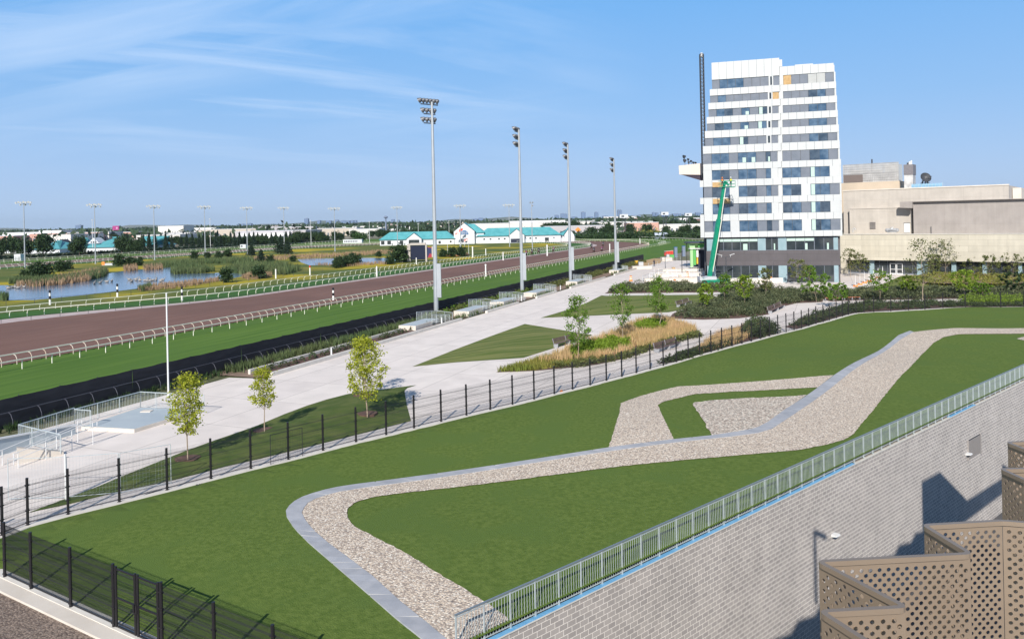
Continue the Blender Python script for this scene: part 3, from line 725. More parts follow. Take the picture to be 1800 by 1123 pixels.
# added sawtooth wall out of view, shaped to shadow the block wall
def cast_from(px, py, s):
    t, z = wall_tz(px, py); X, Y = Wt(t); return (X - math.sin(R(12)) * s, Y - math.cos(R(12)) * s, z + math.tan(R(32)) * s)
A1, A2, A3, A4 = cast_from(1620, 846, 23), cast_from(1652, 829, 23), cast_from(1700, 879, 23), cast_from(1762, 840, 23)
mb = MB(); yy = .12
for a, b in ((A1, A2), (A2, A3), (A3, A4)):
    mb.add([(a[0], a[1], ZS - 3.6), (b[0], b[1], ZS - 3.6), b, a, (a[0], a[1] - yy, ZS - 3.6), (b[0], b[1] - yy, ZS - 3.6), (b[0], b[1] - yy, b[2]), (a[0], a[1] - yy, a[2])],
        [(0, 1, 2, 3), (7, 6, 5, 4), (3, 2, 6, 7), (0, 3, 7, 4), (1, 5, 6, 2)])
mb.box(A4[0], A4[0] + 8, A4[1] - yy, A4[1], ZS - 3.6, A4[2] + 1)
tag(mb.build('sawtooth_parapet', M['bronze']), 'unseen sawtooth wall added to cast the zigzag shadow on the block wall', 'parapet')
q = cast_from(1432, 935, 24); mb = MB(); lp = thing('terrace_lamp', 'slim terrace lamp post on the near building', 'lamp', (q[0], q[1], ZS - 1.6))
mb.tube((q[0], q[1], ZS - 1.6), q, .09, seg=10); mb.build('pole', M['darkmetal'], lp); mb = MB(); mb.bar(q, (q[0] + .7, q[1], q[2] - .1), .25, .14); mb.build('lamp_head', M['darkmetal'], lp)

# ------------------------------------------------------------------ rails of the race tracks
def rail(label, pts, spacing, h, side, m, r=.045, goose=.45, top_w=.11, foot_d=.5, mp=None, vis=None, seg=4):
    """white running rail: one long rail, swan-necked posts (nearest 100 are parts of their own)"""
    o = thing('running_rail', label, 'rail', (pts[0][0], pts[0][1], 0))
    mb = MB()
    for a, b in zip(pts, pts[1:]): mb.bar((*a, h), (*b, h), top_w, top_w * .85)
    mb.build('rail', m, o)
    q = resample(pts, spacing); posts = []
    for i, p in enumerate(q):
        a = q[max(0, i - 1)]; b = q[min(len(q) - 1, i + 1)]; l = math.dist(a, b) or 1; n = (-(b[1] - a[1]) / l * side, (b[0] - a[0]) / l * side)
        f = (p[0] + n[0] * goose, p[1] + n[1] * goose)
        posts.append((math.hypot(*p), [(*f, 0), (*f, h * .55), (f[0] - n[0] * goose * .35, f[1] - n[1] * goose * .35, h * .85), (*p, h - top_w * .3)]))
    def seen(p): return p[1] > 5 and -.72 < p[0] / p[1] < .5
    posts = [x for x in posts if seen(x[1][0])]
    posts.sort(key=lambda x: x[0])
    for d, pp in posts[:100]:
        mb = MB(); mb.path(pp, r, seg); mb.build('post', mp or m, o)
    if len(posts) > 100:
        mb = MB()
        for d, pp in posts[100:]: mb.path(pp, r * (1 + .0012 * max(0, d - 150)), 3)
        tag(mb.build('post', mp or m, o), kind='stuff')
    return o
rail('nearest white running rail, between the bright outer grass and the brown dirt track', [SN(s, 69.9) for s in range(40, 372, 6)], 3.0, .92, 1, M['railwhite'], .045, .05)
rail('second rail with swan-necked tan posts on the near edge of the dirt', oval(73.3, 40, 6, 60), 1.5, 1.0, 1, M['railwhite'], .04, -.5, mp=M['railtan'])
rail('white rail along the inner edge of the dirt, by the strip of inner grass', oval(99.6, 40, 6, 60, wf=1), 2.3, 1.05, -1, M['railwhite'], .05, -.6, .13)
rail('inner white rail between the inner grass and the meadow', oval(110.3, 40, 6, 60, wf=.8), 2.3, 1.05, -1, M['railwhite'], .045, -.6, .10)
rail('low dark rail beside the pale sand strip', [SN(s, 97.2 + .75 * widen(s)) for s in range(60, 240, 6)], 4.0, .55, 1, M['darkmetal'], .03, .02, .04)
rail('far white rail that sweeps round the outer grass by the trees', [P(x, y, 1) for x, y in ((1240, 421), (1200, 419.5), (1157, 418), (1110, 416), (1060, 415), (1027, 414.5), (985, 415))] + [SN(560, 250)], 3.5, 1.2, 1, M['railwhite'], .05, -.4, .16)
rail('curved white rail at the head of the dirt track turn', [P(x, y, 1) for x, y in ((1157, 428), (1170, 424.5), (1150, 422.5), (1110, 421.6), (1060, 422), (1010, 424))], 3.5, 1.2, 1, M['railwhite'], .05, -.4, .16)
rail('long white rail of the back straight in front of the far hedge', [SN(s, 306) for s in range(470, 60, -8)], 3.5, 1.2, -1, M['railwhite'], .06, -.4, .14)
rail('upper white rail beyond the far hedge', [SN(s, 345) for s in range(470, 60, -8)], 4, 1.2, -1, M['railwhite'], .06, -.4, .12)
# pale plastic edging on the inner straight and the dark pond fence
pf = thing('pond_fence', 'low dark wire fence between the pond and the inner rail', 'fence', (*SN(95, 124), 0)); fp = [SN(s, 123 + .8 * widen(s)) for s in range(80, 170, 4)]
mb = MB()
for a, b in zip(fp, fp[1:]):
    mb.bar((*a, 1.0), (*b, 1.0), .04, .04); mb.bar((*a, .5), (*b, .5), .02, .02)
mb.build('wire', M['darkmetal'], pf)
for a in fp: mb = MB(); mb.tube((*a, 0), (*a, 1.05), .035, seg=5); mb.build('post', M['darkmetal'], pf)

# ------------------------------------------------------------------ black netting fence beside the plaza
nfence = thing('netting_fence', 'tall fence draped with black netting between the outer grass and the plaza', 'fence', (*SN(60, nf - .1), 0))
ps = [SN(s, nf - .15) for s in range(20, 225, 3)]
r_ = random.Random(11)
for i in range(0, len(ps) - 1, 4):
    seg_ = ps[i:i + 5]; mb = MB(); q = resample(seg_, .5); k = len(q); hs = []
    vs = []; fs = []
    for j, p in enumerate(q):
        sag = -.05 * math.sin(PI * ((j * .5) % 3) / 3) + r_.uniform(-.015, .015)
        for z, o_ in ((.0, r_.uniform(-.05, .05)), (.7, r_.uniform(-.04, .04)), (1.4, r_.uniform(-.03, .03)), (1.95 + sag, 0)):
            vs.append((p[0] - DN[0] * o_, p[1] - DN[1] * o_, z))
    for j in range(k - 1):
        for z in range(3): fs.append((j * 4 + z, (j + 1) * 4 + z, (j + 1) * 4 + z + 1, j * 4 + z + 1))
    mb.add(vs, fs); mb.build('netting', M['netting'], nfence, smooth=True)
for p in ps:
    mb = MB(); a = (p[0] + DN[0] * .12, p[1] + DN[1] * .12); mb.tube((*a, 0), (*a, 2.0), .03, seg=5); mb.build('post', M['darkmetal'], nfence)
# grey rail with bowed posts on the plaza side of the netting
lr = thing('bowed_rail', 'grey rail with bowed posts leaning against the black netting', 'rail', (*SN(60, nf - .9), 0)); mb = MB()
GR = mat('grey_dull', (.07, .075, .10), rough=.6)
for s in range(20, 160, 6): mb.bar((*SN(s, nf - .45), 1.05), (*SN(s + 6, nf - .45), 1.05), .05, .05)
mb.build('rail', GR, lr)
for s in range(20, 160, 2):
    mb = MB(); mb.path([(*SN(s, nf - .45), 1.05), (*SN(s - .05, nf - .75), .95), (*SN(s - .1, nf - 1.0), .6), (*SN(s - .1, nf - 1.05), 0)], .022, 4); mb.build('post', GR, lr)

# ------------------------------------------------------------------ floodlight masts
def flood_mast(name, label, base, h, rows, group, small=False):
    o = thing(name, label, 'light mast', (base[0], base[1], 0), 0, group)
    mb = MB(); rb, rt = (.33, .17) if not small else (.24, .12)
    mb.tube((0, 0, 0), (0, 0, h * .45), rb, (rb + rt) / 2, 12); mb.tube((0, 0, h * .45), (0, 0, h), (rb + rt) / 2, rt, 12); mb.tube((0, 0, 0), (0, 0, .12), rb * 1.6, seg=12)
    mb.build('pole', M['steel'], o, local=True)
    return o
def fixture(mb, c, d, s=.36, mi=0):
    # drum shaped reflector with a visor, its mouth towards d
    c = Vector(c); d = Vector(d).normalized()
    mb.tube(c - d * s * .7, c + d * s * .35, s * .45, s * 1.0, 10, mi); mb.tube(c + d * s * .35, c + d * s * .55, s * 1.0, s * 1.05, 10, mi)
    mb.tube(c + Vector((0, 0, -s * 1.3)), c, s * .12, seg=5, mi=mi)
MH = [(767, 555, 173), (918, 518, 223), (1003, 497, 250), (1083, 478, 277)]
lab4 = ['tallest looking floodlight mast, nearest of the four beside the black netting', 'second floodlight mast from the left along the black netting', 'third floodlight mast from the left along the black netting', 'fourth and farthest floodlight mast along the black netting']
for i, (px, py, pt) in enumerate(MH):
    p = P(px, py, .1); h = EYE + ray(px, pt)[1] * p[1]
    o = flood_mast('floodlight_mast', lab4[i], p, h - .5, None, 'floodlight masts along the plaza')
    aim = Vector((-.82, .25, -.45)) if i == 0 else Vector((-.80, .35, -.5))
    ax = Vector((.35, 1, 0)).normalized() if i else Vector((.80, .6, 0)).normalized()
    for r_i, (z, n) in enumerate(((h - .3, 6 if i == 0 else 4), (h - 1.6, 4), (h - 2.85, 4))):
        w = (2.7 if i == 0 else 2.1) if r_i == 0 else 1.8
        mb = MB(); c = Vector((-.35, 0, z - .55)); mb.bar(c - ax * w / 2, c + ax * w / 2, .14, .14); mb.bar((0, 0, z - .55), c, .14, .14); mb.build('crossarm', M['darkmetal'], o, local=True)
        for k in range(n):
            mb = MB(); q = c + ax * (-w / 2 + w * k / (n - 1)) + Vector((-.1, 0, .55)); fixture(mb, q, aim, .38); mb.build('floodlight', M['lampbody'], o, local=True)
    mb = MB(); mb.box(.18, .75, -.3, .3, 2.6 if i < 3 else 2.4, 7.2); mb.build('control_box', M['steel'], o, local=True)
far_px = [(44, 472, 357, 40), (168, 464, 361, 165), (272, 457, 363, 268), (361, 452, 364, 358), (435, 447, 366, 433), (500, 441, 366, 498), (589, 442, 367, 587), (699, 436, 365, 697), (810, 437, 362, 809), (896, 434, 361, 896)]
ordn = ['first', 'second', 'third', 'fourth', 'fifth', 'sixth', 'seventh', 'eighth', 'ninth', 'tenth']
for i, (px, py, pt, _) in enumerate(far_px):
    p = P(px, py, 0); h = EYE + ray(px, pt)[1] * p[1]
    o = flood_mast('slim_mast', '%s from the left of the slim infield light masts with flat lamp clusters' % ordn[i], p, h, None, 'slim light masts of the infield', True)
    w = 5.0
    mb = MB(); mb.bar((-w / 2, 0, h), (w / 2, 0, h), .1, .1); mb.bar((-w / 3, .6, h - .4), (w / 3, .6, h - .4), .1, .1); mb.bar((0, -.6, h - .2), (0, .9, h - .2), .1, .1); mb.build('crossarm', M['steel'], o, local=True)
    mb = MB()
    for k in range(7): fixture(mb, (-w / 2 + w * k / 6, -.1, h + .15 + .25 * (k % 2)), (.3 if k % 2 else -.3, -1, -.5), .34)
    for k in range(3): fixture(mb, (-w / 3 + w * k / 3, .7, h - .5), (0, 1, -.5), .32)
    mb.build('lamps', M['galv_white'], o, local=True)
p = P(936, 441); h = EYE + ray(934, 356)[1] * p[1]; o = flood_mast('slim_mast', 'slim mast right of the second floodlight mast, with upright forked lamps', p, h, None, 'slim light masts of the infield', True)
mb = MB(); [fixture(mb, (x, 0, h + z), (-1, 0, .3), .4) for x, z in ((-.5, 0), (.5, 0), (.4, -1.3))]; mb.build('lamps', M['duct'], o, local=True)
# slender white pole beside the grey slab
p = P(296, 688, .35); h = EYE + ray(293.5, 516)[1] * p[1]
mb = MB(); mb.tube((0, 0, 0), (0, 0, h), .07, .055, 10); mb.blob((0, 0, h), .07, .07, .06); mb.box(-.14, .14, -.14, .14, 0, .03)
o = mb.build('flag_pole', M['galv_white']); o.location = (*p, 0); tag(o, 'slender bare white pole behind the railing of the blue-grey slab', 'pole')

# ------------------------------------------------------------------ distance posts
def dist_post(px, y0, y1, kind, label):
    p = P(px, y1); h = EYE + ray(px, y0)[1] * p[1]; w = max(.14, h * .055)
    o = thing('distance_post', label, 'marker post', (*p, 0), 0, 'marker posts of the race track')
    mb = MB(); mb.tube((0, 0, 0), (0, 0, h), w * 1.25, w, 8); mb.build('shaft', M['white'], o, local=True)
    if kind == 'bw':
        mb = MB()
        for a, b in ((.82, 1.01), (.38, .6)): mb.tube((0, 0, h * a), (0, 0, h * b), w * 1.1 + .03, w + .03, 8)
        mb.build('black_bands', M['black'], o, local=True)
    if kind == 'red': mb = MB(); mb.tube((0, 0, h * .8), (0, 0, h * 1.02), w + .04, seg=8); mb.build('red_top', M['red'], o, local=True)
    if kind == 'ball': mb = MB(); mb.blob((0, 0, h), w * 1.6, w * 1.6, w * 1.6); mb.build('ball_top', M['white'], o, local=True)
for a in [(88, 510, 536, 'bw', 'black and white banded post by the inner rail, farthest left'), (206.5, 499, 523, 'bw', 'white post with a black top beside the pond fence'), (320, 504, 529, 'bw', 'black and white banded post on the inner grass, left of the slender pole'),
          (586, 506, 528, 'bw', 'black and white banded post on the near running rail'), (485, 473, 490, 'w', 'plain pale post in front of the reeds beside the inner rail'), (545, 467, 484, 'red', 'white post with a red top beside the inner rail'),
          (662.5, 468, 487, 'w', 'tall plain white post on the white rail of the inner grass'), (854, 466, 486, 'ball', 'pale post on the near rail, left of the second floodlight mast'), (831, 435, 453, 'ball', 'short white obelisk post on the inner rail, near the tote board'),
          (962, 432, 450, 'ball', 'white obelisk post on the rail, between the second and third masts'), (884.5, 443, 458, 'w', 'cream post beside the inner rail, left of the second mast'), (1072, 430, 445, 'ball', 'white obelisk post on the dirt, just left of the fourth mast'),
          (1125, 419, 429, 'w', 'white post at the head of the track turn'), (732, 453, 465, 'w', 'cream post on the inner rail below the tote board'), (854, 437, 449, 'w', 'slim white post behind the inner rail, right of the tote board')]: dist_post(*a)

# ------------------------------------------------------------------ tote board in the infield
o = thing('tote_board', 'big blank black video board in a tan frame by the inner rail', 'screen', (*P(735, 461), 0)); D_ = P(735, 461)[1]
def tb(px0, px1, py0, py1, dy=0, th_=.6, mi=0, mb=None):
    a = W(px0, py1, D_ + dy); b = W(px1, py0, D_ + dy); mb.box(a[0], b[0], D_ + dy, D_ + dy + th_, max(a[2], 0), b[2], mi)
FR = mat('tan_frame', (.45, .41, .38), rough=.8)
mb = MB(); tb(716, 721, 429, 460, 0, 1.5, 0, mb); tb(721, 748, 427, 431.2, 0, 1.5, 0, mb); tb(748, 750, 430, 460, 0, 1.5, 0, mb); tb(721, 748, 431.2, 457, .9, .5, 0, mb); mb.build('frame', FR, o)
mb = MB(); tb(721.2, 747.8, 431.4, 457, .35, .4, 0, mb); mb.build('screen', M['ink'], o)
mb = MB(); tb(708.5, 716, 437, 447, .5, .5, 0, mb); mb.build('side_screen', M['ink'], o)
mb = MB(); tb(750.2, 759, 434.5, 453, .5, .5, 0, mb); mb.build('poster_panel', mat('poster', (.02, .03, .10), (.35, .03, .05), .5, .4, lo=.5, hi=.55), o)
mb = MB(); tb(759, 761.5, 433, 452, .2, 1.2, 0, mb); mb.build('pillar', FR, o); mb = MB(); tb(703.2, 707.5, 436.5, 462, .2, 1.0, 0, mb); mb.build('pillar', FR, o)

# ------------------------------------------------------------------ vegetation
def rv(r): return Vector((r.gauss(0, 1), r.gauss(0, 1), r.gauss(0, 1))).normalized()
def leaves(mb, c, spread, n, size, r, flat=.5, mi=0):
    for _ in range(n):
        p = Vector((c[0] + r.gauss(0, spread[0]), c[1] + r.gauss(0, spread[1]), c[2] + r.gauss(0, spread[2])))
        a = rv(r); b = a.cross(rv(r)).normalized(); s = size * r.uniform(.6, 1.3)
        mb.add([tuple(p - a * s), tuple(p + b * s * .55), tuple(p + a * s), tuple(p - b * s * .55)], [(0, 1, 2, 3)], mi)
def make_tree(name, h, trunk_h, crown_w, prof, nclump, nleaf, leaf, lm, bm, seed, label, cat='tree', group=None, lean=0, tr=.045, clump=.16, gap=0.0):
    """young open tree: forked trunk, a limb to every clump, leaves as small faces"""
    r = random.Random(seed); o = thing(name, label, cat, (0, 0, 0), 0, group)
    tk = MB(); cr = MB(); top = Vector((lean, 0, h * .93)); pts = [Vector((0, 0, -.05))]
    n = 7
    for i in range(1, n + 1): t = i / n; pts.append(Vector((lean * t + r.gauss(0, .012 * h) * (t > .2), r.gauss(0, .012 * h) * (t > .2), h * .93 * t)))
    for i in range(n): tk.tube(pts[i], pts[i + 1], tr * h / 5 * (1 - i / n * .85), tr * h / 5 * (1 - (i + 1) / n * .85), 7)
    def axis(z):
        t = max(0, min(.999, z / (h * .93))) * n; i = int(t); return pts[i].lerp(pts[i + 1], t - i)
    for k in range(nclump):
        t = (k + r.random()) / nclump; z = trunk_h + (h - trunk_h) * t
        if r.random() < gap: continue
        w = crown_w / 2 * prof(t); ang = k * 2.4 + r.uniform(-.5, .5); rad = w * math.sqrt(r.uniform(.05, 1))
        c = axis(z) + Vector((math.cos(ang) * rad, math.sin(ang) * rad, r.gauss(0, .02 * h)))
        st = axis(max(trunk_h * .85, z - rad * 1.0 - .1)); tk.tube(st, c, tr * h / 5 * .22, tr * h / 5 * .07, 4, cap=0)
        s = clump * h / 5 * r.uniform(.7, 1.35); leaves(cr, c, (s, s, s * .8), int(nleaf * r.uniform(.5, 1.4)), leaf, r)
    tk.build('trunk', bm, o); cr.build('crown', lm, o)
    return o
def dense_tree(name, h, w, seed, lm, label, leaf=.35, n=70, per=26, base=.12, prof=None, group=None, conifer=False):
    r = random.Random(seed); o = thing(name, label, 'tree', (0, 0, 0), 0, group); tk = MB(); cr = MB()
    tk.tube((0, 0, -.1), (0, 0, h * .75), h * .022, h * .008, 6)
    for k in range(n):
        if conifer:
            t = (k + .5) / n; z = h * (base + (1 - base) * t); R_ = w / 2 * (1 - t) ** .85 * r.uniform(.75, 1.1) + .1; a = k * 2.4
            c = Vector((math.cos(a) * R_ * .7, math.sin(a) * R_ * .7, z)); s = (R_ * .34 + .08, R_ * .34 + .08, h * .022)
            tk.tube((0, 0, z + .1), c, h * .004, h * .002, 3, cap=0)
            leaves(cr, c, s, per, leaf, r); leaves(cr, (0, 0, z), (R_ * .2, R_ * .2, h * .03), per // 3, leaf, r)
        else:
            d = rv(r); q = r.uniform(.55, 1) if k % 4 else r.uniform(.1, .6); zc = h * (base + 1) / 2
            hz = h * (1 - base) / 2
            c = Vector((d.x * w / 2 * .85 * q, d.y * w / 2 * .85 * q, zc + d.z * hz * .85 * q)); s = w * .085 * r.uniform(.7, 1.3)
            if k % 5 == 0: tk.tube((0, 0, h * .3), c, h * .007, h * .003, 4, cap=0)
            leaves(cr, c, (s, s, s * .75), per, leaf, r)
    tk.build('trunk', M['bark_dark'], o); cr.build('crown', lm, o); return o
colprof = lambda t: .45 + .75 * math.sin(PI * min(1, t * 1.02) ** .8) * (1 - .35 * t)
oval_p = lambda t: .35 + .75 * math.sin(PI * (t * .85 + .1))
def place(o, px, py, z=0): p = P(px, py, z); o.location = (p[0], p[1], z); return o
def hpx(px, pb, pt, z=0): p = P(px, pb, z); return EYE + ray(px, pt)[1] * p[1] - z
# near young trees
place(make_tree('young_tree', hpx(330, 806, 657, .3), 1.45, 1.75, colprof, 54, 62, .072, M['leaf_lime'], M['bark'], 1, 'yellow-green young tree on the front lawn, leftmost, beside the blue-grey slab', group='young trees of the plaza'), 330, 806, .3)
place(make_tree('young_tree', hpx(465, 757, 642, .3), 1.5, 1.35, colprof, 44, 52, .07, M['leaf_lime'], M['bark'], 2, 'small slender yellow-green tree on the left half of the front lawn', group='young trees of the plaza'), 465, 757, .3)
place(make_tree('young_tree', hpx(646, 732, 590, .35), 1.3, 2.3, colprof, 64, 62, .078, M['leaf_lime'], M['bark'], 3, 'yellow-green tree on the front lawn near its right end, taller of the overlapping pair', group='young trees of the plaza', lean=-.2), 646, 732, .35)
place(make_tree('young_tree', hpx(639, 695, 590, .3), 1.6, 1.7, colprof, 30, 46, .075, M['leaf_lime'], M['bark'], 4, 'yellow-green tree standing just behind the taller one near the promenade edge', group='young trees of the plaza'), 639, 695, .3)
mids = [(1017, 632, 520, 1.9, M['leaf_mid'], 'dark green young tree at the left end of the tan ornamental grass bed'), (1095, 604, 495, 2.6, M['leaf_mid'], 'green young tree rising from the middle of the tan grass bed'),
    (1160, 580, 485, 2.5, M['leaf_mid'], 'green young tree at the right of the tan grass bed, bare below'), (1154, 566, 500, 1.6, M['leaf_mid'], 'thin young tree right behind the one at the right of the tan grass bed')]
for i, (px, pb, pt, w, m, lab) in enumerate(mids):
    place(make_tree('young_tree', hpx(px, pb, pt), 2.2 if i else 1.7, w, colprof, 50 if i < 3 else 20, 52, .095, m, M['bark'], 20 + i, lab, group='young trees of the plaza', gap=.2), px, pb)
smalls = [(1240, 549, 497, 1.8, 'leaf_bright', 'small thin yellowish tree at the left edge of the dark shrub bed'), (1274, 533, 481, 2.4, 'leaf_mid', 'small green tree in the dark shrub bed, in front of the boom lift'), (1309, 540, 482, 2.2, 'leaf_bright', 'small pale yellow tree in the dark shrub bed before the tower glass'),
    (1346, 523, 471, 2.0, 'leaf_olive', 'small tree with some orange leaves at the back of the shrub bed'), (1435, 531, 481, 5.2, 'leaf_mid', 'broad bright green tree at the right end of the shrub bed'), (1547, 530, 474, 3.0, 'leaf_mid', 'round headed green tree by the path, between the benches and barriers'),
    (1597, 519, 484, 3.4, 'leaf_bright', 'low spreading light green tree left of the tall sparse tree'), (1622, 527, 414, 4.2, 'leaf_olive', 'tallest sparse dark tree in front of the cream stone wall'), (1662, 487, 420, 5.2, 'leaf_olive', 'tall sparse tree against the cream wall, right of the tallest one'),
    (1695, 525, 473, 3.6, 'leaf_bright', 'bright green tree in the meadow planting before the entrance windows'), (1712, 486, 450, 4.2, 'leaf_olive', 'grey-green tree by the windows, third from the right'), (1737, 496, 448, 4.0, 'leaf_olive', 'grey-green tree by the windows, second from the right'),
    (1781, 490, 445, 4.6, 'leaf_olive', 'grey-green tree by the windows at the far right'), (1727, 523, 497, 2.6, 'leaf_mid', 'small low tree in the right hedge, near the mesh fence posts'), (1782, 519, 478, 4.0, 'leaf_dark', 'dark green tree standing in the right hedge at the frame edge'),
    (1458, 489, 446, 3.4, 'leaf_olive', 'olive tree in front of the right corner of the tower'), (1495, 486, 436, 4.4, 'leaf_olive', 'sparse tree in front of the left end of the cream building'), (1512, 486, 446, 4.2, 'leaf_olive', 'sparse brownish tree beside the orange-footed barriers'),
    (1403, 501, 455, 4.0, 'leaf_olive', 'thin brownish tree before the right glass bays of the tower'), (1423, 498, 466, 2.4, 'leaf_mid', 'small green tree close to the tower glass'), (1468, 540, 497, 3.6, 'leaf_mid', 'green tree overlapping the orange benches'), (1642, 486, 446, 3.6, 'leaf_olive', 'small olive tree left of the tall sparse one by the entrance windows')]
for i, (px, pb, pt, w, m, lab) in enumerate(smalls):
    h = hpx(px, pb, pt); sparse = m == 'leaf_olive'
    place(make_tree('small_tree', h, h * (.34 if not sparse else .28), w, oval_p if not (px == 1622) else colprof, 42 if not sparse else 44, 26 if not sparse else 20, .16, M[m], M['bark'], 60 + i, lab, group='small trees round the tower', gap=.1 if not sparse else .22, clump=.17, tr=.035), px, pb)

def scatter(poly, n, r):
    x0, x1 = min(p[0] for p in poly), max(p[0] for p in poly); y0, y1 = min(p[1] for p in poly), max(p[1] for p in poly); out = []
    while len(out) < n:
        p = (r.uniform(x0, x1), r.uniform(y0, y1))
        if inside(p, poly): out.append(p)
    return out
def blades(mb, pts, h, w, r, lean=.25, per=1, z=None, mi=0):
    for x, y in pts:
        zz = z(x, y) if z else 0
        for _ in range(per):
            a = r.uniform(0, 2 * PI); hh = h * r.uniform(.55, 1.25); l = lean * hh * r.uniform(.2, 1); b = r.uniform(0, PI); dx, dy = math.cos(b) * w / 2, math.sin(b) * w / 2
            ox, oy = x + r.gauss(0, .08) * (per > 1) * h, y + r.gauss(0, .08) * (per > 1) * h; tx, ty = math.cos(a) * l, math.sin(a) * l
            mb.add([(ox - dx, oy - dy, zz), (ox + dx, oy + dy, zz), (ox + dx * .8 + tx * .4, oy + dy * .8 + ty * .4, zz + hh * .6), (ox + tx, oy + ty, zz + hh), (ox - dx * .8 + tx * .4, oy - dy * .8 + ty * .4, zz + hh * .6)], [(0, 1, 2, 3, 4)], mi)
def mounds(mb, pts, w, h, n, leaf, r, z=0):
    for x, y in pts:
        s = r.uniform(.75, 1.3)
        for _ in range(n):
            d = rv(r); d.z = abs(d.z); q = r.uniform(.65, 1) * s
            p = Vector((x + d.x * w * q, y + d.y * w * q, z + d.z * h * q)); a = (d + rv(r) * .8).normalized(); b = a.cross(rv(r)).normalized(); l = leaf * r.uniform(.6, 1.3)
            mb.add([tuple(p - b * l * .35), tuple(p + a * l), tuple(p + b * l * .35)], [(0, 1, 2)])
def stuff(name, mb, m, label=None): return tag(mb.build(name, m), kind='stuff')
r = random.Random(31)
def clusters(poly, k, n, sp, r):    # uneven planting: points gather in tufts
    out = []
    for c in scatter(poly, k, r):
        for _ in range(n):
            p = (c[0] + r.gauss(0, sp), c[1] + r.gauss(0, sp))
            if inside(p, poly): out.append(p)
    return out
mb = MB(); G1c = PP([(945, 640), (975, 628), (1022, 609), (1087, 584), (1120, 568), (1150, 563), (1170, 564), (1222, 580), (1226, 589), (1200, 596), (1150, 611), (1100, 628), (1040, 638), (990, 642)]); LG = [PP(q_) for q_ in ([(1000, 624), (1035, 608), (1075, 602), (1108, 607), (1103, 618), (1060, 627), (1005, 636)], [(1115, 577), (1140, 569), (1170, 572), (1174, 582), (1150, 587), (1122, 587)])]; blades(mb, [p for p in clusters(G1c, 620, 9, .28, r) if not any(inside(p, q_) for q_ in LG)], .88, .04, r, .35, 3); stuff('ornamental_grass', mb, M['grass_tan'])
tipG = PP([(872, 654.5), (962, 628), (1015, 640), (940, 652)])
mb = MB(); blades(mb, scatter(tipG, 1400, r), .5, .05, r, .5, 2); stuff('meadow_grass', mb, M['meadow_mix'])
for px in ([(1000, 622), (1035, 607), (1075, 601), (1108, 606), (1103, 616), (1060, 624), (1010, 632)], [(1115, 577), (1140, 570), (1170, 572), (1172, 580), (1150, 584), (1122, 584)]):
    q = PP(px); mb = MB(); mounds(mb, scatter(q, 170, r), .42, .72, 80, .17, r); stuff('low_green_planting', mb, M['leaf_bright'])
low = PP([(960, 648), (1020, 640), (1100, 626), (1170, 604), (1228, 588), (1229, 592), (1205, 598), (1150, 613), (1100, 631), (1015, 646)])
mb = MB(); mounds(mb, scatter(low, 160, r), .4, .55, 45, .16, r); stuff('low_dark_planting', mb, M['leaf_olive'])
mb = MB(); blades(mb, scatter(PP([(1225, 622), (1240, 604), (1262, 590), (1325, 573), (1345, 576), (1300, 603)]), 1000, r), .75, .04, r, .3, 3); stuff('ornamental_grass', mb, M['grass_tan'])
q = PP([(1325, 569), (1356, 573), (1362, 586), (1320, 597), (1300, 590)]); mb = MB(); mounds(mb, scatter(q, 60, r), .6, 1.1, 90, .2, r); mounds(mb, scatter(PP([(1160, 640), (1215, 622), (1270, 605), (1300, 600), (1228, 626), (1190, 637)]), 70, r), .5, .5, 60, .18, r); stuff('dark_shrubs', mb, M['leaf_hedge'])
def inset_pts(poly, n, r, d): return [p for p in scatter(poly, n, r) if polydist(p, poly) > d]
mb = MB(); mounds(mb, inset_pts(S1, 520, r, .6), .82, .95, 125, .17, r); stuff('shrub_planting', mb, M['leaf_shrub'])
mb = MB(); mounds(mb, inset_pts(S2, 150, r, .5), .95, 1.0, 150, .22, r); stuff('hedge_planting', mb, M['leaf_shrub'])
mb = MB(); mounds(mb, inset_pts(S3, 520, r, .5), .95, .95, 75, .26, r); stuff('hedge_planting', mb, M['leaf_shrub'])
mb = MB(); mounds(mb, inset_pts(S4, 320, r, .3), .6, .45, 60, .20, r); stuff('low_dark_planting', mb, M['leaf_hedge'])
q = PP([(1690, 527), (1900, 530), (1900, 538), (1700, 537)]); mb = MB(); mounds(mb, scatter(q, 160, r), .7, 1.0, 60, .2, r); stuff('low_green_planting', mb, M['leaf_bright'])
mb = MB(); pp = scatter(G5, 1500, r); mounds(mb, pp[:420], .7, .85, 46, .28, r, .3); blades(mb, pp[420:], .9, .08, r, .4, 3, z=lambda x, y: .2); stuff('meadow_planting', mb, M['meadow_mix'])
# verge plants at the foot of the netting
mb = MB(); q = [SN(r.uniform(53, 92), r.gauss(48.8, .45)) for _ in range(900)]; blades(mb, q, .75, .05, r, .45, 5); stuff('verge_grass', mb, M['reed_green'])
mb = MB(); q = [SN(r.uniform(20, 56), r.gauss(49.3, .3)) for _ in range(300)]; blades(mb, q, .5, .05, r, .45, 5); stuff('verge_grass', mb, M['leaf_dark'])
mb = MB(); q = [SN(s + r.gauss(0, .25), r.gauss(45.5, .25)) for s in [53 + k * .55 for k in range(66)] if r.random() < .8]; mounds(mb, q, .3, .5, 60, .14, r, .25); stuff('strip_planting', mb, M['leaf_hedge'])
mb = MB(); q = [SN(r.uniform(88, 215), r.gauss(48.4, .5)) for _ in range(330)]; mounds(mb, q, .55, .95, 55, .2, r); stuff('verge_shrubs', mb, M['leaf_olive'])
mb = MB(); q = [SN(r.uniform(88, 130), r.gauss(48.4, .5)) for _ in range(60)]; mounds(mb, q, .55, 1.05, 60, .2, r); stuff('verge_shrubs', mb, M['leaf_mid'])
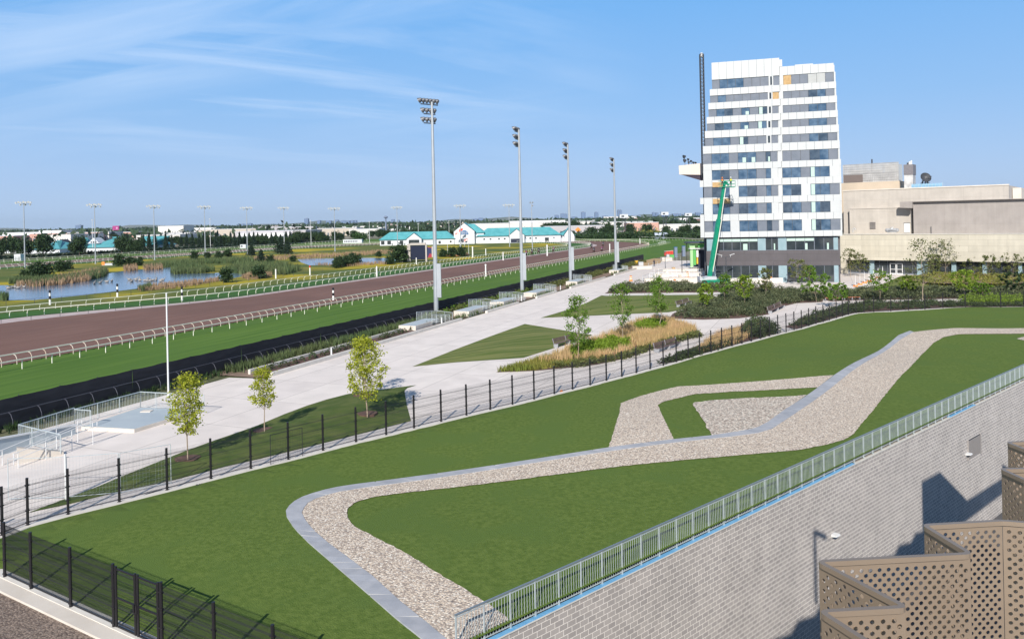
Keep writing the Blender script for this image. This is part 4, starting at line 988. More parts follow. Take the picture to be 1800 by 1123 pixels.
mb = MB(); q = [SN(r.uniform(a, b), r.gauss(45.1, .25)) for a, b in ((89, 98), (100, 110), (119, 128), (136, 146), (168, 182)) for _ in range(70)]; blades(mb, q, .6, .05, r, .5, 4, z=lambda x, y: .1); stuff('strip_planting', mb, M['reed_green'])
# mulch rings under the near trees
for px, py in ((330, 806), (646, 732), (639, 697), (465, 757)):
    p = P(px, py, .15); mb = MB(); mb.prism([(p[0] + .62 * math.cos(k * PI / 8) * (1 + .1 * (k % 3)), p[1] + .62 * math.sin(k * PI / 8)) for k in range(16)], .05, lawnz(L1, .45, 4)(*p) + .03); struct('mulch_ring', mb, M['mulch'])

# reeds and bushes of the infield
def reeds(px, n, h, mt, seed, w=.22):
    q = PP(px); rr = random.Random(seed); mb = MB(); blades(mb, scatter(q, int(n * 1.3), rr), h * .62, w * .7, rr, .22, 3); return stuff('reeds', mb, M[mt])
reeds([(15, 500), (20, 494), (60, 494), (110, 490), (150, 486), (158, 492), (107, 500), (60, 504)], 800, 2.6, 'reed_green', 1)
reeds([(22, 503), (62, 500), (108, 497), (160, 490), (160, 494), (107, 502), (60, 505)], 260, 2.2, 'reed_tan', 2)
reeds([(85, 497), (110, 488), (165, 478), (190, 478), (185, 485), (160, 492), (110, 500)], 500, 2.4, 'reed_tan', 21)
reeds([(150, 487), (180, 479), (190, 480), (183, 487), (160, 493)], 300, 2.8, 'reed_green', 22)
reeds([(216, 473), (240, 470), (242, 476), (220, 478)], 110, 2.4, 'reed_tan', 3)
reeds([(252, 470), (300, 464), (440, 455), (450, 462), (330, 466), (300, 470), (256, 475)], 700, 2.6, 'reed_green', 4)
reeds([(252, 472), (285, 468), (286, 474), (256, 476)], 140, 2.4, 'reed_tan', 5)
reeds([(301, 478), (310, 472), (345, 470), (380, 478), (345, 482), (303, 483)], 600, 2.8, 'reed_green', 6)
reeds([(390, 478), (420, 468), (500, 468), (530, 476), (500, 484), (425, 483)], 1100, 3.0, 'reed_green', 7)
reeds([(240, 510), (270, 503), (385, 491), (392, 494), (330, 505), (250, 513)], 500, 1.5, 'reed_tan', 8, .12)
reeds([(240, 510), (262, 504), (268, 507), (250, 513)], 140, 1.8, 'reed_green', 9, .12)
reeds([(430, 455), (600, 447), (690, 441), (700, 446), (600, 452), (450, 460)], 700, 2.0, 'reed_tan', 10)
reeds([(425, 489), (440, 482), (480, 480), (478, 488), (440, 493)], 320, 1.7, 'reed_tan', 11, .12)
reeds([(545, 466), (600, 465), (690, 461), (690, 465), (600, 470)], 300, 1.5, 'reed_tan', 12, .12)
reeds([(0, 523), (14, 524), (14, 529), (0, 530)], 80, 2.2, 'reed_green', 13, .12)
bush0 = []
for k in range(3):
    bush0.append(dense_tree('bush', 4.2, 4.6, 200 + k, M['leaf_dark'], 'dark round bush', leaf=.30, n=46, per=26, base=-.1, group='dark bushes of the infield'))
bp = [(60, 489, 1.0), (75, 487, 1.25), (105, 478, 1.0), (118, 474, .9), (42, 487, .55), (208, 468, 1.0), (229, 467, .95), (244, 467, .85), (398, 497, .8), (385, 455, .9), (365, 454, .7), (342, 456, .8), (400, 452, 1.0), (455, 490, .9), (700, 462, 1.45), (685, 465, .8), (716, 460, .9), (597, 470, .8), (610, 468, 1.0), (624, 465, 1.05), (590, 472, .6), (665, 452, .7), (515, 460, .6), (475, 463, .7), (780, 452, .9), (795, 452, 1.0), (812, 451, .9), (1105, 418, 1.4)]
bl = ['leftmost but one of the dark bushes by the left pond bank', 'biggest dark bush on the left pond bank', 'dark bush behind the reeds, right of the biggest bush', 'round dark bush right of the first masts foot', 'tiny dark bush at the left end of the pond bank', 'left one of three round bushes in a row by the pond', 'middle one of three round bushes in a row by the pond', 'right one of three round bushes in a row by the pond', 'round dark bush at the near shore of the pond', 'dark bush above the right end of the big pond', 'small dark bush near the fourth infield mast', 'dark bush left of the fourth infield mast', 'wide dark bush right of the fourth infield mast', 'brownish bush on the near bank left of the pale post',
      'tall dark bush just left of the tote board', 'lower bush under the tall one left of the tote board', 'bush tucked between pillar and tote board', 'left bush of the clump below the second pond', 'middle bush of the clump below the second pond', 'right bush of the clump below the second pond', 'low bush at the left foot of the clump by the second pond', 'dark bush on the far bank of the second pond', 'low dark bush left of the second pond', 'small dark bush on the reed island', 'dark bush right of the tote board, nearest to it', 'middle dark bush right of the tote board', 'dark bush before the orange heap', 'grey-green bush by the distant camera tower']
for i, (px, py, s) in enumerate(bp):
    src = bush0[i % 3]
    if i < 3: place(src, px, py); src.scale = (s, s, s * .9); src['label'] = bl[i]
    else: dup(src, (*P(px, py), 0), i * 1.3, bl[i], scale=(s, s, s * (.8 + .25 * (i % 3) / 2)))
# conifers in the infield
cf = dense_tree('conifer', 7, 5, 301, M['leaf_conifer'], 'dark conifer left of the sixth infield mast', leaf=.34, n=60, per=26, conifer=True, group='infield conifers'); place(cf, 493, 448); cf.scale = (1.05,) * 3
dup(cf, (*P(505, 448), 0), 2, 'smaller dark conifer right of the sixth infield mast', scale=.85)
dup(cf, (*P(442, 452), 0), 1, 'small dark conifer by the fifth infield mast', scale=.72)
dup(cf, (*P(459, 461), 0), 3, 'thin dark conifer on the reed island', scale=.62)
# geese on the pond
gs = MB(); gs.blob((0, 0, .16), .32, .16, .16, 8, 5); gs.tube((.24, 0, .22), (.34, 0, .48), .05, .04, 6); gs.blob((.38, 0, .50), .09, .05, .05, 6, 4); gs.tube((-.26, 0, .18), (-.42, 0, .24), .07, .02, 5)
goose = gs.build('goose', mat('goose_grey', (.30, .28, .26), rough=.8), smooth=True); tag(goose, 'small goose floating with its flock on the pond', 'goose', 'geese on the pond')
gp = [(x + r.uniform(-3, 3), y + r.uniform(-1.2, 1.2)) for x, y in [(14, 508), (20, 507), (28, 507), (35, 507), (42, 506), (68, 502)] + [(168, 499), (175, 499), (190, 497), (196, 496)] + [(225 + k * 4.0, 493 + (k % 3)) for k in range(16)]]
for i, (x, y) in enumerate(gp):
    g = goose if i == 0 else goose.copy()
    if i: COL.objects.link(g)
    g.location = (*P(x, y), .05); g.rotation_euler = (0, 0, r.uniform(0, 6)); g.scale = (1.6,) * 3

# ------------------------------------------------------------------ the tower
TA = P(1237, 496); TROT = -R(16); TC, TS = math.cos(TROT), math.sin(TROT)
def plane_uz(A, rot, px, py, out=0):
    """where a sight line meets the vertical plane through A with direction rot: (u along, z)"""
    wx, wz = ray(px, py); du = (math.cos(rot), math.sin(rot)); nn_ = (math.sin(rot), -math.cos(rot))
    ax, ay = A[0] + nn_[0] * out, A[1] + nn_[1] * out
    k = (ax * nn_[0] + ay * nn_[1]) / (wx * nn_[0] + nn_[1]); X, Y = wx * k, k
    return (X - ax) * du[0] + (Y - ay) * du[1], EYE + wz * k
def fac(px, py): return plane_uz(TA, TROT, px, py)
tower = thing('hotel_tower', 'tall white hotel tower with bands of blue windows above a charcoal base', 'building', (*TA, 0), TROT)
Z = lambda py, px=1300: fac(px, py)[1]
U = lambda px, py=400: fac(px, py)[0]
uL0, uR = U(1237), U(1480.5); DEP = 17
rowpx = [(137.8, 154.4), (165.8, 178.4), (190, 203.2), (215.1, 227.9), (240.6, 254.7), (268.4, 286.6), (297.8, 315.5), (327.2, 346.4), (357.6, 376.2), (387.9, 407.1)]
rows = [(Z(b), Z(a)) for a, b in rowpx]   # window bottom, top
left_px = [1256.5, 1252.5, 1249.3, 1246, 1242.3, 1238.3, 1238.3, 1238.3, 1238.3, 1238.3]
ljoin = [1375.5, 1374, 1373, 1371.7, 1371, 1369.4, 1369.4, 1369.4, 1369.4, 1369.4]
rx0 = [1382.3, 1381.6, 1380.6, 1379.5, 1378.7, 1378, 1377.2, 1377.2, 1377.2, 1377.2]
rx1 = [1471.2, 1471.8, 1472.8, 1473.7, 1475.1, 1476, 1477.5, 1477.5, 1477.5, 1477.5]
zpar_l, zpar_r = Z(107.4), fac(1430, 113.5)[1]
LT = ['gbbbgggsg', 'gbgggggso', 'gbbgdgksg', 'gbbgdgksg', 'gbbgkggsg', 'gbbgddgdg', 'wbbgbbgbw', 'gbbwbbgbg', 'wbbgbbgbw', 'gbbwbbgbg']
RT = ['ogglLg', 'gggbbg', 'gggbbg', 'gggbbg', 'gggbbg', 'gggbbg', 'bbgkbw', 'bbwkbg', 'bbgkbw', 'bbwkbg']
fr_l = [0, .116, .239, .355, .475, .597, .719, .843, .91, 1]; fr_r = [0, .16, .33, .494, .666, .834, 1]
core = MB(); bands = []; wn = {}
ul_, ur_ = U(1237.5), uR
# solid core, narrower towards the top on the left like the stepped floors
ztops = [zpar_l] + [r_[0] for r_ in rows]
for i in range(10):
    zt = zpar_l - .3 if i == 0 else rows[i - 1][0] + .0; zb = rows[i][0]
    core.box(U(left_px[i]) + .35, U(1376), .30, DEP, zb, zt)
    core.box(U(1376), U(rx1[i]) + .2, .45, DEP, zb, min(zt, zpar_r - .3))
zbase = Z(417); core.box(U(1238.3) + .3, uR - .2, .30, DEP, zbase, rows[9][0])
core.build('core', M['panelwhite'], tower, local=True)
PW = 2.0
def white_panels(u0, u1, z0, z1, y, n, name='spandrel_band', jog=0):
    mb = MB(); w = (u1 - u0) / n
    for k in range(n): mb.box(u0 + k * w + .026, u0 + (k + 1) * w - .026, y, .32, z0, z1)
    mb.box(u0 + .04, u1 - .04, y + .06, .31, z0 + .02, z1 - .02, 1)
    mb.build(name, [M['panelwhite'], M['spandrel']], tower, local=True)
for i in range(10):
    zb, zt = rows[i]; out = -.02 * (10 - i)
    a, b = U(left_px[i]), U(ljoin[i]); top = zpar_l if i == 0 else rows[i - 1][0]
    # white band above this window row (left wing stands a little proud of the right)
    ua = a - (.42 if 0 < i < 6 else .0) * 0
    white_panels(ua, U(1376), zt, top, -.10, 9)
    ra, rb = U(rx0[i]), U(rx1[i]); rtop = zpar_r if i == 0 else rows[i - 1][0]
    if i in (7, 8): white_panels(U(1231.5), a, zt, top, -.09, 1)
    if i == 9: white_panels(U(1231), a, zb - (zb - zbase), top, -.09, 1)
    white_panels(U(1376) + .02, rb + (.35 if i else .05), zt, rtop, .06, 7)
    for (types, fr, x0, x1, y) in ((LT[i], fr_l, a, b, 0.0), (RT[i], fr_r, ra, rb, .12)):
        for c, t in enumerate(types):
            u0, u1 = x0 + (x1 - x0) * fr[c], x0 + (x1 - x0) * fr[c + 1]
            if t == 'w' or t == 's':
                mb = MB(); mb.box(u0, u1, y - .08, y + .3, zb, zt); mb.build('white_panel', M['panelwhite'], tower, local=True)
                if t == 's': mb = MB(); mb.box(u0 + .28, u1 - .22, y - .1, y, zb + .1, zt - .1); mb.build('slot_window', M['glass_dark'], tower, local=True)
                continue
            mb = MB(); mb.box(u0 + .03, u1 - .03, y + .06, y + .28, zb + .03, zt - .03)
            if t == 'g': mb.build('grey_panel', M['spandrel'], tower, local=True)
            elif t == 'o': mb.build('plywood_board', M['plywood'], tower, local=True)
            elif t in 'lL':
                mb = MB()
                for k in range(9): z = zb + .05 + (zt - zb - .1) * k / 9; mb.box(u0 + .03, u1 - .03, y, y + .2, z, z + (zt - zb) / 15)
                mb.build('louvre', M['louvre'], tower, local=True)
            else:
                wdw = mb.build('window', M['glass'] if (c + i) % 4 else M['glass_mid'], tower, local=True)
                if t in 'kd':
                    mb = MB(); w = (u1 - u0); k0 = .08 if t == 'k' else .5
                    mb.box(u0 + w * k0, u0 + w * (k0 + .38), y + .045, y + .058, zb + .06, zt - (.06 if t == 'k' else (zt - zb) * .5)); mb.build('curtain', M['blind'], wdw, local=True)
            mb = MB(); mb.box(u1 - .03, u1 + .03, y + .02, y + .25, zb, zt)
            if t not in 'o': mb.build('mullion', M['darkmetal'], tower, local=True) if c < len(types) - 1 else None
    # white strip between the wings and at the right edge
    for q1, q2, q3, q4 in ((b + .03, ra - .03, .03, .33), (rb + .02, rb + .32, .12, .4)): mb = MB(); mb.box(q1, q2, q3, q4, zb, zt); mb.build('white_panel', M['panelwhite'], tower, local=True)
white_panels(U(1238.3), uR, zbase, rows[9][0], -.10, 15)
# plywood where cladding is missing, by the lift
for (a, b, c, d) in ((1254, 1277, 319.5, 328), (1254, 1285, 348.5, 357.5)):
    mb = MB(); mb.box(U(a), U(b), -.13, -.11, Z(d), Z(c)); mb.build('bare_sheathing', M['plywood'], tower, local=True)
# roof, side windows
mb = MB(); mb.box(U(1257), U(1376), .3, DEP, zpar_l - .3, zpar_l - .28); mb.box(U(1374), U(1381), .2, 3, zpar_l - 1.6, zpar_l - .3); mb.box(U(1404), U(1436), 1, 6, zpar_r - .4, zpar_r + .35); mb.build('roof_edge', M['panelwhite'], tower, local=True)
for i in range(10):
    mb = MB(); mb.box(U(left_px[i]) + .30, U(left_px[i]) + .36, 1.2, DEP - 1.2, rows[i][0], rows[i][1]); mb.build('side_glazing', M['glass'], tower, local=True)
# podium storeys: pale blue piers, dark glass, charcoal band
z1_, z2_, z3_, z4_ = Z(419.3), Z(440.8), Z(467), 0.0
mb = MB(); mb.box(U(1243), uR - .4, .75, DEP, 0, z1_ + .1); mb.build('podium_core', M['charcoal'], tower, local=True)
def podium(z0, z1, seglist, name='storefront_window', yb=.55):
    for kind, a, b in seglist:
        mb = MB(); mb.box(U(a), U(b), yb if kind != 'p' else .42, .8, z0, z1)
        if kind == 'p': mb.build('pier', M['paleblue'], tower, local=True)
        else:
            o = mb.build(name, M['glass_dark'], tower, local=True); n = {'w': 5, 'd': 2, 'v': 3, 'u': 2}[kind]
            fm = MB()
            for k in range(n + 1): u = U(a) + (U(b) - U(a)) * k / n; fm.box(u - .04, u + .04, yb - .08, yb - .004, z0, z1)
            fm.box(U(a), U(b), yb - .07, yb - .005, z1 - .1, z1); fm.box(U(a), U(b), yb - .07, yb - .005, z0, z0 + .08)
            fm.build('frame', M['spandrel'], o, local=True)
            if z0 > 2 and kind in 'wv': s_ = MB(); s_.box(U(a) + .05, U(b) - .05, yb - .05, yb - .006, z1 - .62, z1 - .12); s_.build('roller_blind', M['blind'], o, local=True)
            if z0 > 2:
                c_ = MB(); ww = U(b) - U(a); c_.box(U(a) + ww * .66, U(a) + ww * .76, yb - .03, yb - .012, z0 + .1, z0 + 1.3); c_.build('paper_sheet', M['blind'], o, local=True)
segs = [('p', 1241.5, 1256), ('w', 1256.3, 1331.5), ('p', 1331.8, 1345.3), ('d', 1345.6, 1367.3), ('p', 1367.5, 1382), ('v', 1382.3, 1431), ('u', 1431.5, 1465), ('p', 1465.3, 1473)]
podium(z2_, z1_, segs); podium(0.02, z3_, segs)
mb = MB(); mb.box(U(1240.5), U(1476), .35, .95, z3_, z2_); mb.build('charcoal_band', M['charcoal'], tower, local=True)

# lattice mast on the left corner of the tower
lat = thing('lattice_mast', 'dark lattice antenna mast rising behind the left edge of the white tower', 'antenna mast', (*W(1241.5, 496, TA[1] + 8)[:2], 0))
x0, y0 = lat.location[0], lat.location[1]; zt_ = W(1241, 96, y0)[2]; zb_ = W(1241, 262, y0)[2] - 6; s = .34; mb = MB()
cs = [(x0 - s, y0 - s), (x0 + s, y0 - s), (x0 + s, y0 + s), (x0 - s, y0 + s)]
for c in cs: mb.tube((*c, zb_), (*c, zt_), .09, seg=5)
mb.build('chords', M['darkmetal'], lat); z = zb_; mb = MB(); k = 0
while z < zt_ - .6:
    for i in range(4): a, b = cs[i], cs[(i + 1) % 4]; mb.tube((*a, z), (*b, z + .75), .05, seg=4); mb.tube((*a, z + .75), (*b, z + .75), .04, seg=4)
    z += .75
mb.build('bracing', M['darkmetal'], lat); mb = MB(); mb.tube((x0, y0, zt_ - .5), (x0, y0, zt_ + .3), .25, seg=8); mb.build('top_antenna', M['galv_white'], lat)
mb = MB(); mb.tube((x0, y0, 0), (x0, y0, zb_), .3, seg=8); mb.build('support', M['darkmetal'], lat)

# grandstand roof sticking out to the left, behind the tower
gd = TA[1] + 16
gr = thing('grandstand', 'wedge-shaped pale grandstand roof jutting out left of the white tower', 'building', (*W(1237, 496, gd)[:2], 0))
SH = lambda v: (v[0] + (v[1] - gd) * .52, v[1], v[2])
mb = MB(SH); q = [W(1193, 291.5, gd), W(1240, 287, gd), W(1240, 318, gd), W(1237, 317, gd), W(1199, 308.5, gd), W(1194, 307, gd)]
qq = [(p[0], p[2]) for p in q]
f = [(q[0][0], q[0][2]), (q[1][0] + 6, q[1][2] + .6), (q[1][0] + 6, W(1240, 309.5, gd)[2]), (q[5][0], q[5][2])]
mb.vprism(f[::-1], gd, gd + 40); mb.build('roof_fascia', mat('fascia', (.66, .58, .53), (.70, .62, .57), 1, .7, stretch=(6, 1, .05)), gr)
f = [(q[5][0] + .3, q[5][2] - .02), (q[1][0] + 6, W(1240, 309.5, gd)[2] - .02), (q[1][0] + 6, W(1240, 320, gd)[2]), (W(1237, 319, gd)[0], W(1237, 319, gd)[2])]
mb = MB(SH); mb.vprism(f[::-1], gd + .25, gd + 40); mb.build('roof_underside', mat('dark_soffit', (.05, .04, .06), rough=.9), gr)
mb = MB(SH); mb.box(q[1][0] + 3, q[1][0] + 12, gd + 2, gd + 36, 0, q[1][2] - 1); mb.build('stand_body', M['render_warm'], gr)
for k, (px, py) in enumerate([(1203, 276), (1204, 283), (1210, 281), (1211, 286), (1215, 284), (1219, 286.5), (1223, 287)]):
    c = W(px, py - .5, gd + 2 + k * 3); o = thing('roof_floodlight', 'small dark floodlight on the grandstand roof, %s from the left' % ordn[k], 'floodlight', c, 0, 'floodlights on the grandstand roof')
    mb = MB(); fixture(mb, (0, 0, 0), (-.9, -.2, -.3), .42 if k < 2 else .3); mb.build('lamp_drum', M['darkmetal'], o, local=True); mb = MB(); mb.tube((0, 0, -.3), (0, 0, -1.2), .05, seg=5); mb.build('stem', M['darkmetal'], o, local=True)

# ------------------------------------------------------------------ lower cream building with grey upper block
CAq = P(1487, 481); CB = P(1800, 489); CROT = math.atan2(CB[1] - CAq[1], CB[0] - CAq[0])
cb_ = thing('cream_building', 'long low cream stone building with dark ground-floor windows right of the tower', 'building', (*CAq, 0), CROT)
cu = lambda px, py=440, out=0: plane_uz(CAq, CROT, px, py, out)
uend = cu(1800)[0] + 22; zc1 = cu(1640, 412)[1]; zc0 = cu(1640, 459)[1]; u0 = cu(1477, 430)[0]
mb = MB(); mb.box(u0, uend, 0, 16, zc0, zc1); mb.box(u0, cu(1487, 470)[0], 0, 2, 0, zc0); mb.build('stone_wall', M['cream'], cb_, local=True)
mb = MB(); mb.box(u0 - .05, uend, -.12, .35, zc1, zc1 + .12); mb.build('coping', M['coping'], cb_, local=True)
mb = MB(); mb.box(cu(1487)[0], uend, 1.6, 15, 0, zc0 - .02); gl = mb.build('ground_glazing', M['glass_dark'], cb_, local=True)
mb = MB(); mb.box(cu(1487)[0], uend, 0.05, 1.58, zc0 - .03, zc0 - .01); mb.build('soffit', M['darkmetal'], cb_, local=True)
for a, b in ((1525.5, 1533.5), (1609, 1628), (1670, 1678.5), (1725, 1733), (1788, 1795), (1845, 1856)):
    mb = MB(); mb.box(cu(a)[0], cu(b)[0], 1.1, 1.62, 0, zc0 - .03); mb.build('pier', M['paleblue'], cb_, local=True)
mb = MB(); k = 0; u = cu(1487)[0]
while u < uend: mb.box(u, u + .07, 1.52, 1.6, 0, zc0 - .03); u += 1.55
mb.box(cu(1487)[0], uend, 1.5, 1.58, zc0 - .9, zc0 - .82); mb.box(cu(1487)[0], uend, 1.48, 1.6, 0, .25); mb.build('window_frames', M['spandrel'], cb_, local=True)
for k in range(2):
    a = cu(1561)[0] + k * 1.25; mb = MB(); mb.box(a, a + .12, 1.35, 1.45, 0, 2.3); mb.box(a + 1.05, a + 1.17, 1.35, 1.45, 0, 2.3); mb.box(a + .12, a + 1.05, 1.35, 1.45, 2.18, 2.3); mb.box(a + .12, a + 1.05, 1.35, 1.45, 0, .25); mb.box(a + .12, a + 1.05, 1.35, 1.45, 1.0, 1.1)
    d_ = mb.build('entrance_door', M['galv_white'], cb_, local=True); mb = MB(); mb.bar((a + .9, 1.3, .8), (a + .9, 1.3, 1.4), .04, .04); mb.build('handle', M['steel'], d_, local=True)
# upper volumes
ub = thing('upper_block', 'big blank grey-brown block standing above the right part of the cream building', 'building', (*CAq, 0), CROT); 
def face(px, py, y):
    return plane_uz(CAq, CROT, px, py, -y)
a0, zt0 = face(1605, 355, 5.0); _, zb0 = face(1605, 412, 5.0); ztr = face(1780, 350.5, 5.0)[1]
mb = MB(); mb.box(a0, uend + 8, 5.0, 30, zc1 - 2, ztr); mb.build('block_wall', M['render_grey'], ub, local=True)
a1, zz1 = face(1582, 364, 4.4); mb = MB()
mb.vprism([(a1, face(1582, 365.5, 4.4)[1]), (a1, zt0 + .05), (face(1602, 355.5, 4.4)[0], ztr + .12), (uend + 8, ztr + .12), (uend + 8, ztr - .0), (a0 - .02, ztr - .0), (a0 - .02, face(1605, 366, 4.4)[1])], 4.2, 4.98)
mb.build('eave', M['render_grey'], ub, local=True)
mb = MB(); g = face(1637, 405, 4.9); mb.tube((g[0], 4.8, g[1] - 1.2), (g[0], 4.8, g[1] + .8), .06, seg=5); mb.build('vent_pipe', M['darkmetal'], ub, local=True)
wb = thing('warm_block', 'warm beige rendered volume behind, between the tower and the grey-brown block', 'building', (*CAq, 0), CROT)
y_ = 8.0
la, lz = face(1482, 335, y_); lb, lzb = face(1484, 412, y_); ra_, rz = face(1773, 326, y_); mb = MB()
mb.box(la, ra_, y_, y_ + 22, zc1 - 2, (lz + rz) / 2 - .1); mb.build('wall', M['render_warm'], wb, local=True)
mb = MB(); mb.box(la - .1, ra_ + .1, y_ - .12, y_ + .3, (lz + rz) / 2 - .1, (lz + rz) / 2 + .15); mb.build('coping', M['kerb_cream'], wb, local=True)
mb = MB(); mb.box(ra_ + .1, face(1780, 340, y_ + 6)[0] + 1.5, y_ + 6, y_ + 18, zc1 - 2, rz - .4); mb.build('end_bay', M['kerb_cream'], wb, local=True)
fb, fz = face(1493, 368, 6.6); fe, _ = face(1603, 368, 6.6)
mb = MB(); mb.box(fb, fe, 6.6, 7.98, zc1 - 2, fz); ffz = mb.build('front_bay', M['render_warm'], wb, local=True)
mb = MB(); mb.box(fb - .05, fe + .05, 6.5, 7.99, fz, fz + .12); mb.build('ledge', M['render_warm'], ffz, local=True)
for nm, m_, (a, b, c, d) in (('louvre', M['render_grey'], (1529, 1539, 390.5, 402.5)), ('door', M['galv_white'], (1589.5, 1599.5, 392.5, 409))):
    p0, p1 = face(a, d, 6.5), face(b, c, 6.5); mb = MB(); mb.box(p0[0], p1[0], 6.45, 6.595, p0[1], p1[1]); oo = mb.build(nm, m_, ffz, local=True)
    mb = MB()
    if nm == 'louvre':
        for k in range(8): z = p0[1] + (p1[1] - p0[1]) * (k + .3) / 8; mb.box(p0[0] + .05, p1[0] - .05, 6.40, 6.45, z, z + .06)
        mb.build('slats', M['darkmetal'], oo, local=True)
    else: mb.box(p0[0] - .08, p1[0] + .08, 6.42, 6.6, p1[1] + .005, p1[1] + .1); mb.build('door_frame', M['darkmetal'], oo, local=True)
def loc(y, px, py): u, z = face(px, py, y); return u, y, z
def cworld(u, y, z): return (CAq[0] + math.cos(CROT) * u - math.sin(CROT) * y, CAq[1] + math.sin(CROT) * u + math.cos(CROT) * y, z)
du = thing('rooftop_duct', 'silver and dark rooftop duct unit lying before the beige wall', 'duct', cworld(*loc(3, 1568, 409)), CROT, None)
mb = MB(); mb.tube((-1.0, 0, .55), (1.0, 0, .55), .34, seg=12); mb.blob((-.95, 0, .5), .42, .42, .42); mb.blob((.95, 0, .5), .42, .42, .42); mb.box(-.9, .9, -.3, .3, .02, .2); mb.build('duct_body', M['duct'], du, local=True)
mb = MB(); mb.tube((0, 0, .5), (0, 0, 1.1), .3, .24, 10); mb.tube((0, 0, 1.1), (0, 0, 1.15), .4, .4, 10); mb.build('cowl', M['galv_white'], du, local=True)
c = loc(3, 1502, 409); mb = MB(); o = thing('roof_vent', 'small pale gooseneck vent on the roof edge next to the tower', 'vent', cworld(*c), CROT)
mb.path([(-.3, 0, 0), (-.3, 0, .7), (-.1, 0, .95), (.15, 0, .9), (.2, 0, .6)], .12, 8); mb.build('pipe', M['screenmetal'], o, local=True)
# tan block, rooftop plant screen
tb_ = thing('plant_screen', 'metal mesh plant screen on a tan block beside the tower', 'screen', (*CAq, 0), CROT); Y2 = 20
pa, pb = loc(Y2, 1482, 335), loc(Y2, 1581, 318); mb = MB(); mb.box(pa[0] - 2, pb[0], Y2, Y2 + 12, zc1, pb[2]); mb.build('tan_base', M['render_tan'], tb_, local=True)
zt2 = loc(Y2, 1578, 285)[2]; zm = loc(Y2, 1540, 305)[2]; u1 = pb[0] - .2; ua2 = pa[0]
sc_ = MB(); k = 0; u = ua2
sm = mat('screen_mesh', (.36, .36, .37), (.60, .60, .60), .7, .6)
mb = MB(); mb.box(ua2, u1, Y2 + .5, Y2 + .56, pb[2], zm); mb.build('lower_panels', sm, tb_, local=True)
mb = MB(); n = 26
for k in range(n + 1):
    u = ua2 + (u1 - ua2) * k / n; mb.box(u - .05, u + .05, Y2 + .3, Y2 + .4, pb[2], zt2)
for k in range(9): z = pb[2] + (zt2 - pb[2]) * k / 8; mb.box(ua2, u1, Y2 + .28, Y2 + .34, z - .04, z + .04)
for k in range(22): z = zm + (zt2 - zm) * k / 22; mb.box(ua2, u1, Y2 + .42, Y2 + .45, z, z + .09)
mb.build('screen_frame', M['screenmetal'], tb_, local=True)
mb = MB(); mb.box(ua2 + 1, ua2 + 7, Y2 + 3, Y2 + 8, pb[2], zt2 - 1.2); mb.box(ua2 + 8.5, u1 - .7, Y2 + 3, Y2 + 8, pb[2], zt2 - .2); mb.build('plant_units', M['louvre'], tb_, local=True)
mb = MB(); g = loc(Y2, 1527, 279); mb.tube((g[0], Y2 + 3, pb[2]), (g[0], Y2 + 3, g[2]), .16, seg=8); mb.build('flue', M['darkmetal'], tb_, local=True)
mb = MB(); dpl = loc(Y2, 1500, 306)
mb.box(ua2 + .1, loc(Y2, 1516, 306)[0], Y2 + .2, Y2 + .28, pb[2] + .1, zm - .1); mb.build('dark_louvre', mat('louvre_brown', (.16, .13, .12), rough=.7), tb_, local=True)
# chimney tower with pipes, satellite dish, blue rail
ch = thing('service_chimney', 'square service chimney with grey cladding and metal pipes on top', 'chimney', (*CAq, 0), CROT); Y3 = 18
a_, b_ = loc(Y3, 1589.5, 330), loc(Y3, 1604.5, 307); mb = MB(); mb.box(a_[0], b_[0], Y3, Y3 + 3, zc1, b_[2]); mb.build('shaft', sm, ch, local=True)
c_ = loc(Y3, 1605, 289); mb = MB(); mb.box(a_[0] - .05, c_[0], Y3 - .1, Y3 + 3.1, b_[2], c_[2]); mb.build('cap_cladding', mat('cap_grey', (.16, .15, .17), (.22, .21, .22), 2, .6, stretch=(1, 1, 8)), ch, local=True)
for k, (px, py) in enumerate(((1597, 284), (1600, 282), (1594, 286))):
    g = loc(Y3, px, py); mb = MB(); mb.tube((g[0], Y3 + 1, c_[2]), (g[0], Y3 + 1, g[2]), .2, seg=10); mb.build('pipe', M['galv_white'] if k < 2 else M['darkmetal'], ch, local=True)
ds = thing('satellite_dish', 'dark satellite dish tipped back on the roof behind the beige wall', 'dish', cworld(*loc(16, 1626, 326)), CROT)
mb = MB(); n = 16; R1 = 1.15
vs = [(0, 0, 0)]; fs = []
for q_, rr2 in enumerate((.5, .85, 1.0)):
    for k in range(n): t = 2 * PI * k / n; vs.append((R1 * rr2 * math.cos(t), -.55 * rr2 * rr2, R1 * rr2 * math.sin(t)))
for k in range(n):
    fs.append((0, 1 + k, 1 + (k + 1) % n))
    for q_ in range(2): a = 1 + q_ * n; fs.append((a + k, a + n + k, a + n + (k + 1) % n, a + (k + 1) % n))
tl = Matrix.Rotation(R(35), 3, 'Z') @ Matrix.Rotation(R(-25), 3, 'X')
mb.add([tuple(tl @ Vector(v) + Vector((0, 0, 1.5))) for v in vs], fs); mb.build('reflector', M['darkmetal'], ds, local=True)
mb = MB(); mb.tube((0, .3, -.6), (0, .3, 1.5), .15, seg=6); [mb.tube((x * .9, y, -.6), (0, .2, 1.9), .10, seg=5) for x, y in ((-1.2, .5), (1.2, .5), (-.9, -.4), (.9, -.4), (-1.3, .1), (1.3, .1))]
for z_ in (.5, 1.0, 1.5): mb.bar((-1.2 + z_ * .5, .2, z_), (1.2 - z_ * .5, .2, z_), .08, .08)
mb.tube((.3, -.2, 1.6), (1.5, -.6, 1.9), .06, seg=5); mb.build('mount', M['darkmetal'], ds, local=True)
rb_ = thing('roof_guardrail', 'pale blue guardrail on the roof beneath the satellite dish', 'guardrail', cworld(*loc(14, 1602, 328)), CROT)
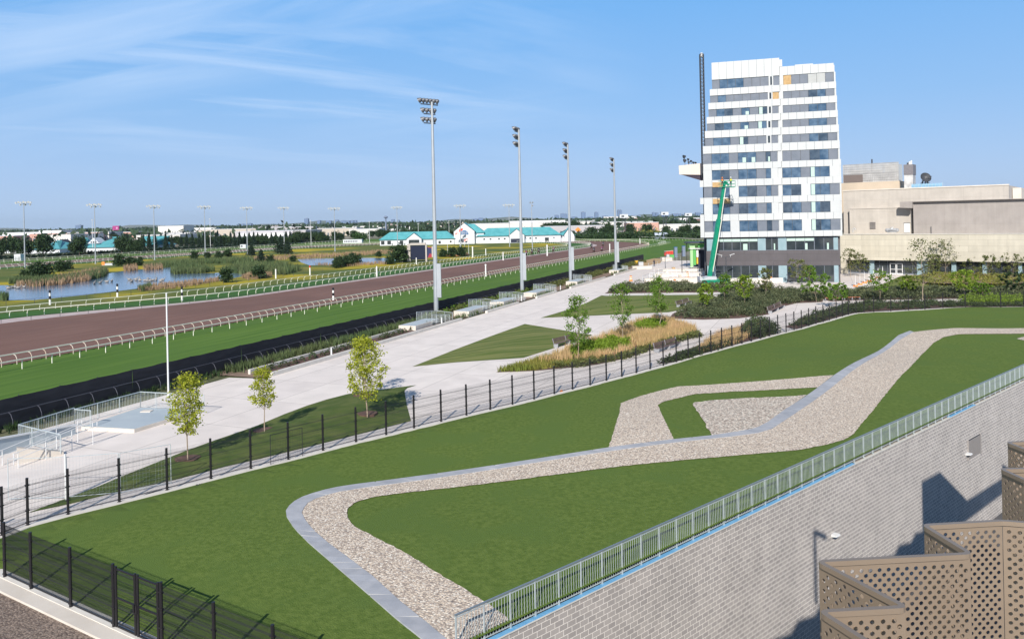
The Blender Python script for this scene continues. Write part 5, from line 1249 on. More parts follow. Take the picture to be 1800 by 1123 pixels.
mb = MB(); x1_ = loc(14, 1657, 328)[0] - loc(14, 1602, 328)[0]
for z_ in (.45, .9): mb.bar((0, 0, z_ - .4), (x1_, 0, z_ - .4), .07, .07)
mb.box(0, x1_, .05, .08, -.3, .4); mb.build('rails', mat('rail_blue', (.25, .45, .62), rough=.5), rb_, local=True)
for k in range(10): mb = MB(); mb.bar((x1_ * k / 9, 0, -.8), (x1_ * k / 9, 0, .55), .06, .06); mb.build('post', M['galv'], rb_, local=True)

# ------------------------------------------------------------------ people, horses
def skin_obj(name, verts, edges, m, parent=None, sub=1):
    me = bpy.data.meshes.new(name); me.from_pydata([v[:3] for v in verts], edges, []); me.materials.append(m)
    o = bpy.data.objects.new(name, me); COL.objects.link(o)
    if parent is not None: o.parent = parent
    md = o.modifiers.new('skin', 'SKIN'); md.use_smooth_shade = True
    for i, v in enumerate(verts):
        sv = me.skin_vertices[0].data[i]; sv.radius = (v[3], v[4] if len(v) > 4 else v[3]); sv.use_root = (i == 0)
    s = o.modifiers.new('sub', 'SUBSURF'); s.levels = sub; s.render_levels = sub
    return o
def person(label, loc, rz, vest, pose='stand', group=None, helmet=None):
    o = thing('person', label, 'person', loc, rz, group)
    if pose == 'ride':
        v = [(0, 0, .10, .15, .12), (0, -.02, .35, .14, .11), (0, .12, .58, .17, .11), (0, .22, .70, .06), (0, .30, .80, .10, .11), (-.16, .1, .58, .055), (-.2, .32, .40, .045), (-.12, .5, .34, .035), (.16, .1, .58, .055), (.2, .32, .40, .045), (.12, .5, .34, .035),
             (-.2, .18, .05, .09), (-.27, .10, -.32, .06), (-.27, .2, -.40, .04), (.2, .18, .05, .09), (.27, .10, -.32, .06), (.27, .2, -.40, .04)]
        e = [(0, 1), (1, 2), (2, 3), (3, 4), (2, 5), (5, 6), (6, 7), (2, 8), (8, 9), (9, 10), (0, 11), (11, 12), (12, 13), (0, 14), (14, 15), (15, 16)]; head = (0, .31, .84)
    else:
        v = [(0, 0, .95, .15, .11), (0, 0, 1.18, .14, .10), (0, 0, 1.40, .18, .11), (0, 0, 1.50, .06), (0, .01, 1.64, .095, .11), (-.19, 0, 1.40, .06), (-.25, .10, 1.14, .045), (-.20, .36, 1.08, .035), (.19, 0, 1.40, .06), (.25, .10, 1.14, .045), (.20, .34, 1.10, .035),
             (-.10, 0, .86, .10), (-.12, .02, .48, .07), (-.13, 0, .08, .05), (-.13, .16, .04, .045), (.10, 0, .86, .10), (.12, .02, .48, .07), (.13, 0, .08, .05), (.13, .16, .04, .045)]
        e = [(0, 1), (1, 2), (2, 3), (3, 4), (2, 5), (5, 6), (6, 7), (2, 8), (8, 9), (9, 10), (0, 11), (11, 12), (12, 13), (13, 14), (0, 15), (15, 16), (16, 17), (17, 18)]; head = (0, .01, 1.68)
    skin_obj('body', v, e, M['cloth_dark'], o)
    mb = MB(); c = v[1]; d = v[2]
    mb.tube((c[0], c[1], c[2] - .12), (d[0], d[1], d[2] + .04), .19, .21, 10); mb.build('vest', vest, o, local=True)
    mb = MB(); mb.blob((head[0], head[1], head[2] + .05), .13, .15, .12, 10, 6); mb.build('helmet', helmet or M['white'], o, local=True)
    mb = MB(); mb.blob((head[0], head[1] + .05, head[2] - .05), .08, .08, .10, 8, 6); mb.build('face', M['skin'], o, local=True)
    return o
def horse(label, loc, rz, group):
    o = thing('horse', label, 'horse', loc, rz, group)
    v = [(0, -.55, 1.25, .28, .30), (0, -.1, 1.2, .29, .31), (0, .45, 1.25, .25, .31), (0, .75, 1.5, .15, .2), (0, 1.1, 1.85, .11, .14), (0, 1.3, 1.82, .09, .11), (0, 1.55, 1.62, .06, .07),
         (-.16, -.75, .95, .14), (-.16, -.62, .62, .08), (-.16, -.95, .45, .055), (-.16, -.9, .06, .05), (.16, -.7, .95, .14), (.16, -.9, .62, .08), (.16, -1.2, .5, .055), (.16, -1.3, .12, .05),
         (-.14, .5, .85, .10), (-.14, .8, .6, .06), (-.14, .7, .22, .045), (.14, .5, .85, .10), (.14, .55, .48, .06), (.14, .45, .06, .045), (0, -.95, 1.35, .06), (0, -1.25, 1.1, .05), (0, -1.35, .75, .03)]
    e = [(0, 1), (1, 2), (2, 3), (3, 4), (4, 5), (5, 6), (0, 7), (7, 8), (8, 9), (9, 10), (0, 11), (11, 12), (12, 13), (13, 14), (2, 15), (15, 16), (16, 17), (2, 18), (18, 19), (19, 20), (0, 21), (21, 22), (22, 23)]
    v[0], v[1] = v[0], v[1]; skin_obj('body', v, e, M['horse_brown'], o); mb = MB(); mb.box(-.25, .25, -.15, .3, 1.5, 1.56); mb.build('saddle_cloth', M['white'], o, local=True); return o
hp = [(925, 452.5, 'nearest the second mast'), (935, 449, 'on the inner side'), (947, 447, 'third from the left'), (973, 445, 'in the middle of the string'), (1040, 438.5, 'on the inner side of the bend'), (1044, 446, 'close to the near rail'), (1058, 444.5, 'just left of the white obelisk'), (1060, 434.5, 'farthest along the bend')]
for k, (px, py, w) in enumerate(hp):
    p = P(px, py, .05); horse('dark horse galloping on the dirt, %s' % w, (*p, .05), -DA + PI * (k % 2 == 2), 'horses on the dirt track')
    person('rider crouched on the dark horse %s' % w, (p[0], p[1], 1.55), -DA, M['cloth_dark'] if k % 3 else M['magenta'], 'ride', 'riders on the horses', M['cloth_dark'])

# ------------------------------------------------------------------ boom lift by the tower
lb = P(1246, 502, 0); lf = thing('boom_lift', 'green telescopic boom lift raised against the tower facade', 'boom lift', (*lb, 0)); LD = lb[1]
mb = MB(); mb.box(lb[0] - 1.5, lb[0] + 3.6, LD - 1.2, LD + 1.2, .55, 1.15); mb.prism([(lb[0] - 1.2, LD - 1), (lb[0] + 1.2, LD - 1), (lb[0] + 1.2, LD + 1), (lb[0] - 1.2, LD + 1)], 1.16, 1.45); mb.build('chassis', M['liftgreen'], lf)
for dx_, dy_ in ((-1.1, -1.3), (-1.1, 1.3), (3.0, -1.3), (3.0, 1.3)):
    mb = MB(); mb.tube((lb[0] + dx_, LD + dy_ - .2, .55), (lb[0] + dx_, LD + dy_ + .2, .55), .55, seg=14); w_ = mb.build('wheel', M['tyre'], lf); mb = MB(); mb.tube((lb[0] + dx_, LD + dy_ - .22, .55), (lb[0] + dx_, LD + dy_ + .22, .55), .28, seg=10); mb.build('hub', M['liftgreen'], w_)
t0, t1 = W(1228, 495.5, LD), W(1257, 486, LD); mb = MB(); mb.vprism([(t0[0], t0[2]), (t1[0] - .2, t0[2]), (t1[0], t0[2] + .3), (t1[0], t1[2]), (t0[0] + 1.6, t1[2] + .1), (t0[0] + .7, t1[2] - .3), (t0[0], t1[2] + .1)], LD - 1.1, LD + 1.1); mb.build('turret', M['liftgrey'], lf)
b0 = W(1247, 487, LD); b1 = W(1263, 386, LD + .6); b2 = W(1271.5, 331, LD + 1.0); b3 = W(1275, 319, LD + 1.2)
mb = MB(); mb.bar(b0, b1, .62, .6); bo = mb.build('lower_boom', M['liftgreen'], lf); mb = MB(); mb.bar(Vector(b0).lerp(Vector(b1), .1), b2, .42, .4); mb.build('upper_boom', M['liftgreen'], lf)
mb = MB(); mb.bar((b1[0] + .35, b1[1] - .5, b1[2]), (b2[0] + .3, b2[1] - .4, b2[2]), .08, .12); mb.bar((b0[0] + .55, b0[1] - .5, b0[2] + 1), (b1[0] + .45, b1[1] - .5, b1[2]), .08, .12); mb.build('cable_track', M['railwhite'], lf)
mb = MB(); mb.bar(b2, b3, .35, .4); mb.bar(b3, (b3[0] + .6, b3[1], b3[2] - .8), .3, .3); mb.tube((b0[0] - .5, LD, b0[2] - .8), (b0[0] + .9, LD, b0[2] + 2.2), .22, seg=8); mb.build('jib', M['liftgreen'], lf)
k0, k1 = W(1264, 329, LD + 1.3), W(1290, 316, LD + 1.3); mb = MB(); x0, x1, y0, y1, z0, z1 = k0[0], k1[0], LD + .5, LD + 1.9, k0[2], k0[2] + 1.1
mb.box(x0, x1, y0, y1, z0 - .12, z0)
for z in (z0 + .5, z1): 
    for a, b in (((x0, y0), (x1, y0)), ((x1, y0), (x1, y1)), ((x1, y1), (x0, y1)), ((x0, y1), (x0, y0))): mb.bar((*a, z), (*b, z), .07, .07)
for k in range(5): mb.bar((x0 + (x1 - x0) * k / 4, y0, z0), (x0 + (x1 - x0) * k / 4, y0, z1), .06, .06)
mb.build('basket', M['liftgreen'], lf)
person('worker in an orange vest at the left end of the lift basket', (x0 + .6, (y0 + y1) / 2, z0), -.4, M['hivis_orange'], helmet=M['orange'])
person('worker in a yellow-green vest at the right end of the lift basket', (x1 - .6, (y0 + y1) / 2, z0), .3, M['hivis'])

# ------------------------------------------------------------------ benches
def bench(label, a, b, m, back=True, group='benches of the plaza', side=1):
    pa, pb = P(*a), P(*b); L_ = math.dist(pa, pb); rz = math.atan2(pb[1] - pa[1], pb[0] - pa[0]); o = thing('bench', label, 'bench', (*pa, 0), rz, group)
    mb = MB()
    for k in range(4): mb.box(0, L_, side * (.05 + k * .12), side * (.05 + k * .12) + .10, .42, .46)
    mb.build('seat', m, o, local=True)
    if back:
        mb = MB()
        for k in range(3): y = side * (.54 + k * .04); mb.box(0, L_, y, y + .03, .52 + k * .13, .63 + k * .13)
        mb.build('backrest', m, o, local=True)
    for x in (.1, L_ / 2, L_ - .1):
        mb = MB(); mb.box(x - .04, x + .04, min(0, side * .5), max(0, side * .5), 0, .42)
        if back: mb.bar((x, side * .5, .4), (x, side * .64, .92), .06, .05)
        mb.build('leg', M['bench_metal'], o, local=True)
bench('dark wooden bench at the right edge of the middle triangular lawn', (980, 612), (1024, 600), M['wood_dark'])
bench('dark wooden bench between the tan grass bed and the mesh fence', (1158, 621), (1198, 609), M['wood_dark'])
bench('dark wooden bench at the right corner of the far lawn', (1195, 541), (1217, 534), M['wood_dark'])
bench('dark wooden bench at the right edge of the dark shrub bed', (1357, 552), (1380, 541.5), M['wood_dark'])
bench('long orange-brown bench beside the shrub bed under the broad tree', (1450, 529), (1482, 529), M['wood_orange'], False)
bench('orange-brown backless bench, right of the other orange one', (1484, 528), (1513, 527.5), M['wood_orange'], False)

# ------------------------------------------------------------------ terrace platform, ramp and stairs at near left
def pickets(name, label, pts, h, sp=.12, post=1.5, m=None, group=None, zs=None):
    m = m or M['galv']; o = thing(name, label, 'railing', (pts[0][0], pts[0][1], zs[0] if zs else 0), 0, group)
    zs = zs or [0] * len(pts)
    for (a, za), (b, zb) in zip(zip(pts, zs), zip(pts[1:], zs[1:])):
        L_ = math.dist(a, b); n = max(1, round(L_ / post)); mb = MB(); mb.bar((*a, za + h), (*b, zb + h), .05, .05); mb.build('top_rail', m, o)
        for k in range(n + 1):
            t = k / n; x, y, z = a[0] + (b[0] - a[0]) * t, a[1] + (b[1] - a[1]) * t, za + (zb - za) * t; mb = MB(); mb.tube((x, y, z), (x, y, z + h), .028, seg=6); mb.build('post', m, o)
            if k < n:
                mb = MB(); q = int(L_ / n / sp)
                for j in range(1, q): tt = (k + j / q) / n; x, y, z = a[0] + (b[0] - a[0]) * tt, a[1] + (b[1] - a[1]) * tt, za + (zb - za) * tt; mb.tube((x, y, z + .1), (x, y, z + h - .03), .009, seg=4, cap=0)
                t2 = (k + 1) / n; mb.bar((a[0] + (b[0] - a[0]) * t, a[1] + (b[1] - a[1]) * t, za + (zb - za) * t + .1), (a[0] + (b[0] - a[0]) * t2, a[1] + (b[1] - a[1]) * t2, za + (zb - za) * t2 + .1), .025, .025); mb.build('baluster_panel', m, o)
    return o
slab = PP([(143, 750), (247, 715.5), (345, 720), (303, 735), (236, 755), (163, 751)], .2); mb = MB(); mb.prism(slab, 0, .22); tag(mb.build('concrete_platform', M['kerb_cream']), 'raised concrete platform with blue-grey top inside the near left railing', 'platform')
mb = MB(); mb.prism([(p[0] * .96 + sum(q[0] for q in slab) / 6 * .04, p[1] * .96 + sum(q[1] for q in slab) / 6 * .04) for p in slab], .222, .23); struct('platform_surface', mb, M['bluegrey_slab'])
mb = MB(); p = P(258, 723, .23); mb.prism([(p[0] - .35, p[1] - .25), (p[0] + .35, p[1] - .25), (p[0] + .35, p[1] + .25), (p[0] - .35, p[1] + .25)], .232, .28); tag(mb.build('cover_plate', M['kerb_cream']), 'small pale cover plate lying on the blue-grey platform', 'cover')
R1p = PP([(131, 744), (247, 712.5)], .35) ; pickets('picket_railing', 'long pale picket railing at the back of the blue-grey platform', PP([(160, 748), (131, 745.5), (247, 712.5), (359, 719)], .35), 1.1, zs=[.22] * 4, group='picket railings by the netting')
pickets('picket_railing', 'picket railing stepping down left of the blue-grey platform', PP([(131, 746), (33, 778), (107, 797)], .1), 1.1, zs=[.1] * 3, group='picket railings by the netting')
# ramp parapet, stair block and handrails
w0, w1 = P(-30, 806, .1), P(133, 757, .2); d_ = ((w1[0] - w0[0]) / math.dist(w0, w1), (w1[1] - w0[1]) / math.dist(w0, w1)); nn2 = (-d_[1] * .12, d_[0] * .12); mb = MB()
mb.prism([w0, w1, (w1[0] + nn2[0], w1[1] + nn2[1]), (w0[0] + nn2[0], w0[1] + nn2[1])], 0, [1.05, .55, .55, 1.05]); tag(mb.build('ramp_parapet', M['bluegrey_slab']), 'sloping blue-grey parapet of the ramp at the left frame edge', 'parapet')
mb = MB(); mb.bar((w0[0], w0[1], 1.08), (w1[0], w1[1], .58), .2, .08); tag(mb.build('parapet_coping', M['galv_white']), 'thick white sloping handrail on top of the ramp parapet', 'handrail')
qa, qb = P(30, 816), P(112, 799); mb = MB(); mb.prism([qa, qb, (qb[0] - .2, qb[1] + .3), (qa[0] - .2, qa[1] + .3)], 0, [.92, .16, .16, .92]); tag(mb.build('stair_wall', M['kerb_cream']), 'cream concrete side wall of the steps at near left', 'wall')
sa, sb = P(0, 832), P(112, 797); d_ = Vector((sb[0] - sa[0], sb[1] - sa[1])).normalized(); n_ = Vector((-d_.y, d_.x))
for j, (off, lab) in enumerate(((.0, 'near curved steel handrail of the steps at far left'), (1.3, 'far curved steel handrail of the steps at far left'))):
    o = thing('stair_handrail', lab, 'handrail', (*sa, 0), 0, 'handrails of the steps'); A_ = Vector(sa) + n_ * off; mb = MB()
    for hz, st in ((.95, 0), (.6, .15)):
        path = []
        for t in (0, .33, .66, 1): x = A_ + d_ * (1.0 + 4.6 * t); path.append((x.x, x.y, hz + .0 + .55 * t - .1))
        e_ = A_ + d_ * 5.9; path += [(e_.x, e_.y, hz + .42), (e_.x, e_.y, hz + .1)]; b_ = A_ + d_ * .75; path = [(b_.x, b_.y, hz - .35), (b_.x, b_.y, hz - .12)] + path; mb.path(path, .022, 6)
    mb.build('rails', M['galv_white'], o)
    for t in (0, .35, .7, 1): x = A_ + d_ * (1.0 + 4.6 * t); mb = MB(); mb.tube((x.x, x.y, 0), (x.x, x.y, .85 + .55 * t), .022, seg=6); mb.build('post', M['galv_white'], o)
# loose white mesh panels leaning behind the fence
def site_panel(label, a, b, m, h=2.0, group='loose mesh panels behind the fence'):
    pa, pb = P(*a), P(*b); o = thing('site_fence', label, 'mesh panel', (*pa, 0), 0, group); mb = MB(); L_ = math.dist(pa, pb)
    for z in (.08, h): mb.bar((*pa, z), (*pb, z), .025, .025)
    for q in (pa, pb): mb.tube((*q, 0), (*q, h), .02, seg=6)
    mb.build('frame', m, o); mb = MB(); n = int(L_ / .14)
    for k in range(n): t = k / n; x, y = pa[0] + (pb[0] - pa[0]) * t, pa[1] + (pb[1] - pa[1]) * t; mb.tube((x, y, .08), (x, y, h), .003, seg=3, cap=0)
    for k in range(1, 10): mb.bar((*pa, h * k / 10), (*pb, h * k / 10), .003, .003)
    mb.build('wires', m, o)
site_panel('white loose mesh panel standing on the pavement behind the fence, left one', (15, 879), (115, 876), M['galv'])
site_panel('white loose mesh panel right of a thick white post, behind the fence', (118, 876), (209, 868), M['galv'])
site_panel('white loose mesh panel with a blue tag, right of the others', (212, 868), (301, 850), M['galv'])
site_panel('green-netted panel leaning behind the mesh fence near the small tree', (476, 820), (532, 805), M['netting'], 1.7)
mb = MB(); p = P(116, 878); mb.tube((*p, 0), (*p, 2.2), .05, seg=8); tag(mb.build('bollard_post', M['galv_white']), 'thick white post between two loose mesh panels behind the fence', 'post')

# ------------------------------------------------------------------ terraces along the netting: ramp blocks with railings
def terrace(s0, label, L_=8, bl=3.6):
    o = thing('ramp_block', label, 'planter', (*SN(s0, 46), 0), 0, 'ramp blocks along the netting')
    mb = MB(); mb.prism([SN(s0, 44.9), SN(s0 + bl, 45.2), SN(s0 + bl, 47.2), SN(s0, 47.2)], 0, [.75, .75, .75, .75]); mb.build('block', M['kerb_cream'], o)
    mb = MB(); mb.prism([SN(s0 + .05, 45.05), SN(s0 + bl - .05, 45.3), SN(s0 + bl - .05, 47.1), SN(s0 + .05, 47.1)], .751, .762); mb.build('top_surface', M['bluegrey_slab'], o)
terr = [(79, 6.5), (93.5, 7), (105.5, 6), (119.5, 7), (142, 7), (174, 6)]
nm = ['nearest', 'second', 'third', 'fourth', 'fifth', 'sixth']
for k, (s, b) in enumerate(terr):
    terrace(s, 'cream concrete ramp block with blue-grey top, %s along the netting' % nm[k], bl=b)
    s2 = s + b - .5
    pickets('picket_railing', '%s short galvanised railing at the ramp blocks, higher run' % nm[k], [SN(s2 - 1.5, 47.3), SN(s2 + 3.8, 47.3), SN(s2 + 3.8, 45.0)], 1.05, .14, 1.3, group='picket railings by the netting', zs=[.75, .3, .1])
    pickets('picket_railing', '%s short galvanised railing at the ramp blocks, along the plaza side' % nm[k], [SN(s2 - 1.8, 45.0), SN(s2 + 2.4, 44.7)], 1.05, .12, 1.0, group='picket railings by the netting', zs=[.5, .05])
for k, s in enumerate((62, 85, 112, 131)):
    mb = MB(); mb.tube((0, 0, 0), (0, 0, .75), .09, .07, 8); mb.blob((0, 0, .75), .09, .09, .06); o = mb.build('bollard', M['galv_white']); o.location = (*SN(s, 44.6), .2); tag(o, '%s small pale bollard on the planter kerb by the netting' % ['nearest', 'second', 'third', 'fourth'][k], 'bollard', 'bollards on the kerb')

# ------------------------------------------------------------------ construction site left of the tower
def pbox(name, label, cat, px0, px1, pyb, pyt, m, dep=.6, group=None, trim=None):
    a = P(px0, pyb); d = a[1]; b = W(px1, pyt, d); X1 = W(px1, pyb, d)[0]; o = thing(name, label, cat, (a[0], d, 0), 0, group); mb = MB(); mb.box(0, X1 - a[0], 0, dep, 0, b[2])
    mb.build('body', m, o, local=True); mb = MB(); mb.box(-.04, X1 - a[0] + .04, -.05, dep + .05, b[2] + .001, b[2] + .07); mb.build('cap', trim or m, o, local=True); return o
pbox('terrace_wall', 'low cream terrace wall behind the hedge, left part with the lift', 'wall', 1133, 1232, 499, 488, M['kerb_cream'], 1)
pbox('terrace_wall', 'cream terrace wall with openings below the tower glass', 'wall', 1262, 1376, 499, 489, M['kerb_cream'], .4)
pbox('terrace_wall', 'second pale terrace step, higher and farther left of the tower', 'wall', 1150, 1232, 487, 480, M['kerb'], 1)
pbox('terrace_wall', 'third pale terrace step behind the other two', 'wall', 1166, 1236, 478, 473, M['kerb'], 1)
pbox('planter', 'white planter box beside the red barrels', 'planter', 1164, 1182, 459, 453, M['kerb_cream'], 3)
pbox('planter', 'white planter edge left of the far steps', 'planter', 1112, 1146, 473, 468, M['kerb_cream'], 1.5)
for k, (s0, s1, n) in enumerate(((1142, 1232, 480), (1150, 1236, 472), (1262, 1376, 489))):
    a, b = P(s0, n + 12), P(s1, n + 12); o = thing('guard_fence', ['pale guard fence above the lower terrace wall', 'pale guard fence on the second terrace step', 'pale guard fence in front of the ground floor glass'][k], 'fence', (*a, 1), 0, 'guard fences on the terraces')
    z = W(s0, n + 1, a[1])[2]; mb = MB()
    for q in (.35, 1.0): mb.bar((*a, z - .9 + q), (*b, z - .9 + q), .07, .07)
    mb.build('rails', M['railtan'] if k == 1 else M['galv_white'], o)
    for j in range(12): t = j / 11; mb = MB(); mb.bar((a[0] + (b[0] - a[0]) * t, a[1] + (b[1] - a[1]) * t, .2), (a[0] + (b[0] - a[0]) * t, a[1] + (b[1] - a[1]) * t, z + .12), .07, .07); mb.build('post', M['galv_white'], o)
def barrel(px, py, label, g=None, m=None):
    p = P(px, py); o = thing('traffic_barrel', label, 'traffic barrel', (*p, 0), 0, g); mb = MB(); mb.tube((0, 0, .05), (0, 0, 1.05), .30, .24, 12); mb.tube((0, 0, 0), (0, 0, .07), .42, seg=12); mb.build('barrel_body', m or M['orange'], o, local=True)
    mb = MB()
    for z in (.35, .7): mb.tube((0, 0, z), (0, 0, z + .14), .30 - z * .05, .293 - z * .05, 12)
    mb.build('white_bands', M['white'], o, local=True); mb = MB(); mb.tube((0, 0, 1.05), (0, 0, 1.12), .14, .1, 8); mb.build('top_handle', M['black'], o, local=True)
barrel(1109, 494, 'orange traffic barrel with white bands alone on the promenade')
barrel(1186, 501, 'orange barrel low by the hedge below the terrace wall'); barrel(1303, 504, 'orange barrel behind the hedge, right of the lift'); barrel(1208.5, 487, 'orange barrel on the pale terrace'); barrel(1355, 496, 'orange barrel by the terrace wall before the tower')
for k in range(4):
    o = pbox('water_barrier', '%s from the left of the red plastic barriers by the outer grass' % ordn[k], 'barrier', 1168 + k * 4, 1171.5 + k * 4, 449.5 - k * .4, 442 - k * .4, M['red'], .6, 'red barriers by the outer grass', M['railwhite'])
for k, (a, b, y) in enumerate(((1186, 1191, 449), (1200, 1205, 447))):
    o = pbox('portable_toilet', ['left blue-roofed portable toilet by the outer grass', 'right blue-roofed portable toilet by the outer grass'][k], 'portable toilet', a, b, y + 4, y - 14, M['haze_tower'], 1.2, 'portable toilets', M['blue'])
pbox('storage_box', 'green storage box below the red barriers', 'box', 1178, 1185, 454, 448, M['green'], 1)
pbox('storage_box', 'grey storage box left of the green one', 'box', 1172, 1177, 453.5, 447.5, M['liftgrey'], 1)
pbox('yellow_machine', 'small yellow machine at the end of the black netting', 'machine', 1116, 1122, 465, 458, M['yellow'], 1.2, None, M['darkmetal'])
pbox('generator', 'small grey generator beside the yellow machine', 'generator', 1123, 1131, 468, 461, M['liftgrey'], 1.2)
mb = MB(); q = PP([(1131, 468), (1160, 463), (1166, 456), (1150, 455), (1128, 460)]); mb.prism(q, 0, .15); tag(mb.build('lumber_stack', M['plywood']), 'flat stack of tan lumber at the end of the netting fence', 'lumber')
person('worker in a hi-vis vest near the portable toilets', (*P(1189.5, 452.5), 0), 1, M['hivis'])
kio = thing('kiosk', 'small kiosk with coloured columns and a dark flat roof left of the tower', 'kiosk', (*P(1214, 476), 0)); kd = P(1214, 476)[1]
def kb(name, a, b, t, bt, m, y0=0, y1=.5): A_, B_ = W(a, bt, kd), W(b, t, kd); mb = MB(); mb.box(A_[0], B_[0], kd + y0, kd + y1, max(0, A_[2]), B_[2]); return mb.build(name, m, kio)
kb('column', 1214, 1218, 439, 470, M['ltgreen']); kb('column', 1219, 1223, 438, 466, M['green']); kb('column', 1224.5, 1227.5, 440, 452, M['white']); kb('column', 1224.8, 1227, 453, 464, M['yellow'])
kb('back_wall', 1229, 1244, 440, 476, M['cloth_dark'], 1.5, 5); kb('sign_panel', 1213, 1222, 430, 438, M['ltgreen'], .3, .8); kb('sign_panel', 1228, 1238, 429, 435, M['green'], .3, .8); kb('roof', 1212, 1242, 425.5, 428.5, M['darkmetal'], -.5, 6); kb('canopy', 1212, 1240, 436, 438, M['galv_white'], -.3, 1.2)
for k, (px, pb, pt, lab) in enumerate(((1199, 481, 443, 'tall dark lamp post in front of the kiosk'), (1207.5, 470, 430, 'dark lamp post left of the kiosk columns'), (1214, 473, 440, 'thin dark post at the foot of the light green column'), (1223, 473, 440, 'thin dark post before the white column'), (1169.5, 472, 444, 'thin dark lamp post beyond the planter'))):
    p = P(px, pb); h = hpx(px, pb, pt); o = thing('lamp_post', lab, 'lamp post', (*p, 0), 0, 'dark lamp posts left of the tower'); mb = MB(); mb.tube((0, 0, 0), (0, 0, h), .10 if k == 0 else .07, .06, 8); mb.build('pole', M['darkmetal'], o, local=True); mb = MB(); mb.tube((0, 0, h), (0, 0, h + .25), .2, .25, 8); mb.build('lamp_head', M['darkmetal'], o, local=True)
p = P(1277, 500); h = hpx(1277, 500, 452); o = thing('twin_lamp', 'dark twin-arm street lamp in front of the charcoal band', 'street lamp', (*p, 0)); mb = MB(); mb.tube((0, 0, 0), (0, 0, h), .09, .07, 8); mb.bar((-.85, 0, h), (.85, 0, h), .08, .08); mb.build('pole', M['darkmetal'], o, local=True)
for s_ in (-1, 1): mb = MB(); mb.bar((s_ * .85, 0, h), (s_ * .85, 0, h + .35), .06, .06); mb.bar((s_ * .7, 0, h + .35), (s_ * 1.6, 0, h + .6), .3, .06); mb.build('lamp_head', M['galv_white'], o, local=True)
# guarded ramp: white barriers with orange feet by the entrance
for k in range(7):
    a = P(1504 + k * 8, 504 - k * 3.0); o = thing('crowd_barrier', '%s white crowd barrier with orange feet on the way to the entrance' % ['nearest', 'second', 'third', 'fourth', 'fifth', 'sixth', 'farthest'][k], 'barrier', (*a, 0), R(66), 'white barriers by the entrance')
    mb = MB(); mb.bar((0, 0, .15), (2.2, 0, .15), .05, .05); mb.bar((0, 0, 1.9), (2.2, 0, 1.9), .06, .06)
    for j in range(8): mb.bar((2.2 * j / 7, 0, .15), (2.2 * j / 7, 0, 1.9), .04, .04)
    mb.build('frame', M['galv_white'], o, local=True)
    for x in (.1, 2.1): mb = MB(); mb.box(x - .12, x + .12, -.4, .4, 0, .14); mb.build('foot', M['orange'], o, local=True)

for k, (a, b, lab) in enumerate((((1130, 495), (1168, 481), 'pale guard rail along the edge of the promenade before the terraces'), ((1140, 470), (1196, 457), 'guard rail beyond the planter, left of the kiosk'), ((1204, 478), (1228, 478), 'short guard rail in front of the kiosk columns'), ((1155, 492), (1225, 489), 'long guard rail on the lowest terrace'))):
    pa, pb = P(*a), P(*b); o = thing('guard_rail', lab, 'rail', (*pa, 0), 0, 'guard rails left of the tower'); mb = MB()
    for z in (.5, 1.1): mb.bar((*pa, z), (*pb, z), .07, .07)
    mb.build('rails', M['railtan'] if k % 2 else M['galv_white'], o)
    for j in range(9): t = j / 8; mb = MB(); mb.bar((pa[0] + (pb[0] - pa[0]) * t, pa[1] + (pb[1] - pa[1]) * t, 0), (pa[0] + (pb[0] - pa[0]) * t, pa[1] + (pb[1] - pa[1]) * t, 1.12), .06, .06); mb.build('post', M['galv'], o)
for k in range(6):
    pbox('pallet_block', '%s from the left of the tan block stacks on the terraces' % ordn[k], 'stack', 1158 + k * 12, 1163 + k * 12, 489 - (k % 3) * 7, 484.5 - (k % 3) * 7, [M['render_tan'], M['kerb'], M['plywood']][k % 3], .9, 'block stacks on the terraces')
person('person in dark clothes walking on the promenade by the black netting end', (*P(1150, 468), 0), 2.4, M['cloth_dark'], helmet=M['cloth_dark'])

# ------------------------------------------------------------------ the teal-roofed barns
def PX(x, d): return (x - 900) / F * d            # rough world x for a picture column at depth d
def barn(name, label, d, x0, x1, zeave, zridge, dep, winpx=(), group=None):
    o = thing(name, label, 'barn', (PX(x0, d), d, 0), 0, group); L_ = PX(x1, d) - PX(x0, d); mb = MB(); mb.box(0, L_, 0, dep, 0, zeave); mb.build('wall', M['barnwhite'], o, local=True)
    mb = MB(); mb.add([(-.6, -.8, zeave), (L_ + .6, -.8, zeave), (L_ + .6, dep + .8, zeave), (-.6, dep + .8, zeave), (dep * .35, dep / 2, zridge), (L_ - dep * .35, dep / 2, zridge)], [(0, 1, 5, 4), (1, 2, 5), (2, 3, 4, 5), (3, 0, 4), (3, 2, 1, 0)]); mb.build('roof', M['teal'], o, local=True)
    for a, b, z0, z1 in winpx:
        mb = MB(); mb.box(PX(a, d) - PX(x0, d), PX(b, d) - PX(x0, d), -.06, .02, z0, z1); mb.build('window', M['glass_dark'], o, local=True)
    return o
BD = 425
b = barn('stable_barn', 'long white barn with a teal roof behind the tote board, left half', BD, 667, 798, 3.2, 7.3, 13, [(669, 675, .6, 2.6), (680, 686.5, .6, 2.6), (702, 708, .6, 2.6), (760, 763, 1, 2), (770, 774, .5, 2), (790, 793, 1, 2)])
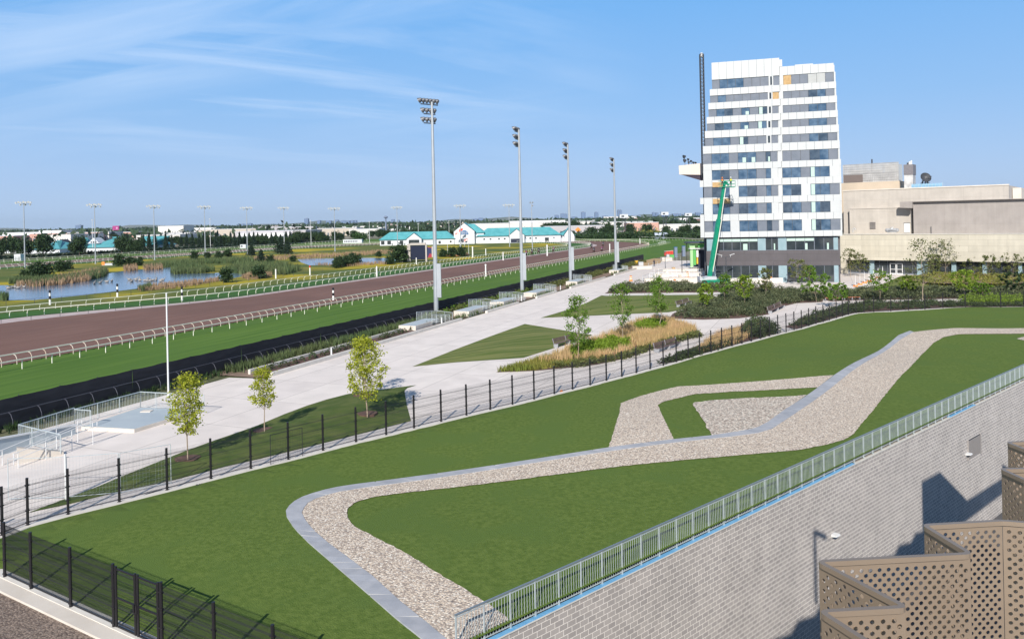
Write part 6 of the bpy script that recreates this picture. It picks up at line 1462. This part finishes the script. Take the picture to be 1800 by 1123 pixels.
def gable(parent, d, x0, x1, zl, zr, zridge, out, name='gable_porch', rf=1.0, roof_len=8):
    bx = parent.location[0]; a, b_ = PX(x0, d) - bx, PX(x1, d) - bx; m_ = (a + b_) / 2; mb = MB(); mb.vprism([(a, 0), (b_, 0), (b_, zl), (m_, zridge), (a, zl)], -out, 3); g = mb.build(name, M['barnwhite'], parent, local=True)
    mb = MB(); w = .25
    for s_, e_ in ((a, m_), (b_, m_)): mb.add([(s_ + (-.5 if s_ == a else .5), -out - .5, zl - .1), (m_, -out - .5, zridge + w), (m_, roof_len, zridge + w), (s_ + (-.5 if s_ == a else .5), roof_len, zl - .1)], [(0, 1, 2, 3)])
    mb.build('gable_roof', M['teal'], g, local=True); return g, a, b_
g, a, b_ = gable(b, BD, 715, 741, 3.4, 3.4, 6.6, 2.5); mb = MB(); mb.box(a + 1.2, b_ - 1.2, -2.56, -2.45, .9, 3.0); mb.build('gable_window', M['glass_dark'], g, local=True)
c = barn('stable_barn', 'tall white central barn with a big gabled front and teal roof', BD + 3, 805, 850, 6.0, 11.0, 16)
g, a, b_ = gable(c, BD + 3, 798, 834, 7.0, 7.0, 11.6, 3.0, 'gable_front', roof_len=16); m_ = (a + b_) / 2 ; mb = MB()
n = 9; mb.vprism([(m_ - 2.4, 5.2), (m_ + 2.4, 5.2)] + [(m_ + 2.4 * math.cos(PI * k / n), 5.2 + 2.5 * math.sin(PI * k / n)) for k in range(n + 1)], -3.12, -2.95); w_ = mb.build('arched_window', M['tower_blue'], g, local=True)
mb = MB(); [mb.box(m_ + x - .06, m_ + x + .06, -3.2, -3.13, 5.2, 7.2) for x in (-1.2, 0, 1.2)]; mb.box(m_ - 2.4, m_ + 2.4, -3.2, -3.13, 6.2, 6.3); mb.build('glazing_bars', M['barnwhite'], w_, local=True)
mb = MB(); mb.box(m_ - 1.6, m_ + 1.6, -3.1, -2.95, .9, 2.8); mb.build('window', M['ink'], g, local=True)
def flagm(label, px, py, m1):
    q = W(px, py, BD - 6); o = thing('flag', label, 'flag', (q[0], q[1], 0), 0, 'flags before the central barn'); mb = MB(); mb.tube((0, 0, 0), (0, 0, q[2] + .8), .09, seg=6); mb.build('pole', M['galv_white'], o, local=True)
    mb = MB(); n = 6; vs = []
    for k in range(n + 1): t = k / n; vs += [(-2.0 * t, .15 * math.sin(5 * t), q[2] + .7 - t * .9), (-2.0 * t, .15 * math.sin(5 * t), q[2] - .5 - t * 1.1)]
    mb.add(vs, [(2 * k, 2 * k + 1, 2 * k + 3, 2 * k + 2) for k in range(n)]); mb.build('cloth', m1, o, local=True)
rw = mat('flag_redwhite', (.75, .08, .06), (.75, .72, .70), .9, .7, lo=.48, hi=.52)
flagm('red flag highest before the barn gable', 813.5, 403, M['red']); flagm('red and white flag left of the arched window', 806.5, 410, rw); flagm('red and white flag low at the right of the barn door', 822, 421, rw)
e = barn('stable_barn', 'long white barn with a teal roof right of the gabled centre', BD + 2, 838, 985, 4.0, 8.4, 16, [(849, 852, 2, 2.8), (860, 863, 2, 2.8), (875, 878, 2, 2.8), (885, 888, 2, 2.8), (930, 933, 2, 2.8), (940, 943, 2, 2.8), (957, 964, .2, 2.6), (972, 974, 2, 2.8)])
g, a, b_ = gable(e, BD + 2, 894, 921, 4.2, 4.2, 7.6, 3.0); mb = MB(); mb.box(a + 1, b_ - 1, -3.06, -2.95, .2, 2.4); mb.build('porch_opening', M['cloth_dark'], g, local=True)
f2 = barn('stable_barn', 'small white end barn with a gable, farthest right of the teal roofs', BD + 4, 982, 1010, 3.6, 6.6, 14)
gable(f2, BD + 4, 991, 1008, 3.8, 3.8, 7.6, 2.0)
for i, (px, py, s_, lab) in enumerate([(678, 411, .9, 'left'), (735, 409.5, 1.0, 'middle'), (832, 399.5, 1.2, 'right')]):
    pass
# left barns, big teal roofs behind the row of trees
for k, (x0, x1, d, zr) in enumerate([(38, 104, 415, 6.6), (90, 150, 440, 7.4), (146, 206, 430, 7.8), (240, 262, 445, 7.5), (-30, 40, 430, 6.5)]):
    o = barn('stable_barn', ['big teal roof behind trees at far left, with dark dormers', 'second wide teal roof from the left behind the broad tree', 'widest clear teal roof with a white gabled dormer', 'sliver of teal roof between dark trees', 'teal roof mostly hidden by trees at the frame edge'][k], d, x0, x1, 2.2, zr, 34, group='teal roofed barns on the left')
    if k == 2:
        mb = MB(); a = PX(157, d) - PX(x0, d); mb.vprism([(a - 3.4, 4.4), (a + 3.4, 4.4), (a, 7.6)], 4, 12); g = mb.build('dormer', M['barnwhite'], o, local=True)
        for j in (-1, 0, 1): mb = MB(); mb.box(a + j * 1.3 - .35, a + j * 1.3 + .35, 3.9, 3.99, 4.7, 5.6); mb.build('dormer_window', M['glass_dark'], g, local=True)
        mb = MB(); a = PX(194, d) - PX(x0, d); mb.vprism([(a - 2.2, 3.9), (a + 2.2, 3.9), (a, 5.9)], 5, 12); mb.build('dark_dormer', M['cloth_dark'], o, local=True)
    if k == 1: mb = MB(); a = PX(97, d) - PX(x0, d); mb.vprism([(a - 2.2, 4.6), (a + 3.2, 4.6), (a, 6.9)], 5, 12); mb.build('dark_dormer', M['cloth_dark'], o, local=True)
hz = thing('starter_hut', 'small dark hut roof before the big teal barn', 'hut', (*P(112, 443), 0)); mb = MB(); mb.box(-2, 2, 0, 4, 0, 2); mb.build('hut_wall', M['shed2'], hz, local=True); mb = MB(); mb.add([(-2.8, -.8, 2), (2.8, -.8, 2), (2.8, 4.8, 2), (-2.8, 4.8, 2), (0, 2, 4)], [(0, 1, 4), (1, 2, 4), (2, 3, 4), (3, 0, 4)]); mb.build('hut_roof', M['cloth_dark'], hz, local=True)

# ------------------------------------------------------------------ hedge and tree rows
hd = [SN(s, 335) for s in range(60, 480, 12)]; mb = MB(); rr = random.Random(4)
for a_, b_ in zip(hd, hd[1:]):
    for _ in range(60):
        t = rr.random(); x, y = a_[0] + (b_[0] - a_[0]) * t, a_[1] + (b_[1] - a_[1]) * t; leaves(mb, (x, y, .9), (.5, .5, .45), 4, .55, rr)
o = mb.build('hedge', M['leaf_conifer']); tag(o, 'long low dark clipped hedge along the far side of the race course', 'hedge')
deg = []
for k in range(3): deg.append(dense_tree('broad_tree', 11, 12, 400 + k, M['leaf_dark'], 'dense dark tree of the rows beyond the race course', leaf=.62, n=90, per=24, base=.08, group='broad trees beyond the course'))
con = []
for k in range(3): con.append(dense_tree('spruce_tree', 12, 6.5, 410 + k, M['leaf_conifer'], 'dark pointed spruce in the row beyond the race course', leaf=.55, n=70, per=24, base=.05, conifer=True, group='spruce trees beyond the course'))
gre = dense_tree('broad_tree', 10, 13, 421, mat_g := leafmat('leaf_green_far', (.06, .12, .035), .4, .2), 'mid green broad tree among the darker ones beyond the course', leaf=.62, n=90, per=24, base=.05, group='broad trees beyond the course')
def put(src_list, used, px, d, top, w=None, label=None):
    src = src_list[len(used) % len(src_list)] if isinstance(src_list, list) else src_list
    base_h = {'spruce': 12}.get(src.name[:6], 11); ht = EYE + ray(px, top)[1] * d; s_ = max(.25, ht / base_h); ww = (w / 1350 * d) / 12 if w else s_
    first = src.get('used') is None
    if first: o = src; src['used'] = 1
    else: o = dup(src, (0, 0, 0))
    q = ray(px, 420); o.location = (q[0] * d, d, 0); o.rotation_euler = (0, 0, rr.uniform(0, 6)); o.scale = (ww, ww, s_)
    if label: o['label'] = label
    used.append(1); return o
U1, U2, U3 = [], [], []
for (px, d, top, w) in [(4, 360, 417, 22), (22, 372, 415, 20), (38, 365, 416, 20), (52, 370, 420, 16)]: put(deg, U1, px, d, top, w)
put(deg, U1, 76, 365, 409, 36, 'biggest broad tree of the far row, at the left against teal roofs'); put(deg, U1, 139, 370, 411, 26, 'broad tree standing alone before the widest teal roof'); put(deg, U1, 127, 372, 424, 16)
for (px, top, w) in [(213, 414, 26), (228, 417, 22), (243, 419, 16), (236, 423, 18)]: put(deg, U1, px, 385, top, w)
for k, px in enumerate([252, 262, 272, 283, 291, 302, 318, 328, 338, 350, 358, 366, 379, 388, 397, 405, 412, 421, 430, 438, 446, 453, 461, 468, 477, 485, 493, 503, 510]):
    put(con, U2, px, 400 + (k % 4) * 22 + k * 3, 407.5 + rr.uniform(0, 7) + (2 if px > 300 else 0) - (px - 250) * .012, 15 + rr.uniform(-2, 4))
for px in range(258, 520, 13): put(deg, U1, px + rr.uniform(-3, 3), 470 + rr.uniform(0, 30), 413 + rr.uniform(-1, 4), 18)
for (px, top, w) in [(522, 404, 17), (531, 407, 16), (541, 407, 18), (552, 405, 17), (560, 408, 14), (566, 406, 15), (590, 405, 19), (600, 409, 12), (574, 413, 12)]: put(deg, U1, px, 520 + rr.uniform(0, 30), top, w)
put(gre, U3, 632, 520, 406, 28, 'mid green broad tree left of the long teal barn')
for (px, top, w) in [(655, 404, 18), (668, 402, 18), (680, 404, 20), (694, 404, 18), (712, 403, 24), (730, 401, 22), (748, 402, 22), (762, 401, 20), (776, 401, 18), (790, 402, 18), (622, 404, 16)]: put(deg, U1, px, 600 + rr.uniform(0, 60), top, w)
for (px, top, w) in [(895, 401, 20), (912, 402, 18), (928, 399, 20)]: put(deg, U1, px, 600, top, w)
for (px, top, w) in [(962, 391, 22), (975, 388, 26), (990, 389, 24), (1010, 387, 26), (1030, 393, 22), (1048, 391, 24), (979, 398, 16), (1066, 391, 22), (1120, 391, 20), (1145, 390, 22), (1160, 389, 20), (1185, 388, 24), (1215, 386, 26), (1228, 386, 22), (1240, 386, 30)]: put(deg, U1, px, 640 + rr.uniform(0, 60), top, w)
for (px, top, w) in [(1040, 398, 24), (1062, 397, 22), (1075, 394, 20), (1108, 392, 20), (1138, 392, 24), (1172, 396, 16), (1200, 397, 18), (1207, 393, 22), (1226, 396, 22), (1242, 392, 22)]: put(deg, U1, px, 500 + rr.uniform(0, 40), top, w)
mb = MB(); [leaves(mb, (*P(x, 419 + rr.uniform(-2, 1)), 1.6), (2, 4, 1.1), 30, .8, rr) for x in [1005 + rr.uniform(0, 235) for _ in range(160)]]; stuff('scrub', mb, M['leaf_dark'])
mb = MB(); [leaves(mb, (*P(x, 416 + rr.uniform(-1, 1)), 1.8), (2, 4, 1.0), 26, .8, rr) for x in [1120 + rr.uniform(0, 35) for _ in range(40)]]; stuff('yellow_scrub', mb, M['meadow_mix'])
# far woodland that reads as one mass
far_leaf = leafmat('leaf_far', (.045, .075, .04), .3, .1)
mb = MB()
for _ in range(2600):
    d = rr.uniform(750, 3600); px = rr.uniform(-60, 1300)
    if math.sin(px * .021 + d * .004) + math.sin(d * .011 + px * .05) < rr.uniform(-.6, .5): continue
    x = (px - 900) / F * d; w = rr.uniform(7, 16) * (1 + d / 2400); leaves(mb, (x, d, rr.uniform(3, 6)), (w, w * .6, 2.6), 14, 3.6 + d / 900, rr)
stuff('distant_woodland', mb, far_leaf)

# ------------------------------------------------------------------ warehouses and town beyond
protos = []
for k in range(6):
    o = thing('warehouse', 'long pale flat-roofed warehouse in the distant industrial area', 'warehouse', (0, 0, 0), 0, 'warehouses of the distant industrial area')
    mb = MB(); mb.box(-.5, .5, 0, 1, 0, 1); mb.build('wall', M['shed%d' % k], o, local=True); mb = MB(); mb.box(-.505, .505, -.005, 1.005, 1.0, 1.05); mb.build('roof', M['shedroof'], o, local=True)
    mb = MB(); [mb.box(-.45 + j * .1, -.41 + j * .1, -.004, 0.0, 0, .45) for j in range(9)]; mb.build('loading_doors', M['spandrel'], o, local=True); protos.append(o)
wh = []
for k in range(215):
    d = 760 * (1 + (k / 215) ** 1.3 * 6.2) * rr.uniform(.93, 1.07); px = rr.uniform(-80, 1300)
    if d < 900 and 500 < px < 1250 and rr.random() < .6: px = rr.uniform(-80, 500)
    w = rr.uniform(16, 60) * (1 + d / 3000); h = rr.uniform(4.5, 9.5) * (1 + .12 * (d > 2500)); wh.append((px, d, w, rr.uniform(25, 60), h, rr.uniform(-.25, .25)))
wh = [(20, 900, 110, 40, 9.5, 0), (88, 880, 26, 30, 11, 0), (168, 820, 28, 30, 8.5, 0), (300, 1050, 34, 40, 13.5, .05), (350, 1150, 50, 40, 10, 0), (640, 760, 30, 30, 6.5, 0), (905, 690, 78, 40, 9.5, .0), (945, 700, 50, 40, 11, .0), (1010, 620, 48, 30, 6.5, 0), (1100, 800, 60, 30, 8, .1), (1130, 640, 26, 20, 8, 0), (1200, 650, 40, 20, 6, 0), (1090, 2600, 110, 60, 15, -.1)] + wh
for i, (px, d, w, dp, h, a) in enumerate(wh):
    src = protos[(i * 7 + i // 5) % 6] if i >= 13 else protos[(0, 0, 5, 5, 0, 1, 1, 0, 3, 1, 4, 1, 1)[i]]
    loc_ = ((px - 900) / F * d, d, 0); first = src.get('used') is None
    if first: o = src; src['used'] = 1; o.location = loc_; o.rotation_euler = (0, 0, a)
    else: o = dup(src, loc_, a)
    o.scale = (w, dp, h)
wlabel = {0: 'long white warehouse at the far left behind the teal roofs', 1: 'short white block behind the biggest broad tree', 6: 'big white warehouse just above the right teal barn', 8: 'tan low building behind the orange diamond', 10: 'reddish building between trees by the camera towers'}
for o in [x for x in bpy.data.objects if x.name.startswith('warehouse') and x.parent is None]:
    for i, lb_ in wlabel.items():
        if abs(o.location[1] - wh[i][1]) < .01 and abs(o.scale[0] - wh[i][2]) < .01: o['label'] = lb_
# skyline towers
tp_ = thing('tower_block', 'pale tower block of the distant skyline', 'tower block', (0, 0, 0), 0, 'tower blocks of the distant skyline'); mb = MB(); mb.box(-.5, .5, 0, 1, 0, 1); mb.build('body', M['haze_tower'], tp_, local=True)
mb = MB(); [mb.box(-.46 + j * .2, -.36 + j * .2, -.01, 0, .05, .97) for j in range(5)]; mb.build('window_bands', M['tower_blue'], tp_, local=True); mb = MB(); mb.box(-.25, .2, .2, .7, 1, 1.06); mb.build('roof_box', M['haze_tower'], tp_, local=True)
sk = [(538, 385, 6), (560, 388, 5), (577, 388.5, 8), (591, 387, 7), (603, 388, 8), (611, 388.5, 6), (618, 388, 6), (624, 388, 5), (578, 388.5, 3), (425, 394, 14), (437, 393, 8), (137, 402, 9), (990, 376, 8), (994, 376.5, 7), (979, 378.5, 7), (1026, 373.5, 7), (1049, 373.5, 6), (1088, 370, 3), (1092, 370, 3), (1150, 374, 5), (1156, 374.5, 4), (1170, 380, 12), (1190, 380, 14), (1228, 378, 8), (1205, 377, 8), (690, 386, 5), (700, 387, 4), (835, 386, 8), (845, 385.5, 8), (1010, 381, 9), (1064, 380, 9), (1120, 379, 12), (1038, 381, 9)]
for i, (px, top, w) in enumerate(sk):
    d = 4300 + (i % 5) * 250; h = EYE + ray(px, top)[1] * d
    if h < 20: h = 22 + (i % 3) * 5
    loc_ = (ray(px, 386)[0] * d, d, 0)
    if i == 0: o = tp_; o.location = loc_
    else: o = dup(tp_, loc_)
    o.scale = (w * d / F * 1.1, 25, h * 1.05)
for n_, lb_ in ((12, 'left one of the twin blue glass towers on the skyline'), (13, 'right one of the twin blue glass towers on the skyline'), (15, 'single dark blue tower on the skyline between the masts'), (16, 'pale tower block just left of the fourth mast'), (9, 'wide dark glass office block low on the skyline, behind the conifers')):
    for o in [x for x in bpy.data.objects if x.name.startswith('tower_block') and x.parent is None]:
        d = 4300 + (n_ % 5) * 250
        if abs(o.location[1] - d) < .1 and abs(o.location[0] - ray(sk[n_][0], 386)[0] * d) < .1: o['label'] = lb_
# low far ridge of land
mb = MB(); n = 60; vs = []
for k in range(n + 1):
    x = -6500 + 13000 * k / n; vs += [(x, 8600, -2), (x, 8700, 22 + 16 * math.sin(k * .7) + 10 * math.sin(k * 1.9 + 1)), (x, 9100, -2)]
for k in range(n): mb.add([vs[3 * k], vs[3 * k + 3], vs[3 * k + 4], vs[3 * k + 1], vs[3 * k + 2], vs[3 * k + 5]], [(0, 1, 2, 3), (3, 2, 5, 4)])
struct('far_hills', mb, mat('far_land', (.06, .09, .06), (.14, .15, .13), .004, .95))
# billboard, orange sign, camera towers, water tower
q = W(203, 404, 900); o = thing('billboard', 'dark magenta billboard on a tall post above the far trees', 'billboard', (q[0], 900, 0)); a_, b_ = W(199, 405, 900), W(210, 397, 900)
mb = MB(); mb.tube((a_[0] + 1.2, 900, 0), (a_[0] + 1.2, 900, b_[2]), .7, seg=8); mb.build('post', M['haze_tower'], o); mb = MB(); mb.box(a_[0], b_[0], 898.5, 900, a_[2], b_[2]); pn = mb.build('panel', M['magenta'], o); mb = MB(); mb.tube((a_[0] + 5.2, 898.3, (a_[2] + b_[2]) / 2), (a_[0] + 5.2, 898.45, (a_[2] + b_[2]) / 2), 1.1, seg=12); mb.build('pale_mark', mat('pale_pink', (.5, .3, .42)), pn)
q = W(1016, 404, 540); o = thing('orange_sign', 'bright orange diamond board on a post by the far trees', 'sign', (q[0], 540, 0)); mb = MB(); mb.vprism([(q[0] - 2.1, q[2]), (q[0], q[2] - 1.9), (q[0] + 2.1, q[2]), (q[0], q[2] + 1.9)], 540, 540.2); mb.build('panel', M['orange'], o); mb = MB(); mb.tube((q[0], 540.3, 0), (q[0], 540.3, q[2]), .12, seg=6); mb.build('post', M['galv'], o)
for k, (px, pt, d, lab) in enumerate(((1096, 376.5, 487, 'white camera cabin on a lattice tower right of the fourth mast'), (1168, 372.5, 560, 'middle white camera cabin on a lattice tower by the far trees'), (1209.5, 374.5, 600, 'right white camera cabin on a lattice tower next to the tower'))):
    q = W(px, pt, d); o = thing('camera_tower', lab, 'camera tower', (q[0], d, 0), 0, 'camera towers beyond the course'); z = q[2] - 2.4; mb = MB()
    for sx in (-1, 1):
        for sy in (-1, 1): mb.tube((sx, sy, 0), (sx, sy, z), .14, seg=4)
    k2 = 0
    while k2 < z - 1.5:
        for a_, b_ in (((-1, -1), (1, -1)), ((1, -1), (1, 1)), ((-1, 1), (-1, -1))): mb.tube((*a_, k2), (*b_, k2 + 1.5), .08, seg=4)
        k2 += 1.5
    mb.build('lattice', M['darkmetal'], o, local=True); mb = MB(); mb.box(-2.6, 2.6, -1.6, 1.6, z, z + 2.2); cbn = mb.build('cabin', M['barnwhite'], o, local=True); mb = MB(); mb.box(-1.6, .2, -1.63, -1.6, z + .5, z + 1.5); mb.build('cabin_window', M['glass_dark'], cbn, local=True); mb = MB(); mb.box(-2.8, 2.8, -1.8, 1.8, z + 2.2, z + 2.35); mb.build('cabin_roof', M['barnwhite'], cbn, local=True)
q = W(678, 382, 900); o = thing('water_tower', 'slender far mast with a cluster on top above the teal barn', 'mast', (q[0], 900, 0)); mb = MB(); mb.tube((0, 0, 0), (0, 0, q[2]), 1.0, .8, 8); mb.build('stem', M['haze_tower'], o, local=True); mb = MB(); mb.blob((0, 0, q[2]), 2.6, 2.6, 1.6); mb.build('head', M['haze_tower'], o, local=True)
for k, (px, pt, pb, lab) in enumerate([(162, 387, 425, 'tall slim pole left of the second infield mast'), (369, 385, 430, 'tall slim pole right of the fourth infield mast'), (546, 388, 430, 'slim pole between the sixth and seventh infield masts'), (649, 390, 428, 'slim pole left of the long teal barn'), (735, 394, 412, 'thin pole on the ridge of the long teal barn'), (443, 402, 430, 'short slim pole by the conifers'), (789, 389, 400, 'thin pole above the teal barn left of the gable')]):
    d = 430 + k * 20; q = W(px, pt, d); mb = MB(); mb.tube((0, 0, 0), (0, 0, q[2]), .16, .1, 6); mb.blob((0, 0, q[2]), .45, .45, .3); o = mb.build('street_light', M['galv_white']); o.location = (q[0], d, 0); tag(o, lab, 'street light', 'thin far poles')
# grandstand-like sheds near the hedge and the greenhouse shaped shelter
o = pbox('low_shed', 'low white shed with a row of openings left of the long teal barn', 'shed', 603, 636, 428, 421, M['barnwhite'], 5); 
mb = MB(); [mb.box(x, x + .7, -.05, 0, .8, 1.6) for x in [.8 + j * 1.1 for j in range(8)]]; mb.build('openings', M['cloth_dark'], o, local=True)
q0, q1 = P(1152, 420), P(1177, 420); o = thing('glass_shelter', 'long pale glass shelter with a curved roof beyond the course', 'shelter', (*q0, 0)); Lx = q1[0] - q0[0]; mb = MB(); mb.vprism([(0, 0), (0, 2.2)] + [(0, 2.2)][:0] + [(Lx, 2.2), (Lx, 0)], 0, 5); mb.build('wall', M['haze_tower'], o, local=True)
mb = MB(); vs = []
for k in range(9): t = PI * k / 8; vs += [(-.3, 2.5 - 2.7 * math.cos(t), 2.2 + 1.3 * math.sin(t)), (Lx + .3, 2.5 - 2.7 * math.cos(t), 2.2 + 1.3 * math.sin(t))]
mb.add(vs, [(2 * k, 2 * k + 1, 2 * k + 3, 2 * k + 2) for k in range(8)]); mb.build('roof', mat('shelter_roof', (.45, .50, .58), rough=.4), o, local=True)
o = pbox('starting_gate', 'small white starting gate parked near the left end of the back straight', 'starting gate', 25, 36, 459, 447, M['barnwhite'], 3); mb = MB(); [mb.box(x, x + .15, -.06, 0, .2, 1.8) for x in (.5, 1.1, 1.7, 2.2)]; mb.build('stalls', M['darkmetal'], o, local=True)
o = pbox('control_hut', 'small white hut by the far rail, right of the fourth infield mast', 'hut', 422, 432, 437, 430, M['barnwhite'], 3)
mb = MB(); mb.box(.4, 1.4, -.04, 0, .9, 1.7); mb.build('window', M['glass_dark'], o, local=True)
o = pbox('parked_cart', 'orange and white cart parked beside the three round bushes', 'cart', 179, 198, 467, 463, M['liftgrey'], 1.5); mb = MB(); mb.box(0, 1, -.1, .8, .2, 1.3); mb.build('orange_end', M['orange'], o, local=True)
mb = MB(); q = P(1, 1); q = P(802, 450); mb.blob((0, 0, .2), 5, 2.5, 1.6, 12, 6); o = mb.build('soil_heap', mat('orange_soil', (.55, .26, .10), (.45, .25, .14), 1, .9)); o.location = (*q, 0); tag(o, 'orange-brown heap of soil in the infield right of the first mast', 'heap')
for k, (px, pb, pt) in enumerate(((787, 452, 424), (817, 449, 426), (824, 447, 431), (809, 446, 428))):
    mb = MB(); h = hpx(px, pb, pt); mb.tube((0, 0, 0), (0, 0, h), .09, .06, 6); mb.blob((0, 0, h), .1, .1, .1); o = mb.build('bare_pole', M['galv_white']); o.location = (*P(px, pb), 0); tag(o, '%s from the left of the thin white poles before the gabled barn' % ordn[k], 'pole', 'thin white poles of the infield')
for x in list(bpy.data.objects):
    if 'used' in x: del x['used']
for lst in (deg, con, [gre], protos):
    for x in lst:
        if x.location.length == 0: print('UNUSED', x.name)
SKYS = .12; EXPO = 0.5; HAZE = 4.5e-5; HCOL = (.74, .88, 1.0, 1); SUNE = 4.2
CLS = .5; CLCOL = (.62, .70, .82); GK = .72; GM = .92
CL1 = (18, .5, 2.2, (0.3, 0.2), .42, .72, .38, .55); CL2 = (-28, .5, 2.6, (2.1, 1.7), .46, .74, .42, .58)
GRAD = [(0.0, (.44, .60, .86)), (.05, (.385, .56, .86)), (.14, (.275, .51, .87)), (.27, (.175, .455, .89)), (.45, (.08, .20, .42)), (1.0, (.035, .08, .18))]

# ------------------------------------------------------------------ light, sky, output
EL, AZ = R(32), R(12)
sun_d = bpy.data.lights.new('sun', 'SUN'); sun_d.energy = SUNE; sun_d.angle = R(.5); sun_d.color = (1, .935, .84)
sun = bpy.data.objects.new('sun', sun_d); COL.objects.link(sun)
ld = Vector((math.sin(AZ) * math.cos(EL), math.cos(AZ) * math.cos(EL), -math.sin(EL)))
sun.rotation_euler = ld.to_track_quat('-Z', 'Y').to_euler()
w = bpy.data.worlds.new('World'); scene.world = w; w.use_nodes = True
nt = w.node_tree; N, L = nt.nodes, nt.links; bg = N['Background']
sky = N.new('ShaderNodeTexSky'); sky.sky_type = 'NISHITA'; sky.sun_disc = False; sky.sun_elevation = EL; sky.sun_rotation = R(192)
sky.altitude = 100; sky.air_density = 1.0; sky.dust_density = .6; sky.ozone_density = 3.0
bg.inputs[1].default_value = SKYS
tc = N.new('ShaderNodeTexCoord'); sp = N.new('ShaderNodeSeparateXYZ'); L.new(tc.outputs['Generated'], sp.inputs[0])
def mth(op, a, b=None):
    n = N.new('ShaderNodeMath'); n.operation = op
    for i, q in enumerate((a, b)):
        if q is None: continue
        if isinstance(q, (int, float)): n.inputs[i].default_value = q
        else: L.new(q, n.inputs[i])
    return n.outputs[0]
zc = mth('ADD', mth('MAXIMUM', sp.outputs[2], 0.0), .16)
cx, cy = mth('DIVIDE', sp.outputs[0], zc), mth('DIVIDE', sp.outputs[1], zc)
cb = N.new('ShaderNodeCombineXYZ'); L.new(cx, cb.inputs[0]); L.new(cy, cb.inputs[1])
def mrange(v, a, b, c=0, d=1):
    n = N.new('ShaderNodeMapRange'); L.new(v, n.inputs[0]); n.inputs[1].default_value = a; n.inputs[2].default_value = b; n.inputs[3].default_value = c; n.inputs[4].default_value = d; return n.outputs[0]
def cirrus(rot, sx, sy, off, lo, hi, mlo, mhi):
    mp0 = N.new('ShaderNodeMapping'); mp0.inputs['Rotation'].default_value = (0, 0, R(rot)); L.new(cb.outputs[0], mp0.inputs[0])
    mp = N.new('ShaderNodeMapping'); mp.inputs['Scale'].default_value = (sx, sy, 1); mp.inputs['Location'].default_value = (*off, 0); L.new(mp0.outputs[0], mp.inputs[0])
    n1 = N.new('ShaderNodeTexNoise'); n1.inputs['Scale'].default_value = 1.0; n1.inputs['Detail'].default_value = 10; n1.inputs['Roughness'].default_value = .60; n1.inputs['Distortion'].default_value = .5
    L.new(mp.outputs[0], n1.inputs['Vector'])
    mq = N.new('ShaderNodeMapping'); mq.inputs['Location'].default_value = (off[0] + 5, off[1] + 3, 0); mq.inputs['Scale'].default_value = (.32, .55, 1); L.new(mp0.outputs[0], mq.inputs[0])
    n2 = N.new('ShaderNodeTexNoise'); n2.inputs['Scale'].default_value = 1; n2.inputs['Detail'].default_value = 2; L.new(mq.outputs[0], n2.inputs['Vector'])
    return mth('MULTIPLY', mrange(n1.outputs['Fac'], lo, hi), mrange(n2.outputs['Fac'], mlo, mhi))
wisps = mth('MAXIMUM', cirrus(*CL1), cirrus(*CL2))
side = mrange(sp.outputs[0], .18, -.10, 0, 1)
fade = mrange(sp.outputs[2], .04, .17, 0, 1)
cl = mth('MULTIPLY', mth('MULTIPLY', mth('MULTIPLY', wisps, side), fade), CLS)
mix = N.new('ShaderNodeMix'); mix.data_type = 'RGBA'; L.new(cl, mix.inputs[0])
grad = N.new('ShaderNodeValToRGB'); ge = grad.color_ramp.elements
stops = GRAD
ge[0].position = stops[0][0]; ge[0].color = (*stops[0][1], 1); ge[1].position = stops[-1][0]; ge[1].color = (*stops[-1][1], 1)
for p_, c_ in stops[1:-1]: q_ = ge.new(p_); q_.color = (*c_, 1)
L.new(sp.outputs[2], grad.inputs[0])
ks = N.new('ShaderNodeVectorMath'); ks.operation = 'SCALE'; L.new(grad.outputs[0], ks.inputs[0]); ks.inputs[3].default_value = GK / SKYS
tint = N.new('ShaderNodeMix'); tint.data_type = 'RGBA'; tint.inputs[0].default_value = GM
L.new(sky.outputs[0], tint.inputs[6]); L.new(ks.outputs[0], tint.inputs[7])
L.new(tint.outputs[2], mix.inputs[6]); mix.inputs[7].default_value = (*[c_ / SKYS for c_ in CLCOL], 1)
L.new(mix.outputs[2], bg.inputs[0])
scene.view_settings.view_transform = 'Standard'; scene.view_settings.look = 'None'; scene.view_settings.exposure = EXPO; scene.view_settings.gamma = 1
if HAZE:
    hm = bpy.data.materials.new('haze'); hm.use_nodes = True; hn = hm.node_tree; hn.nodes.clear()
    ho = hn.nodes.new('ShaderNodeOutputMaterial'); pv = hn.nodes.new('ShaderNodeVolumePrincipled')
    pv.inputs['Color'].default_value = HCOL; pv.inputs['Density'].default_value = HAZE; pv.inputs['Anisotropy'].default_value = .2
    hn.links.new(pv.outputs[0], ho.inputs['Volume'])
    mb = MB(); mb.box(-7000, 7000, -300, 9500, -10, 130)
    tag(mb.build('haze', hm), kind='stuff')
